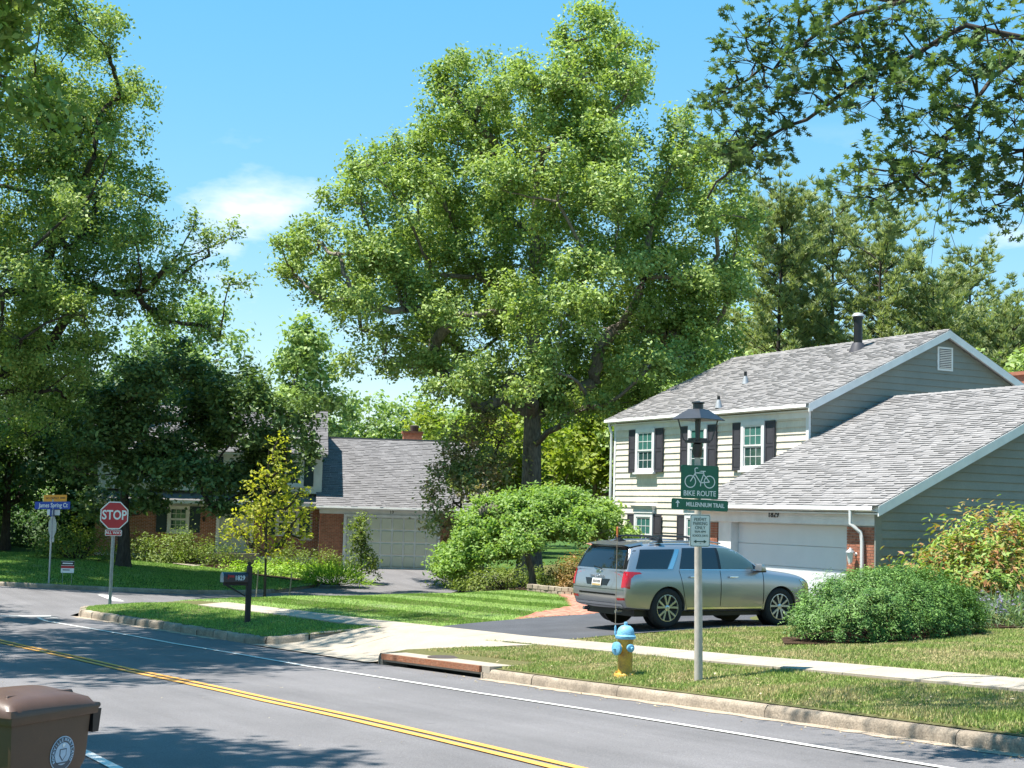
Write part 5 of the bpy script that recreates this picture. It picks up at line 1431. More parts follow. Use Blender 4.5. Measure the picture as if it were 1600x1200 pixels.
# thin sapling before the far garage
C, R = cl([(rgw.uniform(-.75, .75) * (1 - q * .55), 0.5 + q * 2.4, rgw.uniform(-.4, .4), 0.34 - 0.12 * q) for q in np.linspace(0, 1, 22)])
tree('sapling', 'thin feathery sapling before the far garage door', (-61.97, 24.86, LL1(-61.97, 24.86) - 0.2), C, R, M['leaf_shrub'], 330, 3.0, tr=0.03, leaf=0.13, n_spray=8, per=12, spray_r=0.15, fork=0.1, twigs=2, bark=M['bark_dark'], kink=0.02)


# --- grass: blades on the lawns, one object per lawn
def grass(name, label, poly_test, x0, x1, y0, y1, dens, seed, h=(0.03, 0.065), w=0.009, mt=None, zf=lawn_z, off=0.0, stripes=False):
    rg = np.random.default_rng(seed)
    n = int((x1 - x0) * (y1 - y0) * dens)
    X = rg.uniform(x0, x1, n); Y = rg.uniform(y0, y1, n)
    k = poly_test(X, Y); X = X[k]; Y = Y[k]; n = len(X)
    Z = zf(X, Y) + off
    st_ = np.sign(np.sin((Y + bend(X)) * 2.9 + 0.25 * np.sin(X * .4))) if stripes else np.zeros(n)
    hh = rg.uniform(h[0], h[1], n) * (0.8 + 0.4 * np.sin(X * 1.7 + np.sin(Y * 2.3)) * np.sin(Y * 1.9))
    az = rg.uniform(0, 6.283, n); ln = rg.uniform(0.1, 0.9, n)
    T = np.stack([np.cos(az) * ln + st_ * 1.2, np.sin(az) * ln, np.ones(n)], 1)
    me = leaf_mesh(name, np.stack([X, Y, Z], 1), np.stack([-np.sin(az), np.cos(az), 0.1 * np.ones(n)], 1), hh, rg, 'tri', np.clip(rg.random(n) - 0.18 * st_, 0, 1), 0.0, T=T)  # stripe tint adds to the light the leaning blades catch, put into colour
    # give blades width directly (size scales height)
    co = np.empty(len(me.vertices) * 3, dtype=np.float32); me.vertices.foreach_get('co', co); co = co.reshape(-1, 3, 3)
    sd = np.stack([np.cos(az + 1.57), np.sin(az + 1.57), np.zeros(n)], 1) * (w * rg.uniform(0.6, 1.4, (n, 1)))
    co[:, 0] -= sd; co[:, 1] += sd
    me.vertices.foreach_set('co', co.ravel()); me.update()
    return tag(link(name, me, mt), label, 'grass', kind='stuff')


def grass_mat(name, lo, hi, dry, lo_f=0.5, hi_f=0.66, scale=0.9):
    m, N, Lk, b = new_mat(name)
    at = N.new('ShaderNodeAttribute'); at.attribute_name = 'tint'
    mx = N.new('ShaderNodeMixRGB'); mx.inputs['Color1'].default_value = lo + (1,); mx.inputs['Color2'].default_value = hi + (1,)
    Lk.new(at.outputs['Fac'], mx.inputs['Fac'])
    geo = N.new('ShaderNodeNewGeometry'); n1 = N.new('ShaderNodeTexNoise'); n1.inputs['Scale'].default_value = scale; n1.inputs['Detail'].default_value = 6; n1.inputs['Roughness'].default_value = 0.65
    Lk.new(geo.outputs['Position'], n1.inputs['Vector'])
    ad = N.new('ShaderNodeMath'); ad.operation = 'MULTIPLY_ADD'; ad.inputs[1].default_value = 0.22
    Lk.new(at.outputs['Fac'], ad.inputs[0]); Lk.new(n1.outputs['Fac'], ad.inputs[2])
    mr = N.new('ShaderNodeMapRange'); mr.inputs['From Min'].default_value = lo_f + 0.1; mr.inputs['From Max'].default_value = hi_f + 0.11
    Lk.new(ad.outputs[0], mr.inputs['Value'])
    m2 = N.new('ShaderNodeMixRGB'); m2.inputs['Color2'].default_value = dry + (1,)
    Lk.new(mr.outputs['Result'], m2.inputs['Fac']); Lk.new(mx.outputs['Color'], m2.inputs['Color1'])
    Lk.new(m2.outputs['Color'], b.inputs['Base Color']); b.inputs['Roughness'].default_value = 0.6; b.inputs['Specular IOR Level'].default_value = 0.3
    tr = N.new('ShaderNodeBsdfTranslucent'); Lk.new(m2.outputs['Color'], tr.inputs['Color'])
    sh = N.new('ShaderNodeMixShader'); sh.inputs['Fac'].default_value = 0.3
    Lk.new(b.outputs['BSDF'], sh.inputs[1]); Lk.new(tr.outputs['BSDF'], sh.inputs[2]); Lk.new(sh.outputs['Shader'], N['Material Output'].inputs['Surface'])
    return m


M['grass_dry'] = grass_mat('patchy summer grass', (0.14, 0.23, 0.04), (0.34, 0.42, 0.10), (0.50, 0.42, 0.20), 0.46, 0.62, 1.1)
M['grass_green'] = grass_mat('lush mown grass', (0.12, 0.245, 0.035), (0.35, 0.51, 0.11), (0.38, 0.47, 0.2), 0.60, 0.74, 0.8)
poly_np = lambda poly: (lambda X, Y: np.array([inside(p, poly) for p in zip(X, Y)], dtype=bool) if len(X) else np.zeros(0, bool))


def in_poly(X, Y, poly):
    c = np.zeros(len(X), bool); n = len(poly)
    for i in range(n):
        a, b = poly[i], poly[i - 1]
        if a[1] == b[1]: continue
        k = (a[1] > Y) != (b[1] > Y)
        c ^= k & (X < (b[0] - a[0]) * (Y - a[1]) / (b[1] - a[1]) + a[0])
    return c


INLET = ax((-26.3, 11.3), (-22.2, 11.3), (-22.2, 12.38), (-26.3, 12.38))


def verge_test(X, Y):
    d = Y + bend(X)
    return (d > 11.7) & (d < 13.8) & ~in_poly(X, Y, INLET) & ~in_poly(X, Y, ap[0]) & ~in_poly(X, Y, ap[1])


def yard_test(X, Y):
    d = Y + bend(X)
    ok = (d > 14.53) & ~in_poly(X, Y, drive_poly) & ~in_poly(X, Y, path_poly) & ~in_poly(X, Y, bed1) & ~in_poly(X, Y, bed2) & ~in_poly(X, Y, jb)
    for p in ap: ok &= ~in_poly(X, Y, p)
    ok &= in_poly(X, Y, lawn_poly)
    return ok


grass('grass', 'patchy grass of the verge between kerb and sidewalk', verge_test, -26, -8.5, 11.0, 13.6, 2300, 1, mt=M['grass_dry'], h=(0.03, 0.075))
grass('grass', 'greener grass strip by the mailbox', lambda X, Y: verge_test(X, Y) & in_poly(X, Y, lawn_poly), -44, -29.5, 8, 13.4, 1100, 2, mt=M['grass_green'], w=0.011)
grass('grass', 'sunlit grass right of the driveway', lambda X, Y: yard_test(X, Y) & (X > -24.75), -24.75, -9, 14.0, 23.5, 1500, 3, mt=M['grass_dry'], h=(0.03, 0.07), w=0.010)
grass('grass', 'striped green lawn left of the driveway', lambda X, Y: yard_test(X, Y) & (X < -28.9), -46, -28.9, 10.5, 22.5, 950, 4, mt=M['grass_green'], w=0.012, stripes=True)
grass('grass', 'shaded grass of the corner house lawn', lambda X, Y: in_poly(X, Y, left_poly) & ~in_poly(X, Y, bed3), -71, -55, 5.5, 23, 420, 5, mt=M['grass_green'], w=0.018, h=(0.04, 0.09), zf=left_z)

# ------------------------------------------------------------------ the grey car
from mathutils.bvhtree import BVHTree
CAR_Z = float(drive_z(np.array([-25.5]), np.array([17.9]))[0]) + 0.022
car = thing('car', (-26.06, 17.86, CAR_Z), math.radians(94.2), label='silver blue sport utility car parked nose in on the driveway', cat='car')
mp_paint, N_, L_, b_ = new_mat('silver blue metallic paint')
b_.inputs['Base Color'].default_value = (0.40, 0.40, 0.415, 1); b_.inputs['Metallic'].default_value = 0.75; b_.inputs['Roughness'].default_value = 0.3
b_.inputs['Coat Weight'].default_value = 0.9; b_.inputs['Coat Roughness'].default_value = 0.03
fl_ = N_.new('ShaderNodeTexNoise'); fl_.inputs['Scale'].default_value = 900; gg = N_.new('ShaderNodeNewGeometry'); L_.new(gg.outputs['Position'], fl_.inputs['Vector'])
mr_n = N_.new('ShaderNodeMapRange'); mr_n.inputs['To Min'].default_value = 0.24; mr_n.inputs['To Max'].default_value = 0.36; L_.new(fl_.outputs['Fac'], mr_n.inputs['Value']); L_.new(mr_n.outputs['Result'], b_.inputs['Roughness'])
M['paint'] = mp_paint
M['tint_glass'] = glass_mat('dark tinted car glass', (0.008, 0.010, 0.014), 0.02, 0.8)
M['light_glass'] = glass_mat('greenish car glass', (0.06, 0.10, 0.10), 0.02, 0.8)
M['gloss_black'] = mat('gloss black trim', (0.01, 0.01, 0.011), 0.18)
M['chrome'] = mat('satin chrome', (0.72, 0.73, 0.74), 0.22, metal=1.0)
M['alloy'] = mat('machined alloy', (0.62, 0.63, 0.64), 0.3, metal=0.9)
M['tail_red'] = mat('red lamp lens', (0.45, 0.008, 0.012), 0.12, coat=0.8)
M['plate'] = mat('licence plate', (0.72, 0.70, 0.64), 0.5, var=0.12, scale=30)

LV = 11
def ring(x, w, zb, zt, kind, sh=None):
    if kind == 'cab':
        yz = [(0, zb), (.80, zb), (.95, zb + .05), (.985, zb + .2), (1, .74), (.995, .95), (.955, 1.10), (.875, 1.38), (.79, zt - .085), (.62, zt - .014), (0, zt)]
    elif kind == 'mid':
        yz = [(0, zb), (.80, zb), (.95, zb + .05), (.985, zb + .2), (1, .74), (.995, .95), (.955, 1.10), (.89, zt - .13), (.80, zt - .045), (.6, zt - .012), (0, zt)]
    else:
        yz = [(0, zb), (.80, zb), (.95, zb + .05), (.985, zb + .2), (1, .70), (.99, zt - .2), (.96, zt - .10), (.91, zt - .045), (.80, zt - .02), (.55, zt - .005), (0, zt + .012)]
    return [((x if sh is None else sh[j]), y * w, z) for j, (y, z) in enumerate(yz)]


rear_x = [-2.30, -2.36, -2.40, -2.455, -2.47, -2.435, -2.40, -2.29, -2.215, -2.20, -2.19]
st = [ring(0, .90, .36, 1.61, 'cab', rear_x), ring(0, .955, .33, 1.635, 'cab', [v + .16 for v in rear_x]), ring(-1.85, .978, .31, 1.665, 'cab'), ring(-1.45, .985, .30, 1.69, 'cab'), ring(-.9, .985, .28, 1.70, 'cab'), ring(-.3, .985, .28, 1.695, 'cab'),
      ring(.2, .985, .28, 1.655, 'cab'), ring(.52, .985, .28, 1.53, 'mid'), ring(.88, .985, .28, 1.31, 'mid'), ring(1.2, .985, .28, 1.145, 'hood'), ring(1.6, .985, .29, 1.115, 'hood'), ring(2.0, .97, .29, 1.07, 'hood'), ring(2.3, .90, .30, .98, 'hood'), ring(2.44, .76, .36, .86, 'hood')]
st = [[(p[0] - .035 if i == 0 else p[0], p[1] * k, p[2]) for p in st[0]] for i, k in ((0, .5), (1, .93))][:1] + st
bm = bmesh.new(); rings = []
for s in st:
    left = [bm.verts.new(p) for p in s]
    right = [left[0]] + [bm.verts.new((p[0], -p[1], p[2])) for p in s[1:-1]] + [left[-1]]
    rings.append((left, right))
for (l0, r0), (l1, r1) in zip(rings[:-1], rings[1:]):
    for j in range(LV - 1):
        bm.faces.new((l0[j], l1[j], l1[j + 1], l0[j + 1]))
        bm.faces.new((r0[j + 1], r1[j + 1], r1[j], r0[j]))
for l, r in (rings[0], rings[-1]):
    for j in range(LV - 1):
        vs = [l[j], l[j + 1], r[j + 1], r[j]]
        u_ = []
        for q in vs:
            if q not in u_: u_.append(q)
        bm.faces.new(u_)
bmesh.ops.recalc_face_normals(bm, faces=bm.faces)
cr = bm.edges.layers.float.new('crease_edge')
for (l0, r0), (l1, r1) in zip(rings[:-1], rings[1:]):
    for a, b in ((l0, l1), (r0, r1)):
        for j, c in ((6, .55), (2, .5)):
            e = bm.edges.get((a[j], b[j]))
            if e: e[cr] = c
for side in rings[1]:
    for j in range(LV - 1):
        e = bm.edges.get((side[j], side[j + 1]))
        if e: e[cr] = .45
me = bpy.data.meshes.new('body'); bm.to_mesh(me); bm.free()
body = link('body', me, M['paint'], None)
mod = body.modifiers.new('s', 'SUBSURF'); mod.levels = 3; mod.render_levels = 3
cut = []
for sx in (-1.45, 1.45):
    for sy in (-1, 1):
        c = MB().lathe([(0.425, 0), (0.425, 0.6)], (sx, -1.2 if sy < 0 else 0.6, 0.39), 'y', 40).build('cutter', None)
        cut.append(c); bo = body.modifiers.new('b', 'BOOLEAN'); bo.object = c; bo.operation = 'DIFFERENCE'; bo.solver = 'EXACT'
dg = bpy.context.evaluated_depsgraph_get()
full = body.evaluated_get(dg); me2 = bpy.data.meshes.new_from_object(full)
bvm = bmesh.new(); bvm.from_mesh(me2); BV = BVHTree.FromBMesh(bvm); bvm.free()
for c in cut: bpy.data.objects.remove(c)
body.modifiers.clear(); body.data = me2; me2.name = 'body'
if not me2.materials: me2.materials.append(M['paint'])
me2.polygons.foreach_set('use_smooth', np.ones(len(me2.polygons), dtype=bool))
try: me2.set_sharp_from_angle(angle=math.radians(38))
except Exception: pass
body.parent = car


def skin(name, poly, mt, face='right', off=0.006, res=0.05, parent=None):
    """panel laid on the body: poly in (x,z) for the sides or (y,z) for the tail"""
    bm = bmesh.new()
    bm.faces.new([bm.verts.new((p[0], p[1], 0)) for p in poly])
    for ax in (0, 1):
        lo = min(p[ax] for p in poly); hi = max(p[ax] for p in poly); v = lo + res
        while v < hi:
            co = [0, 0, 0]; no = [0, 0, 0]; co[ax] = v; no[ax] = 1
            bmesh.ops.bisect_plane(bm, geom=bm.verts[:] + bm.edges[:] + bm.faces[:], plane_co=co, plane_no=no, dist=1e-6); v += res
    bmesh.ops.triangulate(bm, faces=[f for f in bm.faces if len(f.verts) > 4])
    for v in bm.verts:
        a, b = v.co.x, v.co.y
        if face == 'right': o, d = Vector((a, -2, b)), Vector((0, 1, 0))
        elif face == 'left': o, d = Vector((a, 2, b)), Vector((0, -1, 0))
        elif face == 'front': o, d = Vector((3.5, a, b)), Vector((-1, 0, 0))
        elif face == 'top': o, d = Vector((a, b, 3)), Vector((0, 0, -1))
        else: o, d = Vector((-4, a, b)), Vector((1, 0, 0))
        h, nrm, _, _ = BV.ray_cast(o, d)
        v.co = (h - d * off) if h is not None else o + d
    bmesh.ops.recalc_face_normals(bm, faces=bm.faces)
    me = bpy.data.meshes.new(name); bm.to_mesh(me); bm.free()
    return link(name, me, mt, parent or car, smooth=True)


for s in ('right', 'left'):
    skin('window_surround', [(-2.24, 1.115), (.86, 1.115), (1.02, 1.15), (.36, 1.58), (0, 1.612), (-1.1, 1.615), (-2.04, 1.575)], M['gloss_black'], s, .004) if False else None
    skin('quarter_glass', [(-2.20, 1.15), (-1.46, 1.15), (-1.20, 1.535), (-2.02, 1.52)], M['tint_glass'], s)
    skin('door_glass', [(-1.16, 1.15), (-.17, 1.15), (-.17, 1.575), (-1.0, 1.56)], M['tint_glass'], s)
    skin('door_glass', [(-.10, 1.15), (.74, 1.15), (.74, 1.28), (.34, 1.545), (.1, 1.57), (-.10, 1.575)], M['light_glass'] if s == 'right' else M['tint_glass'], s)
    skin('pillar_trim', [(-.168, 1.15), (-.102, 1.15), (-.102, 1.575), (-.168, 1.575)], M['gloss_black'], s, .005)
    skin('mirror_patch', [(.745, 1.15), (.93, 1.15), (.745, 1.275)], M['gloss_black'], s, .005)
    skin('chrome_strip', [(-1.15, 1.128), (.92, 1.128), (.92, 1.146), (-1.15, 1.146)], M['chrome'], s, .007)
    skin('pillar_chrome', [(-1.445, 1.15), (-1.33, 1.15), (-1.08, 1.535), (-1.185, 1.535)], M['chrome'], s, .005)
    skin('sill_trim', [(-.98, .36), (.95, .36), (.95, .40), (-.98, .40)], M['chrome'], s, .010)
    skin('sill_cladding', [(-.98, .29), (.97, .29), (.95, .355), (-.97, .355)], M['gloss_black'], s, .006)
    for x0, pts in ((0, [(-.142, .42), (-.130, .42), (-.130, 1.125), (-.142, 1.125)]), (1, [(.978, .45), (.992, .45), (.987, 1.08), (.973, 1.1)]), (2, [(-1.06, .62), (-1.0, .42), (-.992, .42), (-1.05, .62), (-1.17, 1.125), (-1.18, 1.125)])):
        skin('door_gap', pts, M['gloss_black'], s, .004)
    sy = -1 if s == 'right' else 1
    for x in (-.94, .06):
        MB().hexa([(x, sy * .985, .985), (x + .22, sy * .985, .985), (x + .22, sy * 1.02, .985), (x, sy * 1.02, .985)], [(x + .01, sy * .985, 1.02), (x + .22, sy * .985, 1.02), (x + .22, sy * 1.018, 1.015), (x + .01, sy * 1.018, 1.015)]).build('door_handle', M['chrome'], car, bevel=.006)
    mr_o = MB().hexa([(.72, sy * .98, 1.13), (.90, sy * .99, 1.13), (.88, sy * 1.19, 1.12), (.72, sy * 1.2, 1.12)], [(.74, sy * .99, 1.27), (.86, sy * .99, 1.25), (.84, sy * 1.18, 1.25), (.74, sy * 1.2, 1.28)]).build('wing_mirror', M['paint'], car, bevel=.03, smooth=True)
    MB().hexa([(.70, sy * .95, 1.08), (.88, sy * .95, 1.08), (.88, sy * 1.17, 1.10), (.72, sy * 1.17, 1.10)], [(.72, sy * .96, 1.128), (.88, sy * .96, 1.128), (.87, sy * 1.18, 1.128), (.72, sy * 1.19, 1.128)]).build('mirror_base', M['gloss_black'], mr_o)
    # lamps
    skin('tail_lamp', [(-2.445, .78), (-2.36, .76), (-2.33, .96), (-2.24, 1.035), (-2.08, 1.055), (-2.12, 1.085), (-2.43, 1.095)], M['tail_red'], s, .008, .03)
    skin('head_lamp', [(2.2, .72), (2.36, .70), (2.32, .90), (2.05, .97), (2.0, .93)], M['chrome'], s, .007, .04)
    # roof rail and bars
    MB().tube([(-1.75, sy * .70, 1.635), (-1.6, sy * .70, 1.675), (-.3, sy * .705, 1.70), (.05, sy * .70, 1.66)], .017, 6).build('roof_rail', M['paint'], car, smooth=True)
for x in (-.62, -1.5):
    bar = MB().tube([(x, -.72, 1.745), (x, -.4, 1.775), (x, .4, 1.775), (x, .72, 1.745)], .022, 8).build('roof_bar', M['gloss_black'], car, smooth=True)
    for sy in (-1, 1): MB().hexa([(x - .07, sy * .64, 1.655), (x + .07, sy * .64, 1.655), (x + .07, sy * .75, 1.65), (x - .07, sy * .75, 1.65)], [(x - .04, sy * .65, 1.765), (x + .04, sy * .65, 1.765), (x + .04, sy * .74, 1.75), (x - .04, sy * .74, 1.75)]).build('bar_foot', M['black'], bar, bevel=.012)
MB().prism([(-1.98, 1.655), (-1.80, 1.665), (-1.93, 1.725), (-1.97, 1.72)], 'y', -.02, .02).build('antenna_fin', M['black'], car)
# tail
skin('rear_glass', [(-.74, 1.135), (.74, 1.135), (.66, 1.50), (-.66, 1.50)], M['tint_glass'], 'rear', .006)
skin('spoiler_shadow', [(-.72, 1.505), (.72, 1.505), (.68, 1.56), (-.68, 1.56)], M['gloss_black'], 'rear', .008)
for sy in (-1, 1):
    skin('glass_wrap', [(sy * .75, 1.135), (sy * .845, 1.135), (sy * .76, 1.50), (sy * .67, 1.50)], M['gloss_black'], 'rear', .005)
    skin('tail_lamp', [(sy * .80, .78), (sy * .905, .79), (sy * .90, 1.095), (sy * .80, 1.09)], M['tail_red'], 'rear', .010, .04)
    skin('reflector', [(sy * .66, .53), (sy * .88, .54), (sy * .88, .585), (sy * .66, .58)], M['tail_red'], 'rear', .010, .04)
MB().hexa([(-2.20, -.68, 1.565), (-2.20, .68, 1.565), (-1.9, .70, 1.62), (-1.9, -.70, 1.62)], [(-2.33, -.66, 1.595), (-2.33, .66, 1.595), (-1.9, .68, 1.665), (-1.9, -.68, 1.665)]).build('spoiler', M['paint'], car, smooth=True)
skin('plate_recess', [(-.34, .80), (.34, .80), (.42, .93), (-.42, .93)], M['gloss_black'], 'rear', .004)
skin('licence_plate', [(-.155, .785), (.155, .785), (.155, .93), (-.155, .93)], M['plate'], 'rear', .016)
skin('bumper_slot', [(-.62, .62), (.62, .62), (.62, .655), (-.62, .655)], M['gloss_black'], 'rear', .004)
skin('bumper_crease', [(-.9, .735), (.9, .735), (.9, .742), (-.9, .742)], M['gloss_black'], 'rear', .004)
skin('skid_trim', [(-.80, .415), (.80, .415), (.76, .465), (-.76, .465)], M['chrome'], 'rear', .010)
skin('bumper_lower', [(-.84, .355), (.84, .355), (.80, .41), (-.80, .41)], M['gloss_black'], 'rear', .006)
skin('windscreen', [(1.05, -.72), (1.05, .72), (.42, .60), (.42, -.60)], M['tint_glass'], 'top', .006)
MB().tube([(-2.46, -.12, 1.12), (-2.44, .12, 1.15), (-2.42, .2, 1.16)], .012, 5).build('rear_wiper', M['gloss_black'], car)
lg = frame((-2.455, .03, 1.04), (0, -1, 0), (0, 0, 1))
lettering('PALISADE', .085, frame((-2.472, .0, .965), (0, -1, 0), (-0.12, 0, 1)), M['chrome'], car, 'model_lettering', sx=1.35)
bd = MB()
bd.lathe([(.085, 0), (.085, .01), (.07, .012), (.07, .002)], (0, 0, 0), 'x', 24)
bd.xf(Matrix.Translation((-2.448, 0, 1.05)) @ Matrix.Diagonal((1, 1, .6, 1))).build('maker_badge', M['chrome'], car)
lettering('H', .09, frame((-2.465, 0, 1.05), (0, -1, 0.25), (-0.12, -.25, 1)), M['chrome'], car, 'maker_badge')
M['plate_print'] = mat('faded plate print', (0.42, 0.30, 0.12), 0.6, var=0.3, scale=60)
skin('plate_print', [(-.14, .79), (.14, .79), (.14, .825), (-.14, .825)], M['plate_print'], 'rear', .018)
for q in range(6): skin('plate_character', [(-.12 + q * .042, .845), (-.092 + q * .042, .845), (-.092 + q * .042, .90), (-.12 + q * .042, .90)], M['shutter'], 'rear', .018)
MB().box(-2.15, 2.2, -.80, .80, .22, .5).build('underbody', M['black'], car)
for sy in (-1, 1): MB().lathe([(.035, 0), (.04, .14)], (-2.42, sy * .55, .31), 'x', 10).build('exhaust_tip', M['chrome'], car)


def wheel(x, sy):
    y = sy * .955
    w = MB().lathe([(.27, -.24), (.36, -.235), (.385, -.20), (.39, -.12), (.385, -.03), (.36, -.004), (.30, .002), (.268, -.012), (.262, -.05)], (0, 0, 0), 'y', 40)
    if sy < 0: w.xf(Matrix.Diagonal((1, 1, 1, 1)) @ Matrix.Rotation(math.pi, 4, 'Z'))
    o = w.build('wheel', M['rubber'], car, smooth=True, angle=50, loc=(x, y, .39))
    k = sy
    MB().lathe([(.262, -.20 * 1), (.262, -.03), (.25, -.035), (.245, -.20)] if False else [(.20, -.14 * k), (.262, -.10 * k), (.262, -.005 * k), (.25, -.004 * k), (.248, -.09 * k), (.18, -.12 * k)], (0, 0, 0), 'y', 36).build('rim', M['alloy'], o, smooth=True)
    MB().lathe([(.245, -.10 * k), (.245, -.095 * k)], (0, 0, 0), 'y', 30).build('brake_shadow', M['gloss_black'], o)
    for i in range(5):
        for q in (-1, 1):
            t = i * 2 * math.pi / 5 + .3
            a0 = t + q * .05; a1 = t + q * .27
            p0 = Vector((math.cos(a0) * .05, 0, math.sin(a0) * .05)); p1 = Vector((math.cos(a1) * .252, 0, math.sin(a1) * .252))
            d = (p1 - p0).normalized(); nn = Vector((-d.z, 0, d.x)) * .017; n2 = nn * 1.25
            yo = Vector((0, -.018 * k, 0)); yi = Vector((0, -.055 * k, 0)); y1 = Vector((0, -.008 * k, 0))
            MB().hexa([p0 - nn + yi, p1 - n2 + yi, p1 + n2 + yi, p0 + nn + yi], [p0 - nn + yo, p1 - n2 + y1, p1 + n2 + y1, p0 + nn + yo]).build('spoke', M['alloy'], o)
    MB().lathe([(.055, -.06 * k), (.055, -.012 * k), (.03, -.005 * k)], (0, 0, 0), 'y', 20).build('hub_cap', M['alloy'], o)
    MB().lathe([(.423, -.26 * k), (.42, -.30 * k)], (0, 0, .0), 'y', 30).build('wheel_well', M['black'], car, loc=(x, y, .39))


for x in (-1.45, 1.45):
    for sy in (-1, 1): wheel(x, sy)
MB().box(-.2, .1, -.55, -.1, .9, 1.42).build('seat', M['black'], car) if False else None

# ------------------------------------------------------------------ street furniture and small things
def rounded(w, h, r, n=5):
    pts = []
    for cx, cy, a0 in ((w / 2 - r, h / 2 - r, 0), (-w / 2 + r, h / 2 - r, 90), (-w / 2 + r, -h / 2 + r, 180), (w / 2 - r, -h / 2 + r, 270)):
        for k in range(n + 1):
            t = math.radians(a0 + 90 * k / n); pts.append((cx + r * math.cos(t), cy + r * math.sin(t)))
    return pts


def plate(name, poly, F, mt, parent, th=0.004, z0=0.0):
    """thin sheet: 2-D outline carried by frame F"""
    n = len(poly)
    vs = [F @ Vector((p[0], p[1], z0 - th)) for p in poly] + [F @ Vector((p[0], p[1], z0)) for p in poly]
    m = MB(); m.add(vs, [tuple(range(n - 1, -1, -1)), tuple(range(n, 2 * n))] + [(i, (i + 1) % n, n + (i + 1) % n, n + i) for i in range(n)])
    return m.build(name, mt, parent)


def strip(pts, w, closed=False):
    """outline of a stroked polyline, as quads"""
    q = []
    P = [Vector(p) for p in pts]; n = len(P)
    rng = range(n if closed else n - 1)
    for i in rng:
        a, b = P[i], P[(i + 1) % n]; d = (b - a).normalized(); nn = Vector((-d.y, d.x)) * w / 2
        q.append([a - nn, b - nn, b + nn, a + nn])
    return q


def strokes(name, lines, w, F, mt, parent, z=0.003):
    m = MB()
    for pts, closed in lines:
        for q in strip(pts, w, closed):
            m.add([F @ Vector((p.x, p.y, z)) for p in q], [(0, 1, 2, 3)])
    return m.build(name, mt, parent)


def circle(cx, cy, r, n=28): return [(cx + r * math.cos(2 * math.pi * k / n), cy + r * math.sin(2 * math.pi * k / n)) for k in range(n)]


# --- lamp post with three signs
LPX, LPY = -17.95, 12.38
lamp = thing('street_lamp', (LPX, LPY, L1(LPX, LPY)), label='grey lamp post with black carriage lantern carrying three signs', cat='street lamp')
lean = Vector((-0.04, -0.076, 0))
def lp(h): return lean * (h / 3.9)
MB().tube([(0, 0, -0.3), tuple(lp(1.0) + Vector((0, 0, 1.0))), tuple(lp(3.25) + Vector((0, 0, 3.25)))], [0.062, 0.058, 0.042], 16).build('pole', M['pole'], lamp, smooth=True)
o0 = lp(3.25)
MB().lathe([(0.05, 3.15), (0.07, 3.2), (0.075, 3.34), (0.05, 3.36)], (o0.x, o0.y, 0), 'z', 12).build('collar', M['lantern'], lamp, smooth=True)
MB().box(-0.13, 0.13, -0.13, 0.13, 3.36, 3.40).box(-0.10, 0.10, -0.10, 0.10, 3.40, 3.43).xf(Matrix.Translation(o0)).build('lantern_base', M['lantern'], lamp)
MB().lathe([(0.03, 3.42), (0.03, 3.72)], (o0.x, o0.y, 0), 'z', 10).build('lamp_stem', M['lantern'], lamp)
ra = math.radians(17)
for sx in (-1, 1):
    for sy in (-1, 1):
        MB().tube([(sx * 0.12, sy * 0.12, 3.38), (sx * 0.145, sy * 0.145, 3.41), (sx * 0.205, sy * 0.205, 3.72)], 0.010, 6).xf(Matrix.Translation(o0) @ Matrix.Rotation(ra, 4, 'Z')).build('lantern_arm', M['lantern'], lamp)
MB().hexa([(-.27, -.27, 3.70), (.27, -.27, 3.70), (.27, .27, 3.70), (-.27, .27, 3.70)], [(-.10, -.10, 3.845), (.10, -.10, 3.845), (.10, .10, 3.845), (-.10, .10, 3.845)]).box(-.275, .275, -.275, .275, 3.69, 3.70).xf(Matrix.Translation(o0) @ Matrix.Rotation(ra, 4, 'Z')).build('lantern_roof', M['lantern'], lamp)
MB().lathe([(0.075, 3.84), (0.075, 3.92), (0.095, 3.93), (0.095, 3.945), (0.02, 3.96)], (o0.x, o0.y, 0), 'z', 14).build('lantern_cap', M['lantern'], lamp, smooth=True)
SN = Vector((0.995, -0.10, 0)).normalized(); SX = Vector((0.10, 0.995, 0)).normalized(); UP = Vector((0, 0, 1))
def sign_frame(h, tilt=0.0):
    c = lp(h) + SN * 0.066 + UP * h
    x = (SX * math.cos(tilt) + UP * math.sin(tilt)); y = (UP * math.cos(tilt) - SX * math.sin(tilt))
    return frame(c, x, y)
F = sign_frame(2.80)
bs = plate('bike_route_sign', rounded(0.61, 0.475, 0.03), F, M['sign_green'], lamp)
bs['label'] = 'green bike route sign with white bicycle'
strokes('sign_border', [(rounded(0.585, 0.45, 0.025), True)], 0.008, F, M['sign_green'], bs)
bike = [(circle(-0.155, 0.005, 0.085), True), (circle(0.155, 0.005, 0.085), True), ([(-0.155, 0.005), (-0.075, 0.13), (0.065, 0.13), (0.01, -0.01), (-0.075, 0.105)], False), ([(0.01, -0.01), (0.155, 0.005), (0.065, 0.105), (0.055, 0.15)], False), ([(0.01, 0.155), (0.09, 0.155)], False), ([(-0.075, 0.105), (-0.085, 0.19), (-0.05, 0.205), (-0.035, 0.195)], False), ([(0.015, 0.01), (0.01, -0.06)], False)]
strokes('bicycle_symbol', bike, 0.014, F, M['ink_white'], bs, 0.002)
lettering('BIKE ROUTE', 0.105, F @ Matrix.Translation((0, -0.165, 0.001)), M['ink_white'], bs, sx=0.92, bold=0.001)
F = sign_frame(2.475, -0.02)
ts = plate('trail_sign', rounded(0.915, 0.155, 0.025), F, M['sign_green'], lamp)
ts['label'] = 'narrow green trail sign with an arrow'
lettering('MILLENNIUM TRAIL', 0.085, F @ Matrix.Translation((0.085, 0.0, 0.001)), M['ink_white'], ts, sx=0.84, bold=0.0015)
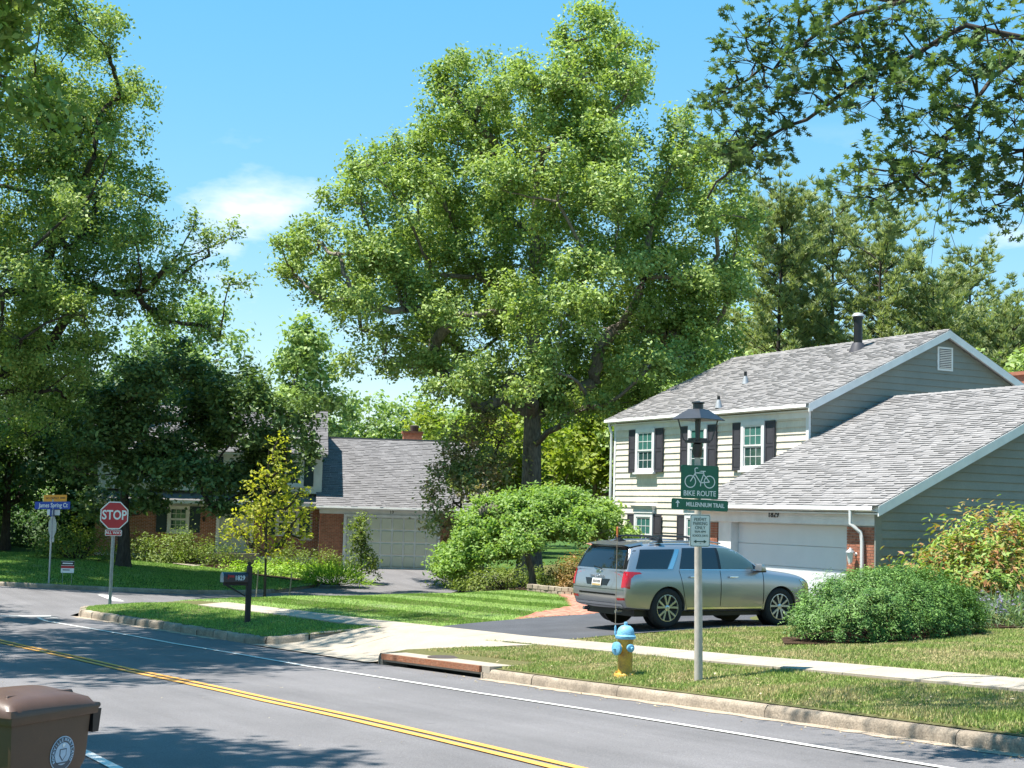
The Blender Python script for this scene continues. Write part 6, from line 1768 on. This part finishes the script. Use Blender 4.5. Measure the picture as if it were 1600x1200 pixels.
strokes('arrow', [([(-0.36, -0.045), (-0.36, 0.03)], False)], 0.016, F, M['ink_white'], ts, 0.002)
plate('arrow_head', [(-0.395, 0.012), (-0.325, 0.012), (-0.36, 0.055)], F, M['ink_white'], ts, 0.001, 0.003)
F = sign_frame(2.11)
ps = plate('parking_sign', rounded(0.325, 0.46, 0.03), F, M['sign_white'], lamp)
ps['label'] = 'white permit parking sign with green lettering'
strokes('sign_border', [(rounded(0.305, 0.44, 0.026), True)], 0.008, F, M['ink_green'], ps, 0.002)
for s, y, sz, sx in (('PERMIT', 0.155, 0.066, 0.95), ('PARKING', 0.098, 0.066, 0.85), ('ONLY', 0.04, 0.066, 0.95), ('9AM-4PM', -0.018, 0.05, 0.9), ('SCHOOL DAYS', -0.073, 0.046, 0.80)):
    lettering(s, sz, F @ Matrix.Translation((0, y, 0.001)), M['ink_green'], ps, sx=sx)
strokes('arrow', [([(-0.07, -0.155), (0.07, -0.155)], False)], 0.014, F, M['ink_green'], ps, 0.002)
for s in (-1, 1): plate('arrow_head', [(s * 0.06, -0.18), (s * 0.105, -0.155), (s * 0.06, -0.13)] if s > 0 else [(-0.06, -0.13), (-0.105, -0.155), (-0.06, -0.18)], F, M['ink_green'], ps, 0.001, 0.003)
for h in (2.95, 2.62, 2.475, 2.3, 1.93):
    MB().lathe([(0.008, 0), (0.008, 0.012)], tuple(lp(h) + SN * 0.064 + UP * h), 'x', 8).build('bolt', M['galv'], lamp)

# --- hydrant
HX, HY = -19.4, 12.05
hyd = thing('fire_hydrant', (HX, HY, L1(HX, HY)), math.radians(-20), label='yellow fire hydrant with light blue bonnet and caps', cat='hydrant')
MB().lathe([(0.165, -0.05), (0.165, 0.03), (0.15, 0.05), (0.115, 0.06), (0.108, 0.10), (0.108, 0.36), (0.118, 0.42), (0.118, 0.56)], sides=24).build('barrel', M['hyd_yellow'], hyd, smooth=True)
for k in range(8):
    a = k * math.pi / 4 + 0.2
    MB().lathe([(0.016, 0.03), (0.016, 0.07)], (0.14 * math.cos(a), 0.14 * math.sin(a), 0), sides=6).build('flange_bolt', M['hyd_yellow'], hyd)
MB().lathe([(0.15, 0.555), (0.155, 0.565), (0.155, 0.60), (0.135, 0.615), (0.128, 0.66), (0.11, 0.71), (0.07, 0.745), (0.03, 0.755), (0.03, 0.765), (0.026, 0.80), (0.01, 0.805)], sides=24).build('bonnet', M['hyd_blue'], hyd, smooth=True)
# pumper outlet towards the road, hose outlets at the sides
def outlet(ang, r, ln, z, nut, cap):
    d = Vector((math.cos(ang), math.sin(ang), 0)); c = d * 0.09 + Vector((0, 0, z)); q = d.to_track_quat('Z', 'Y').to_matrix().to_4x4(); q = Matrix.Translation(c) @ q
    MB().lathe([(r * 0.8, 0), (r * 0.8, ln * 0.55)], sides=18).xf(q).build('outlet', M['hyd_yellow'], hyd, smooth=True)
    k = MB().lathe([(r, ln * 0.5), (r * 1.04, ln * 0.55), (r * 1.04, ln * 0.9), (r * 0.8, ln)], sides=20).xf(q).build('outlet_cap', cap, hyd, smooth=True)
    MB().lathe([(nut, ln), (nut, ln + 0.05)], sides=5).xf(q).build('cap_nut', cap, k)
outlet(math.radians(-62), 0.095, 0.11, 0.415, 0.025, M['hyd_blue'])
outlet(math.radians(18), 0.058, 0.085, 0.43, 0.02, M['hyd_blue'])
outlet(math.radians(198), 0.058, 0.085, 0.43, 0.02, M['hyd_blue'])
MB().tube([(-0.035, -0.13, 0.58), (-0.045, -0.15, 0.66), (-0.04, -0.15, 2.1)], [0.010, 0.006, 0.004], 6).build('marker_rod', M['stake'], hyd)
MB().lathe([(0.012, 0.60), (0.016, 0.63), (0.016, 0.72), (0.008, 0.75)], (-0.043, -0.15, 0), sides=8).build('marker_spring', M['hyd_blue'], hyd)
MB().lathe([(0.009, 2.06), (0.014, 2.1), (0.014, 2.2), (0.006, 2.22)], (-0.04, -0.15, 0), sides=8).build('marker_tip', M['flag_orange'], hyd)

# --- stop sign
SXY = (-42.55, 9.62)
stop = thing('stop_sign', (SXY[0], SXY[1], L1(*SXY)), label='red octagonal stop sign with all way plate on a steel post', cat='stop sign')
pr_ = [(-0.045, 0), (-0.03, 0.0), (-0.02, 0.03), (0.02, 0.03), (0.03, 0), (0.045, 0), (0.045, 0.008), (0.034, 0.008), (0.025, 0.038), (-0.025, 0.038), (-0.034, 0.008), (-0.045, 0.008)]
m = MB(); n = len(pr_)
m.add([(-p[1] - 0.01, p[0], -0.3) for p in pr_] + [(-p[1] - 0.01, p[0], 2.85) for p in pr_], [(i, (i + 1) % n, n + (i + 1) % n, n + i) for i in range(n)] + [tuple(range(n, 2 * n))])
m.build('post', M['galv'], stop)
F = frame((0.012, 0, 2.50), (0.06, 1, 0), (0, 0, 1))
octo = lambda r: [(r * math.cos(math.radians(22.5 + 45 * k)) / math.cos(math.radians(22.5)), r * math.sin(math.radians(22.5 + 45 * k)) / math.cos(math.radians(22.5))) for k in range(8)]
op = plate('octagon', octo(0.381), F, M['ink_white'], stop)
plate('red_field', octo(0.352), F, M['sign_red'], op, 0.003, 0.003)
lettering('STOP', 0.36, F @ Matrix.Translation((0, 0.0, 0.004)), M['ink_white'], op, sx=0.78, bold=0.008)
F = frame((0.012, 0, 2.015), (0.06, 1, 0), (0, 0, 1))
aw = plate('all_way_plate', rounded(0.46, 0.17, 0.03), F, M['ink_white'], stop)
plate('red_field', rounded(0.43, 0.14, 0.025), F, M['sign_red'], aw, 0.003, 0.003)
lettering('ALL WAY', 0.115, F @ Matrix.Translation((0, 0, 0.004)), M['ink_white'], aw, sx=0.9, bold=0.002)

# --- street name sign
NX, NY = -56.0, 10.45
nsg = thing('street_name_sign', (NX, NY, LL1(NX, NY)), label='blue street name blades and amber panel on a steel pole', cat='street sign')
MB().tube([(0, 0, -0.3), (0, 0, 3.0)], 0.034, 10).build('pole', M['galv'], nsg, smooth=True)
fx = Vector((0.40, 0.916, 0.03)).normalized()
F = frame((0.04, -0.02, 2.78), fx, (0, 0, 1))
b1 = plate('name_blade', rounded(1.25, 0.27, 0.02), F, M['sign_blue'], nsg, 0.006)
lettering('James Spring Ct', 0.22, F @ Matrix.Translation((0.03, 0.0, 0.002)), M['ink_white'], b1, sx=0.72, bold=0.003)
F = frame((0.05, 0.06, 3.04), fx, (0, 0, 1))
b2 = plate('amber_panel', rounded(0.82, 0.24, 0.015), F, M['sign_yellow'], nsg, 0.004)
lettering('NO OUTLET', 0.11, F @ Matrix.Translation((-0.10, 0.0, 0.002)), M['ink_dark'], b2, sx=0.75, bold=0.002)
strokes('arrow', [([(0.18, 0.01), (0.36, 0.01)], False)], 0.035, F, M['ink_dark'], b2)
F = frame((0.05, 0.0, 2.52), (-0.75, 0.66, 0), (0, 0, 1))
b3 = plate('name_blade', rounded(0.9, 0.27, 0.02), frame((0.0, 0.0, 2.52), (-0.93, 0.36, 0), (0, 0, 1)), M['sign_blue'], nsg, 0.006)
for q in (-0.12, 0.14): plate('worn_lettering', rounded(0.2, 0.2, 0.03), frame((0.045, 0.02 + q * 1.0, 2.53), (0.5, 0.86, 0), (0, 0, 1)), M['ink_white'], b3, 0.003, 0.003)
bo_ = plate('stop_sign_back', octo(0.381), frame((0.03, 0.02, 2.02), (-0.985, -0.17, 0), (0, 0, 1)), M['galv'], nsg)
plate('all_way_back', rounded(0.46, 0.17, 0.03), frame((0.03, 0.02, 1.55), (-0.985, -0.17, 0), (0, 0, 1)), M['galv'], nsg)

# --- yard sign
yx, yy = -55.6, 11.0
ys = thing('yard_sign', (yx, yy, LL1(yx, yy)), label='small yard sign with red band by the street name pole', cat='sign')
F = frame((0, 0, 0.62), (0.40, 0.916, 0), (0, 0, 1))
pn = plate('panel', rounded(0.46, 0.42, 0.01), F, M['ink_white'], ys, 0.006)
plate('top_band', [(-.23, .06), (.23, .06), (.23, .20), (-.23, .20)], F, M['ink_dark'], pn, .001, .003)
plate('red_band', [(-.23, -.045), (.23, -.045), (.23, .045), (-.23, .045)], F, M['sign_red'], pn, .001, .003)
plate('print_bar', [(-.17, -.12), (.08, -.12), (.08, -.09), (-.17, -.09)], F, M['ink_dark'], pn, .001, .003)
plate('print_bar', [(-.18, .11), (.18, .11), (.18, .15), (-.18, .15)], F, M['ink_white'], pn, .001, .005)
for s in (-0.16, 0.16): MB().tube([(s * .4, s * .916, -0.15), (s * .4, s * .916, 0.45)], 0.006, 6).build('wire_leg', M['galv'], ys)

# --- mailbox
MX, MY = -34.3, 10.95
mb_ = thing('mailbox', (MX, MY, L1(MX, MY)), math.radians(4), label='black mailbox with house number on a dark wooden post', cat='mailbox')
MB().box(-0.055, 0.055, -0.055, 0.055, -0.3, 1.28).build('post', M['wood_post'], mb_, bevel=0.006)
MB().hexa([(-.06, -.06, 1.28), (.06, -.06, 1.28), (.06, .06, 1.28), (-.06, .06, 1.28)], [(-.02, -.02, 1.31), (.02, -.02, 1.31), (.02, .02, 1.31), (-.02, .02, 1.31)]).build('post_cap', M['wood_post'], mb_)
MB().lathe([(.02, 1.30), (.045, 1.335), (.05, 1.36), (.04, 1.39), (.01, 1.40)], sides=12).build('finial', M['wood_post'], mb_, smooth=True)
MB().box(-.04, .04, -.62, -.055, .85, .92).build('arm', M['wood_post'], mb_)
MB().prism([(-.10, .60), (-.055, .60), (-.5, .85), (-.58, .85)], 'x', -.03, .03).build('brace', M['wood_post'], mb_)
arch = [(-.085, .925), (.085, .925), (.085, 1.06), (.07, 1.115), (.035, 1.145), (0, 1.155), (-.035, 1.145), (-.07, 1.115), (-.085, 1.06)]
M['box_black'] = mat('black mailbox enamel', (0.02, 0.022, 0.03), 0.3)
bx_ = MB().prism(arch, 'y', -.66, -.06).build('box', M['box_black'], mb_)
MB().prism([(p[0] * 1.06, p[1] * 1.0) for p in arch], 'y', -.675, -.66).build('box_door', M['galv'], mb_)
MB().box(.088, .096, -.56, -.53, 1.0, 1.10).box(.088, .096, -.56, -.40, 1.04, 1.09).build('flag', M['sign_red'], mb_)
lettering('1829', 0.15, frame((.088, -.26, 1.02), (0, 1, 0), (0, 0, 1)), M['ink_white'], bx_, 'number', sx=.85, bold=.003)

# --- wheeled bin
BA = math.atan2(.787, -.617)
BX, BY = -9.61, 1.65
binr = thing('wheeled_bin', (BX, BY, float(road_z(BX))), BA, label='brown wheeled refuse bin with round seal at the lower left', cat='bin')
def frustum(x0, x1, w0, X0, X1, W0, z0, z1): return MB().hexa([(x0, -w0, z0), (x1, -w0, z0), (x1, w0, z0), (x0, w0, z0)], [(X0, -W0, z1), (X1, -W0, z1), (X1, W0, z1), (X0, W0, z1)])
prof_lo = [(-.27, .10), (.14, .10), (.16, .30), (.30, .56), (.33, .60), (.335, .90), (-.36, .90)]
def wid(z): return .22 + (.285 - .22) * min(1, z / .9)
m = MB(); n = len(prof_lo)
m.add([(p[0], -wid(p[1]), p[1]) for p in prof_lo] + [(p[0], wid(p[1]), p[1]) for p in prof_lo], [tuple(range(n)), tuple(range(2 * n - 1, n - 1, -1))] + [(i, (i + 1) % n, n + (i + 1) % n, n + i) for i in range(n)])
m.build('body', M['bin'], binr, bevel=.02, smooth=True)
frustum(-.385, .375, .305, -.385, .375, .31, .875, .935).build('rim', M['bin'], binr, bevel=.012, smooth=True)
vs = []; fs = []
nx_, ny_ = 16, 12
for i in range(nx_ + 1):
    for j in range(ny_ + 1):
        a = -1 + 2 * i / nx_; b = -1 + 2 * j / ny_
        e = max(abs(a), abs(b)); dome = (1 - a ** 4) * (1 - b ** 4)
        lipz = .94 + (.012 if e > .93 else .035)
        vs.append((a * .385 - .005, b * .305, lipz + .055 * dome + .025 * max(0, 1 - abs(b * 1.6)) * (1 - a * a) - .01 * a))
for i in range(nx_):
    for j in range(ny_):
        q = i * (ny_ + 1) + j; fs.append((q, q + 1, q + ny_ + 2, q + ny_ + 1))
for i in list(range(nx_ + 1)):
    pass
rim_i = [i * (ny_ + 1) for i in range(nx_ + 1)] + [nx_ * (ny_ + 1) + j for j in range(1, ny_ + 1)] + [i * (ny_ + 1) + ny_ for i in range(nx_ - 1, -1, -1)] + [j for j in range(ny_ - 1, 0, -1)]
k0 = len(vs)
for q in rim_i: vs.append((vs[q][0] * 1.015, vs[q][1] * 1.015, .922))
for q in range(len(rim_i)):
    q2 = (q + 1) % len(rim_i); fs.append((rim_i[q], rim_i[q2], k0 + q2, k0 + q))
MB().add(vs, fs).build('lid', M['bin_lid'], binr, smooth=True, angle=50)
for yy in (-.16, .16): MB().hexa([(-.30, yy - .02, .985), (.30, yy - .02, .98), (.30, yy + .02, .98), (-.30, yy + .02, .985)], [(-.28, yy - .01, 1.032), (.28, yy - .01, 1.022), (.28, yy + .01, 1.022), (-.28, yy + .01, 1.032)]).build('lid_rib', M['bin_lid'], binr, bevel=.008, smooth=True)
hd = MB().tube([(.36, -.25, .90), (.44, -.25, .915), (.44, .25, .915), (.36, .25, .90)], .017, 8).build('handle', M['bin'], binr, smooth=True)
for s in (-1, 1): MB().hexa([(.345, s * .24, .76), (.40, s * .24, .76), (.40, s * .29, .76), (.345, s * .29, .76)], [(.345, s * .24, .90), (.42, s * .24, .90), (.42, s * .29, .90), (.345, s * .29, .90)]).build('hinge_bracket', M['black'], binr)
for s in (-1, 1): MB().lathe([(.05, -.03), (.12, -.028), (.125, 0), (.12, .028), (.05, .03)], (0, 0, 0), 'y', 22).build('wheel', M['rubber'], binr, smooth=True, loc=(.25, s * .25, .125))
MB().tube([(.25, -.25, .125), (.25, .25, .125)], .012, 8).build('axle', M['galv'], binr)
slope = (.285 - .22) / .9
FE = frame((.10, -(wid(.66) + .004), .66), (1, 0, 0), (0, -slope, 1))
em = plate('seal', circle(0, 0, .105, 40), FE, M['emblem_blue'], binr, .002)
plate('seal_ring', circle(0, 0, .099, 40), FE, M['emblem_dark'], em, .001, .002)
plate('seal_disc', circle(0, 0, .068, 36), FE, M['emblem_blue'], em, .001, .004)
for word, a0, a1, flip in (('ROCKVILLE', 210, 100, 0), ('MARYLAND', 80, -30, 0)):
    for i, c in enumerate(word):
        t = math.radians(a0 + (a1 - a0) * i / (len(word) - 1))
        lettering(c, .027, FE @ Matrix.Translation((.084 * math.cos(t), .084 * math.sin(t), .004)) @ Matrix.Rotation(t - math.pi / 2, 4, 'Z'), M['emblem_blue'], em, 'seal_letter', bold=.0006)
plate('seal_shield', [(-.03, .03), (.03, .03), (.03, -.01), (0, -.045), (-.03, -.01)], FE, M['emblem_dark'], em, .001, .0055)
plate('seal_shield', [(-.024, .024), (.024, .024), (.024, -.008), (0, -.036), (-.024, -.008)], FE, M['emblem_blue'], em, .001, .0065)
plate('seal_crest', [(-.014, .055), (0, .036), (.014, .055), (.005, .062), (-.005, .062)], FE, M['ink_white'], em, .001, .0065)
plate('seal_scroll', [(-.045, -.05), (.045, -.05), (.04, -.058), (-.04, -.058)], FE, M['emblem_dark'], em, .001, .0065)
MB().box(0, .17, -(wid(.5) + .012), -(wid(.5) - .002), .535, .548).build('moulded_ridge', M['emblem_blue'], binr)

# --- storm drain
inl = thing('storm_drain', (-24.0, 11.3, float(road_z(-24.0))), label='kerb inlet with rusty steel lintel and concrete top', cat='storm drain')
def iw(x, yp): return (x, yp - float(bend(x)))
def loc3(x, yp, dz): p = iw(x, yp); return (p[0] + 24.0, p[1] - 11.3, float(road_z(x)) + dz - float(road_z(-24.0)))
xa, xm, xb = -26.05, -24.3, -22.5
def inlet_piece(name, mt, x0, x1, y0, y1, z0, z1, n=6, bevel=0.0):
    xs = np.linspace(x0, x1, n); m = MB()
    for a, b in zip(xs[:-1], xs[1:]):
        m.hexa([loc3(a, y0, z0), loc3(b, y0, z0), loc3(b, y1, z0), loc3(a, y1, z0)], [loc3(a, y0, z1), loc3(b, y0, z1), loc3(b, y1, z1), loc3(a, y1, z1)])
    o = m.build(name, mt, inl)
    bm = bmesh.new(); bm.from_mesh(o.data); bmesh.ops.remove_doubles(bm, verts=bm.verts, dist=1e-4)
    dup = {}
    for f in bm.faces: dup.setdefault(tuple(sorted(v.index for v in f.verts)), []).append(f)
    bmesh.ops.delete(bm, geom=[f for fs_ in dup.values() if len(fs_) > 1 for f in fs_], context='FACES')
    bm.to_mesh(o.data); bm.free(); return o
inlet_piece('top_slab', M['concrete'], xb + .25, xa, 11.52, 12.35, 0.06, 0.205)
inlet_piece('steel_lintel', M['rust'], xb, xa + .1, 11.47, 11.515, 0.10, 0.20)
inlet_piece('throat_floor', M['iron'], xb, xa + .1, 11.48, 12.0, -0.35, -0.06)
inlet_piece('throat_back', M['black'], xb, xa + .1, 12.0, 12.08, -0.3, 0.055)
for x0, x1 in ((xb + .0, xb + .05), (xa + .02, xa + .1)): inlet_piece('throat_side', M['kerb'], x0, x1, 11.5, 12.0, -0.2, 0.1, 2)
mh = MB().lathe([(0.30, 0.0), (0.30, 0.012), (0.29, 0.014)], sides=28); p = loc3(-24.5, 11.93, 0.207)
mh.build('manhole_cover', M['iron'], inl, loc=p)
# low return at the left end of the inlet
seg = [(-26.1, 10.85), (-26.35, 10.95), (-26.5, 11.2), (-26.55, 11.55), (-26.5, 12.0)]
kerb_piece(seg, None, rz2, kerb, -1, h=0.2, w=0.22, rough=0.012, zdrop=[1, .9, .75, .6, .3])

# --- low stone edging of the bed, block by block
sw = thing('stone_edging', (-38.4, 21.6, L1(-38.4, 21.6)), label='low dry stone edging of tan blocks behind the car', cat='edging')
path = resample([(-36.6, 22.15), (-37.6, 21.7), (-38.6, 21.55), (-40.1, 21.5)], 0.31)
for c in range(2):
    for i in range(len(path) - 1):
        a = Vector(path[i]); b = Vector(path[i + 1]); sh_ = .5 if c else 0
        if c: a, b = a.lerp(b, .5), (b.lerp(Vector(path[i + 2]), .5) if i + 2 < len(path) else b)
        d = (b - a); ln = d.length; d.normalize(); nn = Vector((-d.y, d.x)) * (.11 + RND.uniform(-.01, .015))
        a2 = a + d * .008; b2 = b - d * .008
        z = L1((a.x + b.x) / 2, (a.y + b.y) / 2) - .03 + c * .125
        q = [a2 + nn, b2 + nn, b2 - nn, a2 - nn]; k = .93
        cen = (a2 + b2) / 2
        lo = [(p.x + 38.4, p.y - 21.6, z - sw.location.z) for p in q]
        hi = [(cen.x + (p.x - cen.x) * k + 38.4, cen.y + (p.y - cen.y) * k - 21.6, z + .12 + RND.uniform(-.008, .008) - sw.location.z) for p in q]
        MB().hexa(lo, hi, RND.random()).build('stone_block', M['stone'], sw, bevel=.012)
# two loose stones by the front wheel
for k, (x, y, r, lab) in enumerate(((-24.45, 20.1, .12, 'tan stone at the drive edge by the front wheel'), (-24.3, 19.75, .09, 'smaller tan stone beside the drive edge'))):
    bm = bmesh.new(); bmesh.ops.create_icosphere(bm, subdivisions=2, radius=r)
    for v in bm.verts: v.co = Vector((v.co.x * 1.4, v.co.y, v.co.z * .7)) * (1 + RND.uniform(-.1, .1))
    me = bpy.data.meshes.new('stone'); bm.to_mesh(me); bm.free()
    so = link('stone', me, M['stone']); so.location = (x, y, L1(x, y) + .05); tag(so, lab, 'stone')

# --- fallen leaves and grit on the road and verge
rgl = np.random.default_rng(77)
def litter(name, label, n, fx_, fy_, zf, size, mt):
    X = rgl.uniform(*fx_, n); Y = rgl.uniform(*fy_, n) - bend(X)
    me = leaf_mesh(name, np.stack([X, Y, zf(X, Y) + .015], 1), np.array([0, 0, 1.0]) + rgl.normal(size=(n, 3)) * .25, rgl.uniform(*size, n), rgl, 'rhomb')
    return tag(link(name, me, mt), label, 'litter', kind='stuff')
M['dead_leaf'] = leaf_mat('dry fallen leaves', (0.30, 0.20, 0.10), (0.62, 0.52, 0.36), 0.2)
litter('leaf_litter', 'dry leaf scraps along the gutter', 150, (-24, -9), (10.9, 11.45), rz2, (.02, .06), M['dead_leaf'])
litter('leaf_litter', 'pale leaf scraps scattered on the road', 70, (-30, -9), (3.5, 11), rz2, (.015, .035), M['dead_leaf'])
litter('leaf_litter', 'dry leaves lying on the verge grass', 90, (-24, -9), (11.8, 13.4), lambda X, Y: lawn_z(X, Y) + .03, (.03, .08), M['dead_leaf'])
